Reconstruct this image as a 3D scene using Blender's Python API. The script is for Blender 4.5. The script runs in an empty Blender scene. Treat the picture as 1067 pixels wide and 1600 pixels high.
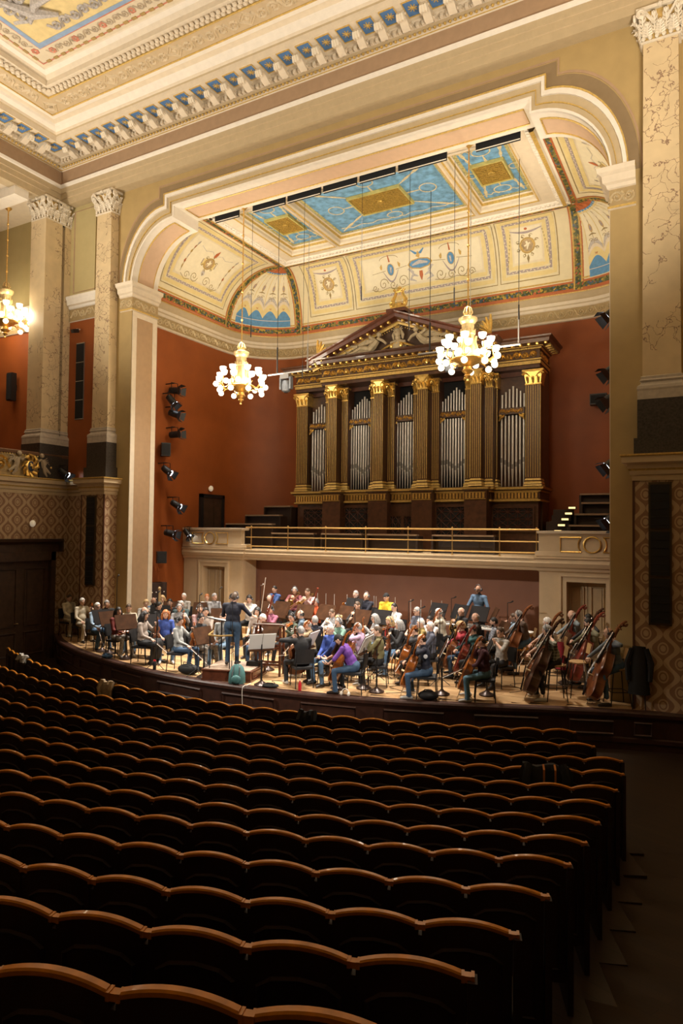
import bpy, math, random
import numpy as np
from mathutils import Vector, Matrix
R_ = random.Random(7)
SC = bpy.context.scene
COL = SC.collection
PI = math.pi

# ------------------------------------------------------------------ camera
cam_d = bpy.data.cameras.new('camera'); cam = bpy.data.objects.new('camera', cam_d); COL.objects.link(cam)
SC.camera = cam
_y, _p, _r = (math.radians(a) for a in (29.122, 1.732, .658))
_f = Vector((-math.sin(_y)*math.cos(_p), math.cos(_y)*math.cos(_p), math.sin(_p)))
_rt = Vector((math.cos(_y), math.sin(_y), 0)); _up = _rt.cross(_f)
_x = _rt*math.cos(_r)+_up*math.sin(_r); _u = -_rt*math.sin(_r)+_up*math.cos(_r)
cam.matrix_world = Matrix(((_x.x, _u.x, -_f.x, 0), (_x.y, _u.y, -_f.y, 0), (_x.z, _u.z, -_f.z, 3.5), (0, 0, 0, 1)))
cam_d.sensor_fit = 'VERTICAL'; cam_d.sensor_height = 36; cam_d.lens = 36*1050.27/1600
cam_d.clip_start = .05; cam_d.clip_end = 200
SC.render.resolution_x, SC.render.resolution_y = 1067, 1600

# ------------------------------------------------------------------ world, lights, exposure
w = bpy.data.worlds.new('world'); SC.world = w; w.use_nodes = True
w.node_tree.nodes['Background'].inputs[0].default_value = (1.0, .8, .6, 1)
w.node_tree.nodes['Background'].inputs[1].default_value = .0
SC.view_settings.view_transform = 'Standard'; SC.view_settings.look = 'None'
SC.view_settings.exposure = 0.0; SC.view_settings.gamma = 1; SC.view_settings.use_curve_mapping = False
SC.cycles.max_bounces = 6; SC.cycles.diffuse_bounces = 3; SC.cycles.glossy_bounces = 2
SC.cycles.transmission_bounces = 3; SC.cycles.transparent_max_bounces = 6
SC.cycles.use_denoising = True; SC.cycles.sample_clamp_indirect = 4; SC.cycles.caustics_reflective = False; SC.cycles.caustics_refractive = False
XC = -9.175; CH_E = 125
def lamp(name, kind, loc, energy, color=(1, .8, .55), aim=None, size=.4, angle=60, blend=.5):
    d = bpy.data.lights.new(name, kind); d.energy = energy; d.color = color
    if kind == 'SPOT': d.spot_size = math.radians(angle); d.spot_blend = blend; d.shadow_soft_size = size
    elif kind == 'POINT': d.shadow_soft_size = size
    elif kind == 'AREA': d.shape = 'DISK'; d.size = size
    o = bpy.data.objects.new(name, d); COL.objects.link(o); o.location = loc
    if aim: o.rotation_euler = (Vector(aim)-Vector(loc)).to_track_quat('-Z', 'Y').to_euler()
    return o
WARM = (1, .87, .70); NEUT = (1, .91, .80)
# stage work lights hung in the slot behind the proscenium soffit
for i, x in enumerate((-14.0, -11.4, -8.6, -6.0)):
    lamp('stage_light', 'SPOT', (x, 16.9, 13.0), 6800, NEUT, (XC+(x-XC)*.8-.6, 14.6, 0), .35, 50, .6)
for x in (-12.4, -6.6):
    lamp('stage_light_rear', 'SPOT', (x, 17.2, 13.0), 3200, NEUT, (x*.8+XC*.2, 17.6, 0), .35, 40, .7)
# front of house spots on the gallery parapets
for x, tx in ((-19.1, -8.0), (.7, -9.8)):
    lamp('gallery_spot', 'SPOT', (x, 6.0, 8.0), 5600, NEUT, (tx, 15.4, .7), .25, 33, .7)
# uplights on the side galleries and rear gallery wash the hall ceiling
for x, y in ((-19.0, 3.0), (-19.0, 9.0), (.6, 3.0), (.6, 9.0)):
    lamp('gallery_uplight', 'SPOT', (x, y, 8.2), 2200, WARM, (XC+(x-XC)*.35, y+4.0, 16.3), .6, 125, .8)
lamp('gallery_uplight_front', 'SPOT', (-4, 1.0, 9.5), 800, WARM, (-10.5, 15.1, 14.2), .5, 75, .9)
# unseen uplights level with the flown lighting bars wash the painted vault
for x in (-13.2, -5.2):
    lamp('vault_uplight', 'SPOT', (x, 18.2, 8.6), 700, (1, .84, .6), (x, 19.5, 13.6), .4, 130, .8)

# ------------------------------------------------------------------ materials
MATS = {}
def nodes(m):
    m.use_nodes = True
    return m.node_tree.nodes, m.node_tree.links, m.node_tree.nodes['Principled BSDF']
def mat(name, col, rough=.6, metal=0., var=.12, scale=6., bump=0., emit=None, es=1., spec=.5, coat=0.):
    if name in MATS: return MATS[name]
    m = bpy.data.materials.new(name); N, L, b = nodes(m)
    c = (col[0], col[1], col[2], 1)
    b.inputs['Base Color'].default_value = c; b.inputs['Roughness'].default_value = rough; b.inputs['Metallic'].default_value = metal
    b.inputs['Specular IOR Level'].default_value = spec; b.inputs['Coat Weight'].default_value = coat
    if var or bump:
        tc = N.new('ShaderNodeTexCoord'); n = N.new('ShaderNodeTexNoise'); n.inputs['Scale'].default_value = scale; n.inputs['Detail'].default_value = 4
        L.new(tc.outputs['Object'], n.inputs['Vector'])
        if var:
            r = N.new('ShaderNodeValToRGB'); e = r.color_ramp.elements
            e[0].position = .3; e[1].position = .7
            e[0].color = tuple(v*(1-var) for v in col[:3])+(1,); e[1].color = tuple(min(1, v*(1+var)) for v in col[:3])+(1,)
            L.new(n.outputs['Fac'], r.inputs['Fac']); L.new(r.outputs['Color'], b.inputs['Base Color'])
        if bump:
            bp = N.new('ShaderNodeBump'); bp.inputs['Strength'].default_value = bump; bp.inputs['Distance'].default_value = .02
            L.new(n.outputs['Fac'], bp.inputs['Height']); L.new(bp.outputs['Normal'], b.inputs['Normal'])
    if emit: b.inputs['Emission Color'].default_value = (*emit, 1); b.inputs['Emission Strength'].default_value = es
    MATS[name] = m; return m
def mathn(N, L, op, a, b=None, c=None):
    n = N.new('ShaderNodeMath'); n.operation = op
    for i, v in enumerate((a, b, c)):
        if v is None: continue
        if isinstance(v, (int, float)): n.inputs[i].default_value = v
        else: L.new(v, n.inputs[i])
    return n.outputs[0]
def mixc(N, L, f, a, b):
    n = N.new('ShaderNodeMix'); n.data_type = 'RGBA'
    for s, v in ((0, f), (6, a), (7, b)):
        if isinstance(v, tuple): n.inputs[s].default_value = (*v[:3], 1)
        elif isinstance(v, (int, float)): n.inputs[s].default_value = v
        else: L.new(v, n.inputs[s])
    return n.outputs[2]
def marble(name, base, vein, scale=1.3):
    m = bpy.data.materials.new(name); N, L, b = nodes(m); MATS[name] = m
    tc = N.new('ShaderNodeTexCoord'); nz = N.new('ShaderNodeTexNoise'); nz.inputs['Scale'].default_value = 2.2; nz.inputs['Detail'].default_value = 8
    L.new(tc.outputs['Object'], nz.inputs['Vector'])
    ad = N.new('ShaderNodeVectorMath'); ad.operation = 'ADD'; L.new(tc.outputs['Object'], ad.inputs[0]); L.new(nz.outputs['Color'], ad.inputs[1])
    v = N.new('ShaderNodeTexVoronoi'); v.feature = 'DISTANCE_TO_EDGE'; v.inputs['Scale'].default_value = scale*2.4; L.new(ad.outputs[0], v.inputs['Vector'])
    n2 = N.new('ShaderNodeTexNoise'); n2.inputs['Scale'].default_value = 1.1; L.new(tc.outputs['Object'], n2.inputs['Vector'])
    lt = mathn(N, L, 'LESS_THAN', v.outputs['Distance'], .022)
    gate = mathn(N, L, 'GREATER_THAN', n2.outputs['Fac'], .50)
    f = mathn(N, L, 'MULTIPLY', lt, gate)
    n3 = N.new('ShaderNodeTexNoise'); n3.inputs['Scale'].default_value = 3; L.new(tc.outputs['Object'], n3.inputs['Vector'])
    c0 = mixc(N, L, n3.outputs['Fac'], tuple(x*.82 for x in base), tuple(min(1, x*1.15) for x in base))
    L.new(mixc(N, L, f, c0, vein), b.inputs['Base Color']); b.inputs['Roughness'].default_value = .28
    return m
def wallpaper(name, light, dark, su=.62, sv=.56):
    """ogee damask: wavy stripes that open and close around roundels (U along the wall, V up, both in metres)"""
    m = bpy.data.materials.new(name); N, L, b = nodes(m); MATS[name] = m
    uv = N.new('ShaderNodeUVMap'); sp = N.new('ShaderNodeSeparateXYZ'); L.new(uv.outputs[0], sp.inputs[0])
    u = mathn(N, L, 'DIVIDE', sp.outputs[0], su); v = mathn(N, L, 'DIVIDE', sp.outputs[1], sv)
    s = mathn(N, L, 'MULTIPLY', mathn(N, L, 'SINE', mathn(N, L, 'MULTIPLY', v, 2*PI)), .16)
    def stripe(off, sg):
        a = mathn(N, L, 'ADD', mathn(N, L, 'ADD', u, off), mathn(N, L, 'MULTIPLY', s, sg))
        fr = mathn(N, L, 'ABSOLUTE', mathn(N, L, 'SUBTRACT', mathn(N, L, 'FRACT', a), .5))
        return mathn(N, L, 'LESS_THAN', fr, .085)
    st = mathn(N, L, 'MAXIMUM', stripe(.25, 1.), stripe(.75, -1.))
    def disc(ou, ov, r):
        du = mathn(N, L, 'MULTIPLY', mathn(N, L, 'SUBTRACT', mathn(N, L, 'FRACT', mathn(N, L, 'ADD', u, ou)), .5), su)
        dv = mathn(N, L, 'MULTIPLY', mathn(N, L, 'SUBTRACT', mathn(N, L, 'FRACT', mathn(N, L, 'ADD', v, ov)), .5), sv*.8)
        d = mathn(N, L, 'SQRT', mathn(N, L, 'ADD', mathn(N, L, 'POWER', du, 2.), mathn(N, L, 'POWER', dv, 2.)))
        a = mathn(N, L, 'LESS_THAN', d, r); bb = mathn(N, L, 'GREATER_THAN', mathn(N, L, 'ABSOLUTE', mathn(N, L, 'SUBTRACT', d, r*.62)), r*.12)
        return mathn(N, L, 'MULTIPLY', a, bb)
    f = st
    for q in (disc(0, .25, .10), disc(.5, .75, .10)): f = mathn(N, L, 'MAXIMUM', f, q)
    nz = N.new('ShaderNodeTexNoise'); nz.inputs['Scale'].default_value = 60; L.new(uv.outputs[0], nz.inputs['Vector'])
    f2 = mathn(N, L, 'MULTIPLY', f, mathn(N, L, 'ADD', .72, mathn(N, L, 'MULTIPLY', nz.outputs['Fac'], .5)))
    L.new(mixc(N, L, f2, dark, light), b.inputs['Base Color']); b.inputs['Roughness'].default_value = .55
    return m
def planks(name, c0, c1, wx=.14, ln=1.6, rough=.35, ang=0.):
    m = bpy.data.materials.new(name); N, L, b = nodes(m); MATS[name] = m
    tc = N.new('ShaderNodeTexCoord'); mp = N.new('ShaderNodeMapping'); mp.inputs['Rotation'].default_value = (0, 0, ang); L.new(tc.outputs['Object'], mp.inputs[0])
    br = N.new('ShaderNodeTexBrick'); L.new(mp.outputs[0], br.inputs['Vector']); br.inputs['Scale'].default_value = 1
    br.inputs['Brick Width'].default_value = ln; br.inputs['Row Height'].default_value = wx; br.inputs['Mortar Size'].default_value = .004
    br.inputs['Color1'].default_value = (*c0, 1); br.inputs['Color2'].default_value = (*c1, 1); br.inputs['Mortar'].default_value = (*(x*.25 for x in c0), 1)
    n = N.new('ShaderNodeTexNoise'); n.inputs['Scale'].default_value = 1; n.inputs['Detail'].default_value = 5
    m2 = N.new('ShaderNodeMapping'); m2.inputs['Scale'].default_value = (2, 22, 2); L.new(mp.outputs[0], m2.inputs[0]); L.new(m2.outputs[0], n.inputs['Vector'])
    mx = N.new('ShaderNodeMix'); mx.data_type = 'RGBA'; mx.blend_type = 'MULTIPLY'; mx.inputs[0].default_value = .55
    L.new(br.outputs['Color'], mx.inputs[6]); rr = N.new('ShaderNodeValToRGB'); rr.color_ramp.elements[0].color = (.45, .4, .35, 1); rr.color_ramp.elements[1].color = (1.3, 1.25, 1.2, 1)
    L.new(n.outputs['Fac'], rr.inputs[0]); L.new(rr.outputs[0], mx.inputs[7]); L.new(mx.outputs[2], b.inputs['Base Color']); b.inputs['Roughness'].default_value = rough
    return m
CREAM = mat('plaster_cream', (.74, .64, .49), .6, var=.05)
WHITE = mat('plaster_white', (.84, .78, .68), .55, var=.04)
TAN = mat('plaster_tan', (.52, .41, .25), .6, var=.05)
BROWN = mat('plaster_brown', (.42, .28, .17), .65, var=.05)
SAND = mat('plaster_sand', (.58, .45, .28), .6, var=.05)
PEACH = mat('plaster_peach', (.66, .46, .31), .6, var=.04)
OLIVE = mat('wall_olive', (.45, .32, .135), .65, var=.05, scale=3)
RED = mat('wall_red', (.31, .078, .014), .55, var=.10, scale=1.5)
PLUM = mat('wall_plum', (.26, .12, .075), .6, var=.06, scale=2)
GOLD = mat('gilding', (.86, .56, .16), .32, .85, var=.2, scale=14)
GOLDP = mat('gold_paint', (.62, .42, .12), .45, .2, var=.2, scale=20)
STONE = mat('base_marble', (.52, .46, .38), .4, var=.12, scale=9)
DARKST = mat('plinth_granite', (.045, .038, .032), .45, var=.45, scale=26)
MARBLE = marble('yellow_marble', (.70, .55, .33), (.30, .19, .12))
PAPER = wallpaper('wallpaper_damask', (.50, .36, .22), (.27, .15, .08))
OAK = mat('organ_oak', (.075, .030, .014), .38, var=.3, scale=9, coat=.2)
DOORW = mat('door_wood', (.055, .030, .018), .45, var=.3, scale=7)
BLACK = mat('black_metal', (.012, .012, .013), .45, var=0)
BLACKM = mat('black_cloth', (.008, .008, .009), .8, var=.2)
BRASS = mat('brass', (.80, .55, .22), .28, .9, var=.1)
STEEL = mat('steel', (.55, .56, .58), .3, .9, var=0)
BENCH = mat('bench_dark', (.03, .016, .010), .45, var=.2)
LEDGE = mat('bench_top', (.30, .20, .12), .4, var=.15)
BLUEP = mat('paint_blue', (.10, .27, .50), .6, var=.15, scale=10)
FLOORW = planks('stage_boards', (.64, .43, .23), (.52, .32, .16), .13, 1.9, .33, .0)
HALLW = planks('hall_floorboards', (.040, .024, .013), (.028, .017, .010), .15, 2.4, .38, .35)
PODIUMT = mat('podium_carpet', (.30, .22, .16), .8, var=.2, scale=40)
REDWOOD = mat('mahogany', (.10, .030, .014), .35, var=.3, scale=8, coat=.3)

# ------------------------------------------------------------------ mesh helpers
class MB:
    def __init__(s): s.v = []; s.f = []; s.m = []; s.uv = None
    def add(s, v, f, mi=0):
        o = len(s.v); s.v.extend(v); s.f.extend([tuple(i+o for i in q) for q in f]); s.m.extend([mi]*len(f)); return s
    def box(s, x0, x1, y0, y1, z0, z1, mi=0):
        return s.add([(x0, y0, z0), (x1, y0, z0), (x1, y1, z0), (x0, y1, z0), (x0, y0, z1), (x1, y0, z1), (x1, y1, z1), (x0, y1, z1)],
                     [(0, 3, 2, 1), (4, 5, 6, 7), (0, 1, 5, 4), (1, 2, 6, 5), (2, 3, 7, 6), (3, 0, 4, 7)], mi)
    def obox(s, c, sz, M=None, mi=0, taper=1.):
        v = []
        for z in (-.5, .5):
            k = 1 if z < 0 else taper
            for x, y in ((-.5, -.5), (.5, -.5), (.5, .5), (-.5, .5)):
                q = Vector((x*sz[0]*k, y*sz[1]*k, z*sz[2]))
                if M is not None: q = M @ q
                v.append((q.x+c[0], q.y+c[1], q.z+c[2]))
        return s.add(v, [(0, 3, 2, 1), (4, 5, 6, 7), (0, 1, 5, 4), (1, 2, 6, 5), (2, 3, 7, 6), (3, 0, 4, 7)], mi)
    def tube(s, pts, rad, n=8, mi=0, cap=True, closed=False, flat=1.):
        P = [Vector(p) for p in pts]; k = len(P)
        if not hasattr(rad, '__len__'): rad = [rad]*k
        v = []; f = []; prev = None
        for i in range(k):
            if closed: t = P[(i+1) % k]-P[i-1]
            else: t = P[min(i+1, k-1)]-P[max(i-1, 0)]
            if t.length < 1e-9: t = Vector((0, 0, 1))
            t.normalize()
            a = prev if prev is not None else (Vector((0, 0, 1)) if abs(t.z) < .9 else Vector((0, 1, 0)))
            b = t.cross(a)
            if b.length < 1e-6: b = t.cross(Vector((1, 0, 0)))
            b.normalize(); a = b.cross(t).normalized(); prev = a
            for j in range(n):
                th = 2*PI*j/n; q = P[i]+(b*math.cos(th)+a*math.sin(th)*flat)*rad[i]; v.append(tuple(q))
        m = k if closed else k-1
        for i in range(m):
            for j in range(n):
                i2 = (i+1) % k; f.append((i*n+j, i*n+(j+1) % n, i2*n+(j+1) % n, i2*n+j))
        if cap and not closed: f.append(tuple(range(n-1, -1, -1))); f.append(tuple((k-1)*n+j for j in range(n)))
        return s.add(v, f, mi)
    def lathe(s, prof, n=16, c=(0, 0, 0), mi=0, M=None):
        v = []; f = []
        for r, z in prof:
            for j in range(n):
                q = Vector((r*math.cos(2*PI*j/n), r*math.sin(2*PI*j/n), z))
                if M is not None: q = M @ q
                v.append((q.x+c[0], q.y+c[1], q.z+c[2]))
        for i in range(len(prof)-1):
            for j in range(n): f.append((i*n+j, i*n+(j+1) % n, (i+1)*n+(j+1) % n, (i+1)*n+j))
        f.append(tuple(range(n-1, -1, -1))); k = len(prof)-1; f.append(tuple(k*n+j for j in range(n)))
        return s.add(v, f, mi)
    def ell(s, c, r, M=None, nu=8, nv=6, mi=0):
        v = []; f = []
        if not hasattr(r, '__len__'): r = (r, r, r)
        for i in range(nv+1):
            ph = PI*i/nv-PI/2
            for j in range(nu):
                th = 2*PI*j/nu; rr = max(math.cos(ph), .001)
                q = Vector((r[0]*rr*math.cos(th), r[1]*rr*math.sin(th), r[2]*math.sin(ph)))
                if M is not None: q = M @ q
                v.append((q.x+c[0], q.y+c[1], q.z+c[2]))
        for i in range(nv):
            for j in range(nu): f.append((i*nu+j, i*nu+(j+1) % nu, (i+1)*nu+(j+1) % nu, (i+1)*nu+j))
        f.append(tuple(range(nu-1, -1, -1))); f.append(tuple(nv*nu+j for j in range(nu)))
        return s.add(v, f, mi)
    def prism(s, poly, fn, d, mi=0):
        """poly 2D outline (counter-clockwise), fn(u, v, w) -> point; extruded from w=0 to w=d"""
        n = len(poly); v = [tuple(fn(u, q, 0)) for u, q in poly]+[tuple(fn(u, q, d)) for u, q in poly]
        return s.add(v, [tuple(range(n-1, -1, -1)), tuple(range(n, 2*n))]+[(i, (i+1) % n, n+(i+1) % n, n+i) for i in range(n)], mi)
    def grid(s, fn, us, vs, mi=0, wrap=False):
        nu, nv = len(us), len(vs); v = [tuple(fn(u, q)) for q in vs for u in us]; f = []
        for j in range(nv-1):
            for i in range(nu-1 if not wrap else nu): f.append((j*nu+i, j*nu+(i+1) % nu, (j+1)*nu+(i+1) % nu, (j+1)*nu+i))
        return s.add(v, f, mi)
    def mould(s, path, prof, mi=0, closed=False):
        """moulding: prof = [(out, z)...] swept along the plan polyline path, out = to the left of travel, mitred"""
        P = [Vector((p[0], p[1])) for p in path]; k = len(P); v = []; n = len(prof)
        for i in range(k):
            d1 = (P[i]-P[i-1]) if (i or closed) else (P[1]-P[0]); d2 = (P[(i+1) % k]-P[i]) if (i < k-1 or closed) else d1
            n1 = Vector((-d1.y, d1.x)).normalized(); n2 = Vector((-d2.y, d2.x)).normalized()
            b = (n1+n2); b = b/max(b.dot(n1), .2) if b.length > 1e-6 else n1
            for o, z in prof: q = P[i]+b*o; v.append((q.x, q.y, z))
        f = []; mm = mi if hasattr(mi, '__len__') else None; o0 = len(s.v)
        s.v.extend(v)
        for i in range(k if closed else k-1):
            i2 = (i+1) % k
            for j in range(n-1):
                s.f.append((o0+i*n+j, o0+i*n+j+1, o0+i2*n+j+1, o0+i2*n+j)); s.m.append(mm[j] if mm else mi)
        return s
    def mesh(s, name, mats, smooth=False):
        me = bpy.data.meshes.new(name); me.from_pydata([tuple(q) for q in s.v], [], s.f)
        for m in (mats if isinstance(mats, (list, tuple)) else [mats]): me.materials.append(m)
        if any(s.m): me.polygons.foreach_set('material_index', s.m)
        if smooth: me.polygons.foreach_set('use_smooth', [True]*len(s.f)); me.set_sharp_from_angle(angle=math.radians(38))
        if s.uv: me.uv_layers.new(name='UVMap').data.foreach_set('uv', [c for q in s.uv for c in q])
        me.update(); return me
def link(name, me, parent=None, loc=None, **kw):
    o = bpy.data.objects.new(name, me); COL.objects.link(o)
    if parent: o.parent = parent
    if loc: o.location = loc
    for k, q in kw.items(): o[k] = q
    return o
def obj(name, mb, mats, parent=None, smooth=False, loc=None, **kw): return link(name, mb.mesh(name, mats, smooth), parent, loc, **kw)
def struct(name, mb, mats, parent=None, smooth=False, **kw):
    return obj(name, mb, mats, parent, smooth, kind='structure', **kw) if not parent else obj(name, mb, mats, parent, smooth, **kw)
def thing(name, label, cat, loc=(0, 0, 0), rz=0., group=None):
    o = bpy.data.objects.new(name, None); COL.objects.link(o); o.location = loc; o.rotation_euler = (0, 0, rz); o.empty_display_size = .1
    o['label'] = label; o['category'] = cat
    if group: o['group'] = group
    return o
def tag(o, label, cat, group=None):
    o['label'] = label; o['category'] = cat
    if group: o['group'] = group
    return o
def dup(root, name=None):
    r = root.copy(); COL.objects.link(r)
    for ch in root.children:
        c = ch.copy(); COL.objects.link(c); c.parent = r
        for g in ch.children: d = g.copy(); COL.objects.link(d); d.parent = c
    return r
def quadwall(name, a, b, z0, z1, m, uvwall=True, holes=(), parent=None, **kw):
    """flat wall from plan point a to b (metres), with rectangular holes (u0,u1,z0,z1); UV in metres"""
    a = Vector((*a, 0)); b = Vector((*b, 0)); Ln = (b-a).length; d = (b-a)/Ln
    us = sorted({0, Ln, *[h[0] for h in holes], *[h[1] for h in holes]}); zs = sorted({z0, z1, *[h[2] for h in holes], *[h[3] for h in holes]})
    mb = MB(); mb.uv = []
    for i in range(len(us)-1):
        for j in range(len(zs)-1):
            uc, zc = (us[i]+us[i+1])/2, (zs[j]+zs[j+1])/2
            if any(h[0] < uc < h[1] and h[2] < zc < h[3] for h in holes): continue
            q = [(us[i], zs[j]), (us[i+1], zs[j]), (us[i+1], zs[j+1]), (us[i], zs[j+1])]
            mb.add([(a.x+d.x*u, a.y+d.y*u, z) for u, z in q], [(0, 1, 2, 3)]); mb.uv += q
    return struct(name, mb, m, parent, **kw) if not parent else obj(name, mb, m, parent, **kw)
# ------------------------------------------------------------------ setting: hall shell
ZF = -.75
def arc(cx, cz, rx, rz, a0, a1, n): return [(cx+rx*math.cos(a0+(a1-a0)*i/n), cz+rz*math.sin(a0+(a1-a0)*i/n)) for i in range(n+1)]
# opening of the proscenium, left spring to right spring (x relative to centre)
def opening(o):
    """o = how far outside the inner edge, 0 .. .36"""
    hw, st = 7.2+o, 5.46+o; zt, zs = 13.55+o*1.19, 13.20+o*1.19; z0 = 11.35
    L = arc(-st, z0, hw-st, zs-z0, PI, PI/2, 14); Rr = arc(st, z0, hw-st, zs-z0, PI/2, 0, 14)
    return L+[(-st, zt), (st, zt)]+Rr
YW = 15.4; ZA = 14.52
mb = MB(); op = opening(.30)
for i in range(len(op)-1):
    (x0, z0), (x1, z1) = op[i], op[i+1]
    if abs(x1-x0) < 1e-6: continue
    mb.add([(XC+x0, YW, z0), (XC+x1, YW, z1), (XC+x1, YW, ZA), (XC+x0, YW, ZA)], [(0, 1, 2, 3)])
xl = XC-7.5; xr = XC+7.5
mb.box(-19.3, xl, YW, YW+.5, 10.6, ZA); mb.box(xr, 1.3, YW, YW+.5, 10.6, ZA)
wf = struct('wall_front', mb, OLIVE)
# arch mouldings: bands stepping inwards, each a part of the front wall
def archband(name, o0, o1, y0, y1, m):
    mb = MB(); A, B = opening(o0), opening(o1); n = len(A); v = []
    for (ax, az), (bx, bz) in zip(A, B): v += [(XC+ax, y0, az), (XC+ax, y1, az), (XC+bx, y1, bz), (XC+bx, y0, bz)]
    f = []
    for i in range(n-1):
        for j in range(4): f.append((i*4+j, i*4+(j+1) % 4, i*4+4+(j+1) % 4, i*4+4+j))
    mb.add(v, f); obj(name, mb, m, wf, True)
archband('arch_shadow_line', .62, .66, YW-.012, YW, BROWN)
archband('arch_border', .38, .60, YW-.006, YW, mat('plaster_umber', (.27, .19, .10), .65, var=.05))
archband('arch_gilt_bead', .355, .38, YW-.10, YW+.05, GOLDP)
archband('arch_moulding', .27, .355, YW-.08, YW+.05, WHITE)
archband('arch_fascia', .15, .27, YW-.03, YW+.12, TAN)
archband('arch_gilt_line', .135, .15, YW-.05, YW+.12, GOLDP)
archband('arch_fascia', .04, .135, YW-.02, YW+.25, TAN)
archband('arch_edge', .006, .045, YW-.05, YW+.3, WHITE)
# soffit of the arch: white with sunk peach panels
YB = 16.5; mb = MB(); A = opening(0.)
v = []
for x, z in A: v += [(XC+x, YW, z), (XC+x, YB, z)]
mb.add(v, [(i*2, i*2+1, i*2+3, i*2+2) for i in range(len(A)-1)])
v = []
for x, z in A: v += [(XC+x, YB, z), (XC+x*1.0, YB, z+.35)]
mb.add(v, [(i*2, i*2+1, i*2+3, i*2+2) for i in range(len(A)-1)])
so = struct('trim_soffit', mb, WHITE, smooth=True)
def soffit_panel(idx, ya, yb):
    pts = [A[i] for i in idx]; mb = MB(); v = []; gb = MB(); n = len(pts)
    for x, z in pts: v += [(XC+x*.999, ya, z-.012), (XC+x*.999, yb, z-.012)]
    mb.add(v, [(i*2, i*2+1, i*2+3, i*2+2) for i in range(n-1)])
    obj('soffit_panel', mb, PEACH, so, True)
    loop = [(XC+x, ya, z-.02) for x, z in pts]+[(XC+x, yb, z-.02) for x, z in reversed(pts)]
    gb.tube(loop, .022, 5, closed=True); obj('panel_moulding', gb, GOLDP, so)
soffit_panel(range(1, 14), YW+.22, YB-.22); soffit_panel(range(len(A)-14, len(A)-1), YW+.22, YB-.22)
A2 = A; i0 = 15
A = A[:15]+[(-5.25, 13.55), (5.25, 13.55)]+A[17:]
soffit_panel((15, 16), YW+.25, YB-.22)
# piers of the proscenium
def pier(sx, name):
    mb = MB(); x0, x1 = (XC+sx*7.2, XC+sx*8.4)
    mb.box(min(x0, x1), max(x0, x1), YW+.01, YB, ZF, 10.6)
    p = struct(name, mb, OLIVE)
    # reveal panel framed in white on the inner face
    fx = x0-sx*.02
    for a, b, c, d in ((YW+.02, YW+.20, 0, 10.55), (YB-.20, YB, 0, 10.55), (YW+.2, YB-.2, 10.38, 10.55)):
        q = MB().box(min(x0, fx), max(x0, fx), a, b, c, d); obj('reveal_frame', q, CREAM, p)
    q = MB().box(min(x0, x0-sx*.008), max(x0, x0-sx*.008), YW+.2, YB-.2, 0, 10.38); obj('reveal_panel', q, mat('reveal_tan', (.43, .28, .155), .6, var=.05), p)
    # impost capital: necking frieze with scrolls and a cornice, returning round the pier
    path = [(XC+sx*7.72, YW), (x0, YW), (x0, YB+.02)]
    if sx > 0: path = path[::-1]
    sgn = [(o*(-1 if sx < 0 else -1), z) for o, z in ((0, 10.56), (.05, 10.58), (.05, 10.63), (.02, 10.64), (.02, 11.0), (.06, 11.02), (.08, 11.09), (.14, 11.12), (.16, 11.27), (.24, 11.32), (.26, 11.42), (0, 11.43))]
    q = MB(); q.mould(path, [(o, z) for o, z in sgn], [0, 1, 0, 2, 0, 0, 0, 0, 0, 0, 1]); obj('impost', q, [CREAM, GOLDP, mat('frieze_ground', (.40, .29, .14), .6, var=.1)], p, False)
    return p, x0
pL, pLx = pier(-1, 'wall_pier_left'); pR, pRx = pier(1, 'wall_pier_right')
# ---- scroll friezes: rinceaux as raised ribbons
def rib(mb, P, N_, W, h, mi=0):
    """raised ribbon through points P (3D), surface normals N_, half-width W(list or float), height h: three faces"""
    k = len(P); v = []
    for i in range(k):
        t = (P[min(i+1, k-1)]-P[max(i-1, 0)]); t = t.normalized() if t.length > 1e-9 else Vector((1, 0, 0))
        s = t.cross(N_[i]).normalized(); ww = W[i] if hasattr(W, '__len__') else W
        v += [tuple(P[i]+s*ww), tuple(P[i]+N_[i]*h), tuple(P[i]-s*ww)]
    mb.add(v, [q for i in range(k-1) for q in ((i*3, i*3+1, i*3+4, i*3+3), (i*3+1, i*3+2, i*3+5, i*3+4))], mi)
def rinceau(fn, s0, s1, hgt, w, h, mb, mi=0, leaves=True):
    """scrolls along s in [s0,s1]; fn(s,t)->(point, normal), t centred, hgt = band height"""
    n = max(1, round((s1-s0)/(hgt*1.05))); L = (s1-s0)/n
    for i in range(n):
        c = s0+L*(i+.5); sg = 1 if i % 2 == 0 else -1
        ps = []; turns = 1.6; m = 15
        for q in range(m+1):
            a = q/m*turns*2*PI; r = hgt*.43*(1-q/m*.86)
            ps.append((c-math.cos(a)*r*1.0, sg*math.sin(a)*r))
        ps = [(c-L*.5-L*.12, -sg*hgt*.36), (c-L*.47, -sg*hgt*.1)]+ps
        X = [fn(*p) for p in ps]; rib(mb, [x[0] for x in X], [x[1] for x in X], [w*(1-.45*j/len(X)) for j in range(len(X))], h, mi)
        X = fn(c, 0); mb.ell(X[0]+X[1]*h*.5, hgt*.085, nu=6, nv=4, mi=mi)
        if leaves:
            for a, ln in ((.8, .34), (2.3, .3), (3.9, .3)):
                q = [(c-math.cos(a)*hgt*(.26+.5*ln*j), sg*math.sin(a)*hgt*(.26+.35*ln*j)) for j in (0, .5, 1)]
                X = [fn(*p) for p in q]; rib(mb, [x[0] for x in X], [x[1] for x in X], [w*.5, w*1.1, w*.15], h*.8, mi)
FRZ = mat('frieze_relief', (.62, .50, .30), .5, .15, var=.15, scale=20)
def flatfn(o, d, nrm, z): o, d, nrm = Vector(o), Vector(d), Vector(nrm); return lambda s, t: (o+d*s+Vector((0, 0, z+t)), nrm)
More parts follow.
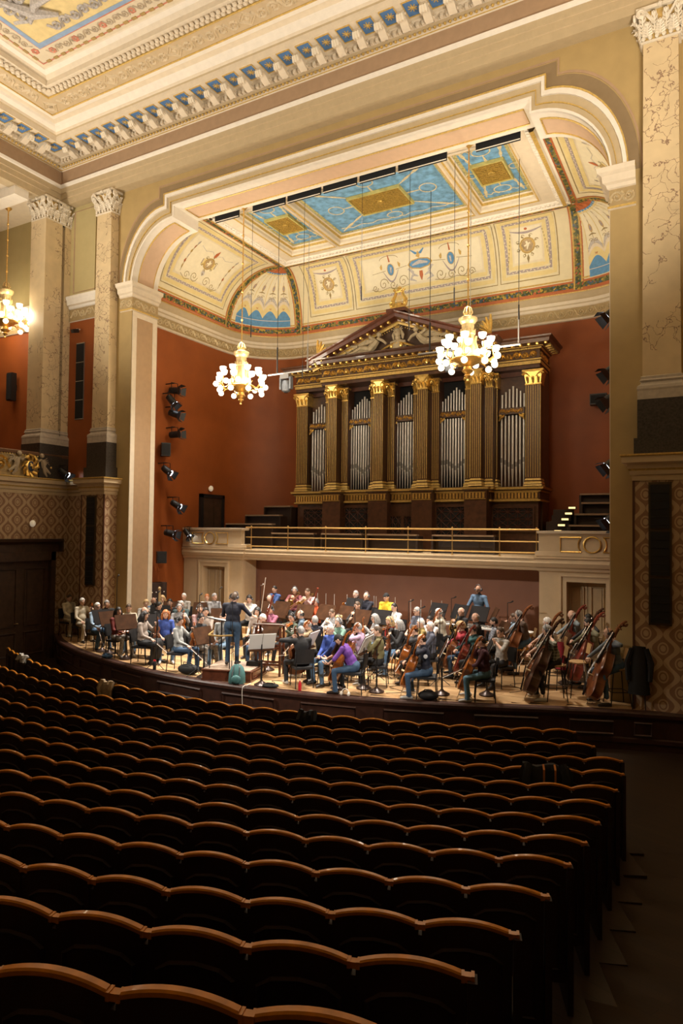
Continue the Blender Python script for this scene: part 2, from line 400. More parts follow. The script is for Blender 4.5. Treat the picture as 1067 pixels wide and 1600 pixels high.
for p, sx in ((pL, -1), (pR, 1)):
    mb = MB(); x0 = XC+sx*7.2
    fn = flatfn((min(x0, x0+sx*.5), YW-.02, 0), (1, 0, 0), (0, -1, 0), 10.82); rinceau(fn, .02, .50, .30, .03, .03, mb)
    fn = flatfn((x0-sx*.02, YW, 0), (0, 1, 0), (-sx, 0, 0), 10.82); rinceau(fn, .05, YB-YW-.03, .30, .03, .03, mb)
    obj('scroll_frieze', mb, FRZ, p)
# ---- lower front wall, pedestals and giant pilasters
quadwall('wall_front_lower_left', (-20.0, YW), (XC-7.2, YW), ZF, 10.6, OLIVE)
quadwall('wall_front_lower_right', (XC+7.2, YW), (1.2, YW), ZF, 10.6, OLIVE)
PED = [(0, 4.62), (.02, 4.62), (.03, 4.72), (.06, 4.74), (.07, 4.82), (.10, 4.86), (.10, 4.94), (.20, 4.98), (.20, 5.10), (.23, 5.12), (.23, 5.15), (-.2, 5.16)]
SHAFT = [(-.36, 0)]
def leafcap(c, hw, z0, z1, faces, parent, gilt, pale, k=1.):
    """Corinthian pilaster capital: bell, abacus, two tiers of acanthus leaves, corner volutes; faces: list of (dir, half-width)"""
    H = z1-z0; cx, cy = c
    mb = MB(); mb.obox((cx, cy, z0+H*.45), (hw*1.9, hw*1.9, H*.9), None, 0, 1.12); mb.obox((cx, cy, z0+H*.95), (hw*2.55, hw*2.55, H*.10), None, 1)
    mb.obox((cx, cy, z0+.02), (hw*2.1, hw*2.1, .05), None, 1); obj('capital_bell', mb, [gilt, pale], parent)
    lf = MB(); lo = MB()
    for dx, dy in faces:
        n = Vector((dx, dy, 0)); t = Vector((-dy, dx, 0)); base = Vector((cx, cy, 0))+n*hw*.98
        def leaf(mb_, s, zb, hh, ww, curl):
            if hh < H*.2: p = base+t*s+n*.03; mb_.ell((p.x, p.y, zb+hh*.5), (ww*abs(t.x)+.03*abs(n.x), ww*abs(t.y)+.03*abs(n.y), hh*.55), None, 7, 5); return
            def at(u, q, o=0.): p = base+t*(s+u)+n*(.025+curl*q**2.6+o); return Vector((p.x, p.y, zb+hh*(q-.55*max(0, q-.86))))
            mb_.tube([at(0, 0), at(0, .4), at(0, .8), at(0, 1.0), at(0, 1.0, .05)-Vector((0, 0, hh*.10))], [ww*.30, ww*.28, ww*.24, ww*.2, ww*.1], 6)
            for k in range(5):
                q = .14+.18*k; w_ = ww*(1.0-.10*k if k < 4 else .45)
                for sg in (-1, 1):
                    a = at(sg*ww*.15, q-.10, .02); b_ = at(sg*w_*.72, q+.02, .02); c_ = at(sg*w_*1.02, q+.12, .0)
                    mb_.tube([a, b_, c_], [ww*.16, ww*.25, ww*.07], 5)
                    mb_.tube([b_, at(sg*w_*.82, q+.17, .01)], [ww*.16, ww*.05], 5)
        for i in range(6): leaf(lo, (i-2.5)*hw*.36, z0+.05, H*.13, hw*.13, .04)
        for i in range(3): leaf(lf, (i-1)*hw*.68, z0+H*.16, H*.36, hw*.33, .10)
        for i in range(4): leaf(lf, (i-1.5)*hw*.62, z0+H*.28, H*.48, hw*.26, .15)
        for s in (-1, 1):   # volutes
            pts = [];
            for q in range(14):
                a = q/13*3.4*PI; r = H*.13*(1-q/15)
                p = base+t*(s*(hw*1.02-math.cos(a)*r*.9))+n*.14; pts.append((p.x, p.y, z0+H*.78+math.sin(a)*r))
            lf.tube([tuple(base+t*s*hw*.3+n*.05+Vector((0, 0, z0+H*.5)))]+pts, [.03]+[.035*k]*14, 5)
        p = base+n*.12; lf.ell((p.x, p.y, z0+H*.93), (hw*.16, hw*.16, H*.08), nu=7, nv=4)
    obj('acanthus_leaves', lf, pale, parent, True); obj('bead_row', lo, pale, parent, True)
CAPG = mat('capital_gilt', (.66, .46, .17), .4, .4, var=.2, scale=12); CAPW = mat('capital_white', (.78, .70, .56), .5, var=.08)
def pilaster(cx, name, dark=True):
    fy = 15.08; mb = MB(); W = .36
    # shaft with a slight taper
    mb.add([(cx-W, fy, 6.72), (cx+W, fy, 6.72), (cx+W, YW, 6.72), (cx-W, YW, 6.72), (cx-W*.92, fy+.01, 13.8), (cx+W*.92, fy+.01, 13.8), (cx+W*.92, YW, 13.8), (cx-W*.92, YW, 13.8)],
           [(0, 3, 2, 1), (4, 5, 6, 7), (0, 1, 5, 4), (1, 2, 6, 5), (2, 3, 7, 6), (3, 0, 4, 7)])
    p = struct(name, mb, MARBLE)
    b = MB(); path = [(cx+W, YW), (cx+W, fy), (cx-W, fy), (cx-W, YW)]
    b.mould(path[::-1], [(-q, z) for q, z in ((0, 6.80), (.03, 6.78), (.03, 6.73), (.05, 6.70), (.02, 6.66), (.04, 6.62), (.09, 6.58), (.10, 6.52), (.09, 6.48), (.09, 6.30), (-.1, 6.30))]); obj('attic_base', b, STONE, p)
    b = MB(); b.box(cx-.45, cx+.45, fy-.10, YW, 5.48, 6.30); b.box(cx-.51, cx+.51, fy-.16, YW, 5.14, 5.50); obj('granite_plinth', b, DARKST, p)
    leafcap((cx, fy+.36), .36, 13.8, 14.53, ((0, -1), (1, 0), (-1, 0)), p, CAPG, CAPW)
    # pedestal block papered below a cornice
    y1 = 14.88; h = .52; a, c_ = cx-h, cx+h
    q = MB(); q.uv = []
    for A_, B_ in (((a, YW), (a, y1)), ((a, y1), (c_, y1)), ((c_, y1), (c_, YW))):
        Ln = math.hypot(B_[0]-A_[0], B_[1]-A_[1]); q.add([(*A_, ZF), (*B_, ZF), (*B_, 4.64), (*A_, 4.64)], [(0, 1, 2, 3)]); u0 = A_[0]+A_[1]
        q.uv += [(u0, ZF), (u0+Ln, ZF), (u0+Ln, 4.64), (u0, 4.64)]
    obj('papered_pedestal', q, PAPER, p)
    q = MB(); q.mould([(c_, YW), (c_, y1), (a, y1), (a, YW)][::-1], [(-o, z) for o, z in PED], [0, 0, 0, 0, 1, 0, 0, 0, 1, 1, 0]); obj('pedestal_cornice', q, [SAND, GOLDP], p)
    q = MB(); q.box(a-.012, a+.03, y1-.012, y1+.02, ZF, 4.62); q.box(c_-.03, c_+.012, y1-.012, y1+.03, ZF, 4.62); obj('corner_strip', q, mat('strip_brown', (.09, .03, .015), .5), p)
    # column of loudspeaker cabinets set into the paper
    t = thing('column_loudspeaker', ('tall black loudspeaker column on the wallpapered pedestal at left of the stage' if cx < XC else 'tall black three-section loudspeaker column in wallpaper right of the stage'), 'loudspeaker', (cx-.02, y1, 1.72))
    q = MB(); q.box(-.21, .21, -.05, 0, 0, 2.86); obj('frame', q, mat('frame_bronze', (.07, .045, .02), .5, .3), t)
    for k in range(3):
        q = MB(); q.box(-.175, .175, -.075, -.05, .05+k*.94, .93+k*.94); g = obj('grille', q, BLACKM, t)
        for s in range(5):
            r = MB(); r.box(-.17, .17, -.082, -.075, .12+k*.94+s*.16, .135+k*.94+s*.16); obj('slat', r, BLACK, g)
    return p
pilaster(XC-8.22, 'wall_pilaster_left'); pilaster(XC+8.22, 'wall_pilaster_right')
quadwall('wall_front_red', (-19.3, YW-.014), (XC-8.22-.34, YW-.014), 5.16, 10.56, RED)
# ---- entablature and coffered cornice of the hall
path = [(1.18, -6), (1.18, 15.08), (-19.53, 15.08), (-19.53, -6)]
E0 = [(-.4, 14.52), (.0, 14.52), (.0, 14.74), (.03, 14.75), (.03, 14.92), (.06, 14.93), (.06, 15.10), (.10, 15.13), (.12, 15.20), (.02, 15.21), (.02, 15.70), (.05, 15.72), (.05, 15.75), (.10, 15.77), (.10, 15.80), (.2, 15.83), (.2, 15.93), (.27, 15.96), (.30, 15.99), (1.0, 15.99), (1.0, 16.0), (1.02, 16.14), (1.06, 16.16), (1.10, 16.22), (1.24, 16.28), (1.28, 16.34), (1.44, 16.36), (1.50, 16.30), (1.66, 16.30), (2.26, 16.30), (2.28, 16.34), (2.36, 16.34), (2.6, 16.36), (2.6, 16.5), (2.7, 16.58), (2.85, 16.60), (2.88, 16.62)]
mi = [1, 1, 2, 1, 2, 1, 3, 3, 0, 4, 0, 5, 0, 0, 1, 0, 0, 0, 0, 0, 0, 1, 0, 3, 3, 0, 3, 3, 2, 0, 0, 0, 0, 0, 3, 0]
mb = MB(); mb.mould(path, E0, mi)
ent = struct('trim_entablature', mb, [CREAM, TAN, SAND, WHITE, BROWN, GOLDP])
# ceiling proper
CEIL = mat('ceiling_cream', (.72, .62, .45), .65, var=.05)
mb = MB().box(-16.7, -1.65, -6, 12.25, 16.62, 16.7); ceil = struct('ceiling', mb, CEIL)
def onceil(name, pts, m, z=16.612, w=None, closed=True):
    mb = MB(); n = len(pts)
    if w is None: mb.add([(x, y, z) for x, y in pts], [tuple(range(n))])
    else:
        P = [Vector((x, y, z)) for x, y in pts]; v = []
        for i in range(n):
            if closed: d1, d2 = (P[i]-P[i-1]).normalized(), (P[(i+1) % n]-P[i]).normalized()
            else: d1 = (P[i]-P[max(i-1, 0)] if i else P[1]-P[0]).normalized(); d2 = (P[min(i+1, n-1)]-P[i] if i < n-1 else d1).normalized()
            b = Vector((-d1.y-d2.y, d1.x+d2.x, 0)).normalized(); k = 1/max(.4, b.dot(Vector((-d1.y, d1.x, 0)))); v += [tuple(P[i]+b*w*k), tuple(P[i]-b*w*k)]
        mb.add(v, [(i*2, i*2+1, ((i+1) % n)*2+1, ((i+1) % n)*2) for i in range(n if closed else n-1)])
    return obj(name, mb, m, ceil)
# painted corner spandrel: yellow field, blue border, grey trophies
SKY = mat('paint_sky_blue', (.28, .40, .58), .6, var=.1); YEL = mat('paint_straw', (.78, .62, .30), .6, var=.08); GREYP = mat('paint_grey', (.50, .46, .43), .6, var=.25, scale=20); REDP = mat('paint_rose', (.60, .22, .14), .6, var=.2)
cx, cy = -16.0, 11.55    # corner point of the blue triangle
arcp = [(cx+8.0*(1-q)**1.0*0+(0.05+7.2*q), cy-.05-7.2*(1-q)) for q in (0, .5, 1)]
A0, A1 = (cx, cy-6.2), (cx+6.4, cy)
curve = [(A0[0]+(A1[0]-A0[0])*q+1.55*math.sin(PI*q)*.75, A0[1]+(A1[1]-A0[1])*q-1.55*math.sin(PI*q)*.75) for q in [i/16 for i in range(17)]]
curve = [(A0[0]+(A1[0]-A0[0])*q-1.1*math.sin(PI*q), A0[1]+(A1[1]-A0[1])*q+1.1*math.sin(PI*q)) for q in [i/16 for i in range(17)]]
onceil('spandrel_field', [(cx, cy)]+curve, YEL, 16.613); onceil('spandrel_border', [(cx, cy)]+curve, SKY, 16.606, .075)
cv2 = [(x+.5, y-.5) for x, y in curve]
onceil('painted_band', [(x+.42, y-.42) for x, y in curve], mat('paint_rose_cream', (.70, .54, .40), .6, var=.2, scale=14), 16.609, .22, False)
mb = MB()
def fnc(x0, y0, dx, dy): return lambda s, t: (Vector((x0+dx*s-dy*t, y0+dy*s+dx*t, 16.605)), Vector((0, 0, -1)))
rinceau(fnc(cx+.35, cy-.75, .72, -.72), 0, 2.2, .55, .06, .05, mb); rinceau(fnc(cx+.25, cy-4.2, .05, 1.), 0, 3.2, .38, .04, .04, mb); rinceau(fnc(cx+.9, cy-.3, 1., -.02), 0, 3.2, .34, .04, .04, mb)
mb.tube([(cx+.5, cy-1.6, 16.55), (cx+1.0, cy-.9, 16.53), (cx+1.5, cy-.55, 16.55)], [.05, .16, .05], 7); mb.tube([(cx+.6, cy-.7, 16.55), (cx+1.3, cy-1.1, 16.53), (cx+2.2, cy-1.0, 16.56)], [.04, .12, .03], 7)
obj('painted_trophy', mb, GREYP, ceil, True)
mb = MB(); rs = [(cx-.28, cy+.28-6.5*q) for q in (.03, .25, .5, .75)]+[(cx-.2+6.5*q, cy+.28) for q in (.06, .2, .36, .52, .68)]
for x, y in rs:
    for k in range(6): mb.ell((x+.07*math.cos(k*1.05), y+.07*math.sin(k*1.05), 16.612), (.05, .05, .012), nu=6, nv=3)
obj('painted_rosette', mb, REDP, ceil)
mb = MB(); rinceau(lambda s, t: (Vector((cx-.05+s, cy+.28+t, 16.612)), Vector((0, 0, -1))), .1, 10.5, .26, .022, .012, mb); rinceau(lambda s, t: (Vector((cx-.28-t, cy-s, 16.612)), Vector((0, 0, -1))), .1, 8.5, .26, .022, .012, mb)
obj('painted_scrolls', mb, mat('paint_taupe', (.50, .40, .28), .6, var=.2), ceil)
for o, m_, w_ in ((.52, REDP, .02), (.08, REDP, .015)): onceil('painted_line', [(cx-o, 0), (cx-o, cy+o), (-2.3+o, cy+o)], m_, 16.612, w_, False)
# rows of dots, leaves, dentils, modillions, panels along the two visible walls: real pieces, small ones joined
def along(e, s0, s1, step):
    """points along the front wall then down the left wall at projection e; yields (x, y, angle)"""
    n = int((s1-s0)/step); return [(-19.53+e+s0+step*(i+.5), 15.08-e, 0) for i in range(n)]
def alongl(e, s0, s1, step):
    n = int((s1-s0)/step); return [(-19.53+e, 15.08-e-s0-step*(i+.5), 1) for i in range(n)]
dn = MB(); eg = MB(); lv = MB(); dt = MB()
for fnn, Lm in ((along, 17.5), (alongl, 9.)):
    for x, y, a in fnn(.25, .05, Lm, .155):
        s = (.085, .10, .10) if not a else (.10, .085, .10); dn.obox((x, y, 15.88), s)
    for x, y, a in fnn(.13, .05, Lm, .13): eg.ell((x, y, 15.765), (.04, .04, .035), nu=6, nv=4)
    for x, y, a in fnn(2.42, .1, Lm, .17):
        for k in (-.05, .05):
            dx, dy = (0, k) if not a else (k, 0); lv.ell((x+dx+(.04 if k > 0 else -.04)*(not a), y+dy+(.04 if k > 0 else -.04)*a, 16.30), (.07, .07, .05), nu=6, nv=4)
    for x, y, a in fnn(3.02, .1, Lm, .30):
        s = (.15, .08, .02) if not a else (.08, .15, .02); dt.obox((x, y, 16.612), s)
obj('dentils', dn, CREAM, ent, kind='stuff'); obj('egg_and_dart', eg, GOLDP, ent, kind='stuff'); obj('leaf_bead', lv, CREAM, ent, True, kind='stuff')
obj('painted_dots', dt, mat('paint_ochre', (.42, .28, .10), .6), ceil, kind='stuff')
# modillions with the blue coffers between them
mod = MB()
pr = [(0, 0), (.40, 0), (.43, -.03), (.43, -.09), (.38, -.13), (.30, -.12), (.22, -.15), (.10, -.22), (0, -.24)]
mod.prism([(u, z) for u, z in pr][::-1], lambda u, z, q: (q-.10, -u, z), .20, 0)
for s in (-.11, .11):
    for q in (0, 1): mod.tube([(s, -.02-.36*q, -.06-.0*q), (s, -.08-.30*q, -.14+.07*q), (s, -.02-.33*q, -.16+.1*q), (s, -.01-.36*q, -.10+.02*q)], .022, 5, 0)
for i, (a, b) in enumerate(((-.06, .05), (0, .09), (.06, .05))): mod.tube([(a, -.40, -.04), (a, -.45, -.12), (a*1.2, -.40, -.20-b*.3), (a*1.3, -.33, -.22)], [.02, .045, .04, .012], 6, 1)
me = mod.mesh('modillion', [CREAM, CAPW], True)
cof = MB(); cof.box(-.185, .185, -.50, -.03, 0.001, .012, 0)
for a, b, c, d in ((-.20, .20, -.525, -.50), (-.20, .20, -.03, -.005), (-.20, -.18, -.50, -.03), (.18, .20, -.50, -.03)): cof.box(a, b, c, d, -.016, .012, 1)
for k in range(8): cof.obox((.07*math.cos(k*PI/4), -.27+.07*math.sin(k*PI/4), -.003), (.09, .025, .012), Matrix.Rotation(k*PI/4, 3, 'Z'), 2)
cof.ell((0, -.27, -.008), (.035, .035, .02), nu=7, nv=4, mi=2)
mc = cof.mesh('blue_coffer', [mat('coffer_blue', (.08, .20, .45), .55, var=.15), GOLDP, GOLDP])
for k in range(26):
    x = -18.42+k*.594
    o = link('modillion', me, ent); o.location = (x, 15.08-.32, 15.99)
    if k > 0: o = link('blue_coffer', mc, ent); o.location = (x-.297, 15.08-.42, 15.985)
for k in range(9):
    y = 13.96-k*.594
    o = link('modillion', me, ent); o.location = (-19.53+.32, y, 15.99); o.rotation_euler = (0, 0, PI/2)
    o = link('blue_coffer', mc, ent); o.location = (-19.53+.42, y+.297, 15.985); o.rotation_euler = (0, 0, PI/2)
# relief band of the ceiling border: scrolls and lozenges
mb = MB(); lz = MB()
f1 = lambda s, t: (Vector((-19.53+1.96+s, 15.08-1.96+t, 16.30)), Vector((0, 0, -1))); f2 = lambda s, t: (Vector((-19.53+1.96+t, 15.08-1.96-s, 16.30)), Vector((0, 0, -1)))
for f_, n in ((f1, 6), (f2, 3)):
    for i in range(n):
        rinceau(f_, .45+i*2.4, 2.35+i*2.4, .40, .035, .035, mb)
        c = 2.60+i*2.4 if i >= 0 else 0
        for cc in ([0.0, c] if i == 0 else [c]):
            for r_ in (.24, .15):
                q = [f_(cc-r_*1.1, 0)[0], f_(cc, r_*.95)[0], f_(cc+r_*1.1, 0)[0], f_(cc, -r_*.95)[0]]; lz.tube([tuple(p) for p in q], .022, 4, closed=True)
            p = f_(cc, 0)[0]; lz.ell(p, (.07, .07, .03), nu=7, nv=4)
SC_ = mat('relief_buff', (.66, .54, .36), .6, var=.1, scale=15)
obj('scroll_relief', mb, SC_, ent); obj('lozenge_relief', lz, SC_, ent)
for e in (1.66, 2.26):
    q = MB(); q.tube([(-2.5, 15.08-e, 16.30), (-19.53+e, 15.08-e, 16.30), (-19.53+e, 3, 16.30)], .03, 5); obj('gilt_bead', q, GOLDP, ent)
# ---- left side: papered wall, door, parapet balcony, colonnade and gallery
XL = -19.24
quadwall('wall_left', (XL, 15.4), (XL, -6), ZF, 4.66, PAPER, holes=((.65, 2.65, ZF, 2.47),))
quadwall('wall_front_papered', (-19.3, YW-.012), (XC-8.22-.5, YW-.012), ZF, 4.66, PAPER)
mb = MB(); mb.mould([(XC-8.22-.52, YW-.01), (XL, YW-.01), (XL, -6)], PED, [0, 0, 0, 0, 1, 0, 0, 0, 1, 1, 0]); struct('trim_gallery_cornice', mb, [SAND, GOLDP])
# door with panelled leaves
d = bpy.data.objects.new('door_1', None); COL.objects.link(d); d.location = (XL, 13.75, ZF); d['kind'] = 'structure'
def bxo(name, x0, x1, y0, y1, z0, z1, m, par): return obj(name, MB().box(x0, x1, y0, y1, z0, z1), m, par)
for y in (-1.18, 1.0): bxo('door_jamb', -.12, .10, y, y+.18, 0, 3.5, DOORW, d)
bxo('door_lintel', -.12, .10, -1.18, 1.18, 3.22, 3.5, DOORW, d)
q = MB(); q.mould([(0, 1.35), (0, -1.35)], [(o, z) for o, z in ((0, 3.5), (.06, 3.5), (.06, 3.74), (.10, 3.78), (.22, 3.84), (.26, 3.92), (0, 3.93))]); q.box(-.01, .24, 1.30, 1.36, 3.5, 3.93); q.box(-.01, .24, -1.36, -1.3, 3.5, 3.93); obj('door_cornice', q, DOORW, d)
for s in (-1, 1):
    q = MB(); q.box(-.12, -.06, min(0, s*1.0), max(0, s*1.0), 0, 3.22); lf = obj('door_leaf', q, DOORW, d)
    for z0, z1 in ((.25, .95), (1.15, 2.95)):
        q = MB(); y0, y1 = sorted((s*.16, s*.86)); q.tube([(-.055, y0, z0), (-.055, y1, z0), (-.055, y1, z1), (-.055, y0, z1)], .035, 5, closed=True); q.box(-.062, -.045, y0+.08, y1-.08, z0+.08, z1-.08); obj('door_panel', q, DOORW, lf)
q = MB(); q.tube([(-.06, -.09, 1.25), (.0, -.09, 1.25), (.0, -.22, 1.25)], .014, 6); obj('door_handle', q, BRASS, d)
# parapet with gilded relief
par = MB(); par.box(XL-.3, XL-.02, -6, 15.35, 5.14, 5.95); par.mould([(XL-.02, 15.36), (XL-.02, -6)], [(0, 5.86), (.05, 5.88), (.07, 5.96), (.03, 5.99), (-.3, 5.99)], 1)
pa = struct('trim_parapet', par, [mat('parapet_ground', (.40, .28, .12), .6, var=.2, scale=12), mat('parapet_rail', (.16, .08, .04), .5)])
mb = MB(); rinceau(lambda s, t: (Vector((XL-.02, 15.2-s, 5.52+t)), Vector((1, 0, 0))), .05, .95, .62, .05, .06, mb); rinceau(lambda s, t: (Vector((XL-.02, 13.25-s, 5.52+t)), Vector((1, 0, 0))), .0, 2.6, .62, .05, .06, mb)
for k in range(60): mb.ell((XL+.0, 15.3-k*.09, 5.85), (.02, .025, .02), nu=5, nv=3)
obj('gilded_scrolls', mb, GOLD, pa)
PUTM = mat('putto_stone', (.46, .38, .27), .6, var=.15)
def putto(mb, o, fx, s=1.):
    """small winged child in relief leaning: o = hip point, fx = +-1 mirrored along the wall"""
    def P(x, y, z): return (o[0]+x*s, o[1]+y*fx*s, o[2]+z*s)
    mb.tube([P(.03, 0, 0), P(.05, -.03, .12), P(.05, -.07, .26)], [.085*s, .095*s, .07*s], 7); mb.ell(P(.06, -.10, .40), .085*s, nu=8, nv=6)
    mb.tube([P(.04, 0, 0), P(.05, .12, -.10), P(.04, .26, -.20)], [.075*s, .06*s, .035*s], 6); mb.tube([P(.04, .01, -.02), P(.07, .02, -.17), P(.04, .13, -.30)], [.075*s, .055*s, .03*s], 6)
    mb.tube([P(.05, -.10, .26), P(.07, -.22, .20), P(.07, -.30, .28)], [.045*s, .04*s, .03*s], 6); mb.tube([P(.05, -.02, .26), P(.06, .08, .16), P(.07, .02, .06)], [.045*s, .035*s, .028*s], 6)
    for k in range(4): mb.tube([P(.02, .0, .24), P(.02, .12+.03*k, .34-.07*k), P(.01, .22+.02*k, .33-.11*k)], [.03*s, .03*s, .01*s], 5)
for y0, fx in ((13.55, -1), (14.32, 1)):
    mb = MB(); putto(mb, (XL, 2*13.92-y0 if 0 else (13.42 if fx < 0 else 14.42), 5.50), fx, .95); obj('putto', mb, PUTM, pa, True)
mb = MB(); cc = (XL+.02, 13.92, 5.50)
for k in range(9):
    a = -.3+k*(PI*2+.0)/9; mb.tube([(XL+.04, cc[1]+.15*math.cos(a), cc[2]+.22*math.sin(a)), (XL+.10, cc[1]+.24*math.cos(a+.3), cc[2]+.34*math.sin(a+.3)), (XL+.05, cc[1]+.30*math.cos(a+.7), cc[2]+.40*math.sin(a+.7))], [.05, .06, .02], 6)
mb.lathe([(.19, 0), (.19, .05), (.13, .07)], 14, cc, 0, Matrix.Rotation(PI/2, 3, 'Y')); obj('cartouche', mb, GOLD, pa, True)
mb = MB(); mb.ell((XL+.09, 13.92, 5.50), (.04, .12, .17), nu=10, nv=6); obj('cartouche_shield', mb, mat('shield_blue', (.03, .05, .10), .4), pa, True)
mb = MB(); mb.tube([(XL+.13, 13.96, 5.42), (XL+.14, 13.92, 5.52), (XL+.13, 13.87, 5.60)], [.04, .045, .02], 6); mb.tube([(XL+.13, 13.86, 5.50), (XL+.14, 13.92, 5.54), (XL+.13, 13.98, 5.58)], [.02, .03, .015], 6); obj('shield_emblem', mb, GOLD, pa)
# pillar at the end of the colonnade and its respond
def pillar(x0, x1, y0, y1, name):
    mb = MB(); mb.box(x0, x1, y0, y1, 6.72, 13.8); p = struct(name, mb, MARBLE); pp = [(x0, y0), (x1, y0), (x1, y1), (x0, y1)]
    b = MB(); b.mould(pp, [(-q, z) for q, z in ((0, 6.80), (.03, 6.78), (.03, 6.73), (.05, 6.70), (.02, 6.66), (.04, 6.62), (.09, 6.58), (.10, 6.52), (.09, 6.48), (.09, 6.30), (-.1, 6.30))], closed=True); obj('attic_base', b, STONE, p)
    obj('granite_plinth', MB().box(x0-.1, x1+.1, y0-.1, y1+.1, 5.15, 6.30), DARKST, p)
    hw = (x1-x0)/2; leafcap(((x0+x1)/2, y0+hw if y1-y0 > .5 else (y0+y1)/2), min(hw, .36), 13.8, 14.53, ((0, -1), (1, 0)), p, CAPG, CAPW)
    return p
pillar(-20.05, -19.3, 14.35, 15.0, 'wall_pillar'); pillar(-19.95, -19.32, 15.12, 15.42, 'wall_respond')
pillar(-20.05, -19.3, 8.4, 9.05, 'wall_pillar_far')
quadwall('wall_gallery_end', (-26, 15.42), (-18.1, 15.42), 5.0, 16, RED)
bxo_ = lambda name, x0, x1, y0, y1, z0, z1, m: struct(name, MB().box(x0, x1, y0, y1, z0, z1), m)
ge = bxo_('wall_gallery_upper', -26, -18.1, 15.36, 15.41, 11.2, 14.6, mat('wall_olive_light', (.52, .43, .21), .65, var=.04, scale=3))
for xa, xb in ((-26, -20.0), (-19.3, -17.76)):
    q = MB(); q.mould([(xb, 15.38), (xa, 15.38)], [(0, 10.56), (.04, 10.58), (.04, 10.63), (.02, 10.64), (.02, 11.0), (.06, 11.02), (.08, 11.09), (.14, 11.12), (.16, 11.27), (.20, 11.32), (.20, 11.40), (0, 11.42)], [1, 2, 0, 2, 1, 1, 0, 1, 1, 1, 0]); o = struct('trim_gallery_frieze', q, [CREAM, WHITE, MATS['frieze_ground']])
    r = MB(); rinceau(flatfn((xa, 15.36, 0), (1, 0, 0), (0, -1, 0), 10.82), .1, xb-xa-.05, .30, .03, .03, r); obj('scroll_frieze', r, FRZ, o)
for a, b in ((-19.25, -17.8),):
    q = MB(); q.tube([(a+.12, 15.355, 11.55), (b-.12, 15.355, 11.55), (b-.12, 15.355, 14.35), (a+.12, 15.355, 14.35)], .025, 4, closed=True); struct('trim_panel_mould', q, BROWN)
struct('ceiling_gallery', MB().box(-26, -19.6, -6, 15.4, 14.55, 14.75), CREAM)
for y in (1.5, 4.5, 7.5, 10.5, 13.4): struct('trim_gallery_beam', MB().box(-26, -19.6, y, y+.5, 14.25, 14.6), WHITE)
struct('wall_gallery_outer', MB().box(-26.1, -26, -6, 15.4, 5, 15), RED); struct('floor_gallery', MB().box(-26, -19.3, -6, 15.4, 4.9, 5.1), BENCH)
# remaining shell, outside the picture
quadwall('wall_right', (1.2, -6), (1.2, 15.4), ZF, 14.8, OLIVE); quadwall('wall_rear', (-26, -6), (1.2, -6), ZF, 16.7, OLIVE)
# ------------------------------------------------------------------ stage shell
SX = 7.65; YBK = 22.7
def apse(hw, yb, r, y0, n=10):
    """plan line of the stage wall: left side, rounded corner, back, rounded corner, right side"""
    p = [(XC-hw, y0)]+[(XC-hw+r-r*math.cos(a), yb-r+r*math.sin(a)) for a in [PI/2*i/n for i in range(n+1)]]
    return p+[(2*XC-x, y) for x, y in reversed(p)]
AP = apse(SX, YBK, 2.2, YB)
mb = MB(); v = []
for x, y in AP: v += [(x, y, 0), (x, y, 11.5)]
mb.add(v, [(i*2, i*2+1, i*2+3, i*2+2) for i in range(len(AP)-1)]); ws = struct('wall_stage', mb, RED, smooth=True)
COR = [(.0, 10.50), (.05, 10.52), (.05, 10.58), (.02, 10.60), (.02, 10.93), (.05, 10.95), (.07, 11.02), (.10, 11.06), (.10, 11.16), (.17, 11.22), (.20, 11.30), (.26, 11.34), (.27, 11.38), (.33, 11.40)]
mb = MB(); mb.mould(AP, [(-o, z) for o, z in COR], [1, 1, 1, 2, 1, 1, 0, 1, 0, 0, 0, 3, 0])
sc_ = struct('trim_stage_cornice', mb, [TAN, CREAM, MATS['frieze_ground'], GOLDP], smooth=True)
# arclength along the wall for the scrolls
cum = [0]
for i in range(1, len(AP)): cum.append(cum[-1]+math.dist(AP[i], AP[i-1]))
def wallat(s, off=0.):
    s = min(max(s, 0), cum[-1]-1e-6); i = max(j for j in range(len(cum)-1) if cum[j] <= s); q = (s-cum[i])/(cum[i+1]-cum[i])
    x, y = AP[i][0]+(AP[i+1][0]-AP[i][0])*q, AP[i][1]+(AP[i+1][1]-AP[i][1])*q
    d = Vector((AP[i+1][0]-AP[i][0], AP[i+1][1]-AP[i][1], 0)).normalized(); n = Vector((d.y, -d.x, 0))
    return Vector((x, y, 0))+n*off, n
mb = MB(); rinceau(lambda s, t: ((lambda a: (a[0]+Vector((0, 0, 10.765+t)), a[1]))(wallat(s, .02))), .1, cum[-1]-.1, .30, .028, .03, mb); obj('scroll_frieze', mb, FRZ, sc_, kind='stuff')
# ---- painted coved vault: left, corner fan, back, corner fan, right
ZV0, ZV1 = 11.40, 13.72; HX, HY = 5.34, 21.25
BOT = apse(7.34, 22.38, 2.0, YB)
nB = len(BOT)
def vpt(side, u, v, off=0.):
    """side L/R/B/CL/CR, u 0..1 along, v 0 (cornice) .. 1 (flat ceiling)"""
    sx = -1 if side in ('L', 'CL') else 1
    if side in ('L', 'R'): b = (XC+sx*7.34, YB+(20.38-YB)*u); t = (XC+sx*HX, YB+(HY-YB)*u)
    elif side in ('CL', 'CR'):
        a = PI/2*u; b = (XC+sx*(7.34-2.0+2.0*math.cos(a)), 20.38+2.0*math.sin(a)); t = (XC+sx*HX, HY)
    else: b = (XC-5.34+10.68*u, 22.38); t = (XC-HX+2*HX*u, HY)
    th = v*PI/2; k = 1-math.cos(th)
    p = Vector((b[0]+(t[0]-b[0])*k, b[1]+(t[1]-b[1])*k, ZV0+(ZV1-ZV0)*math.sin(th)))
    return p
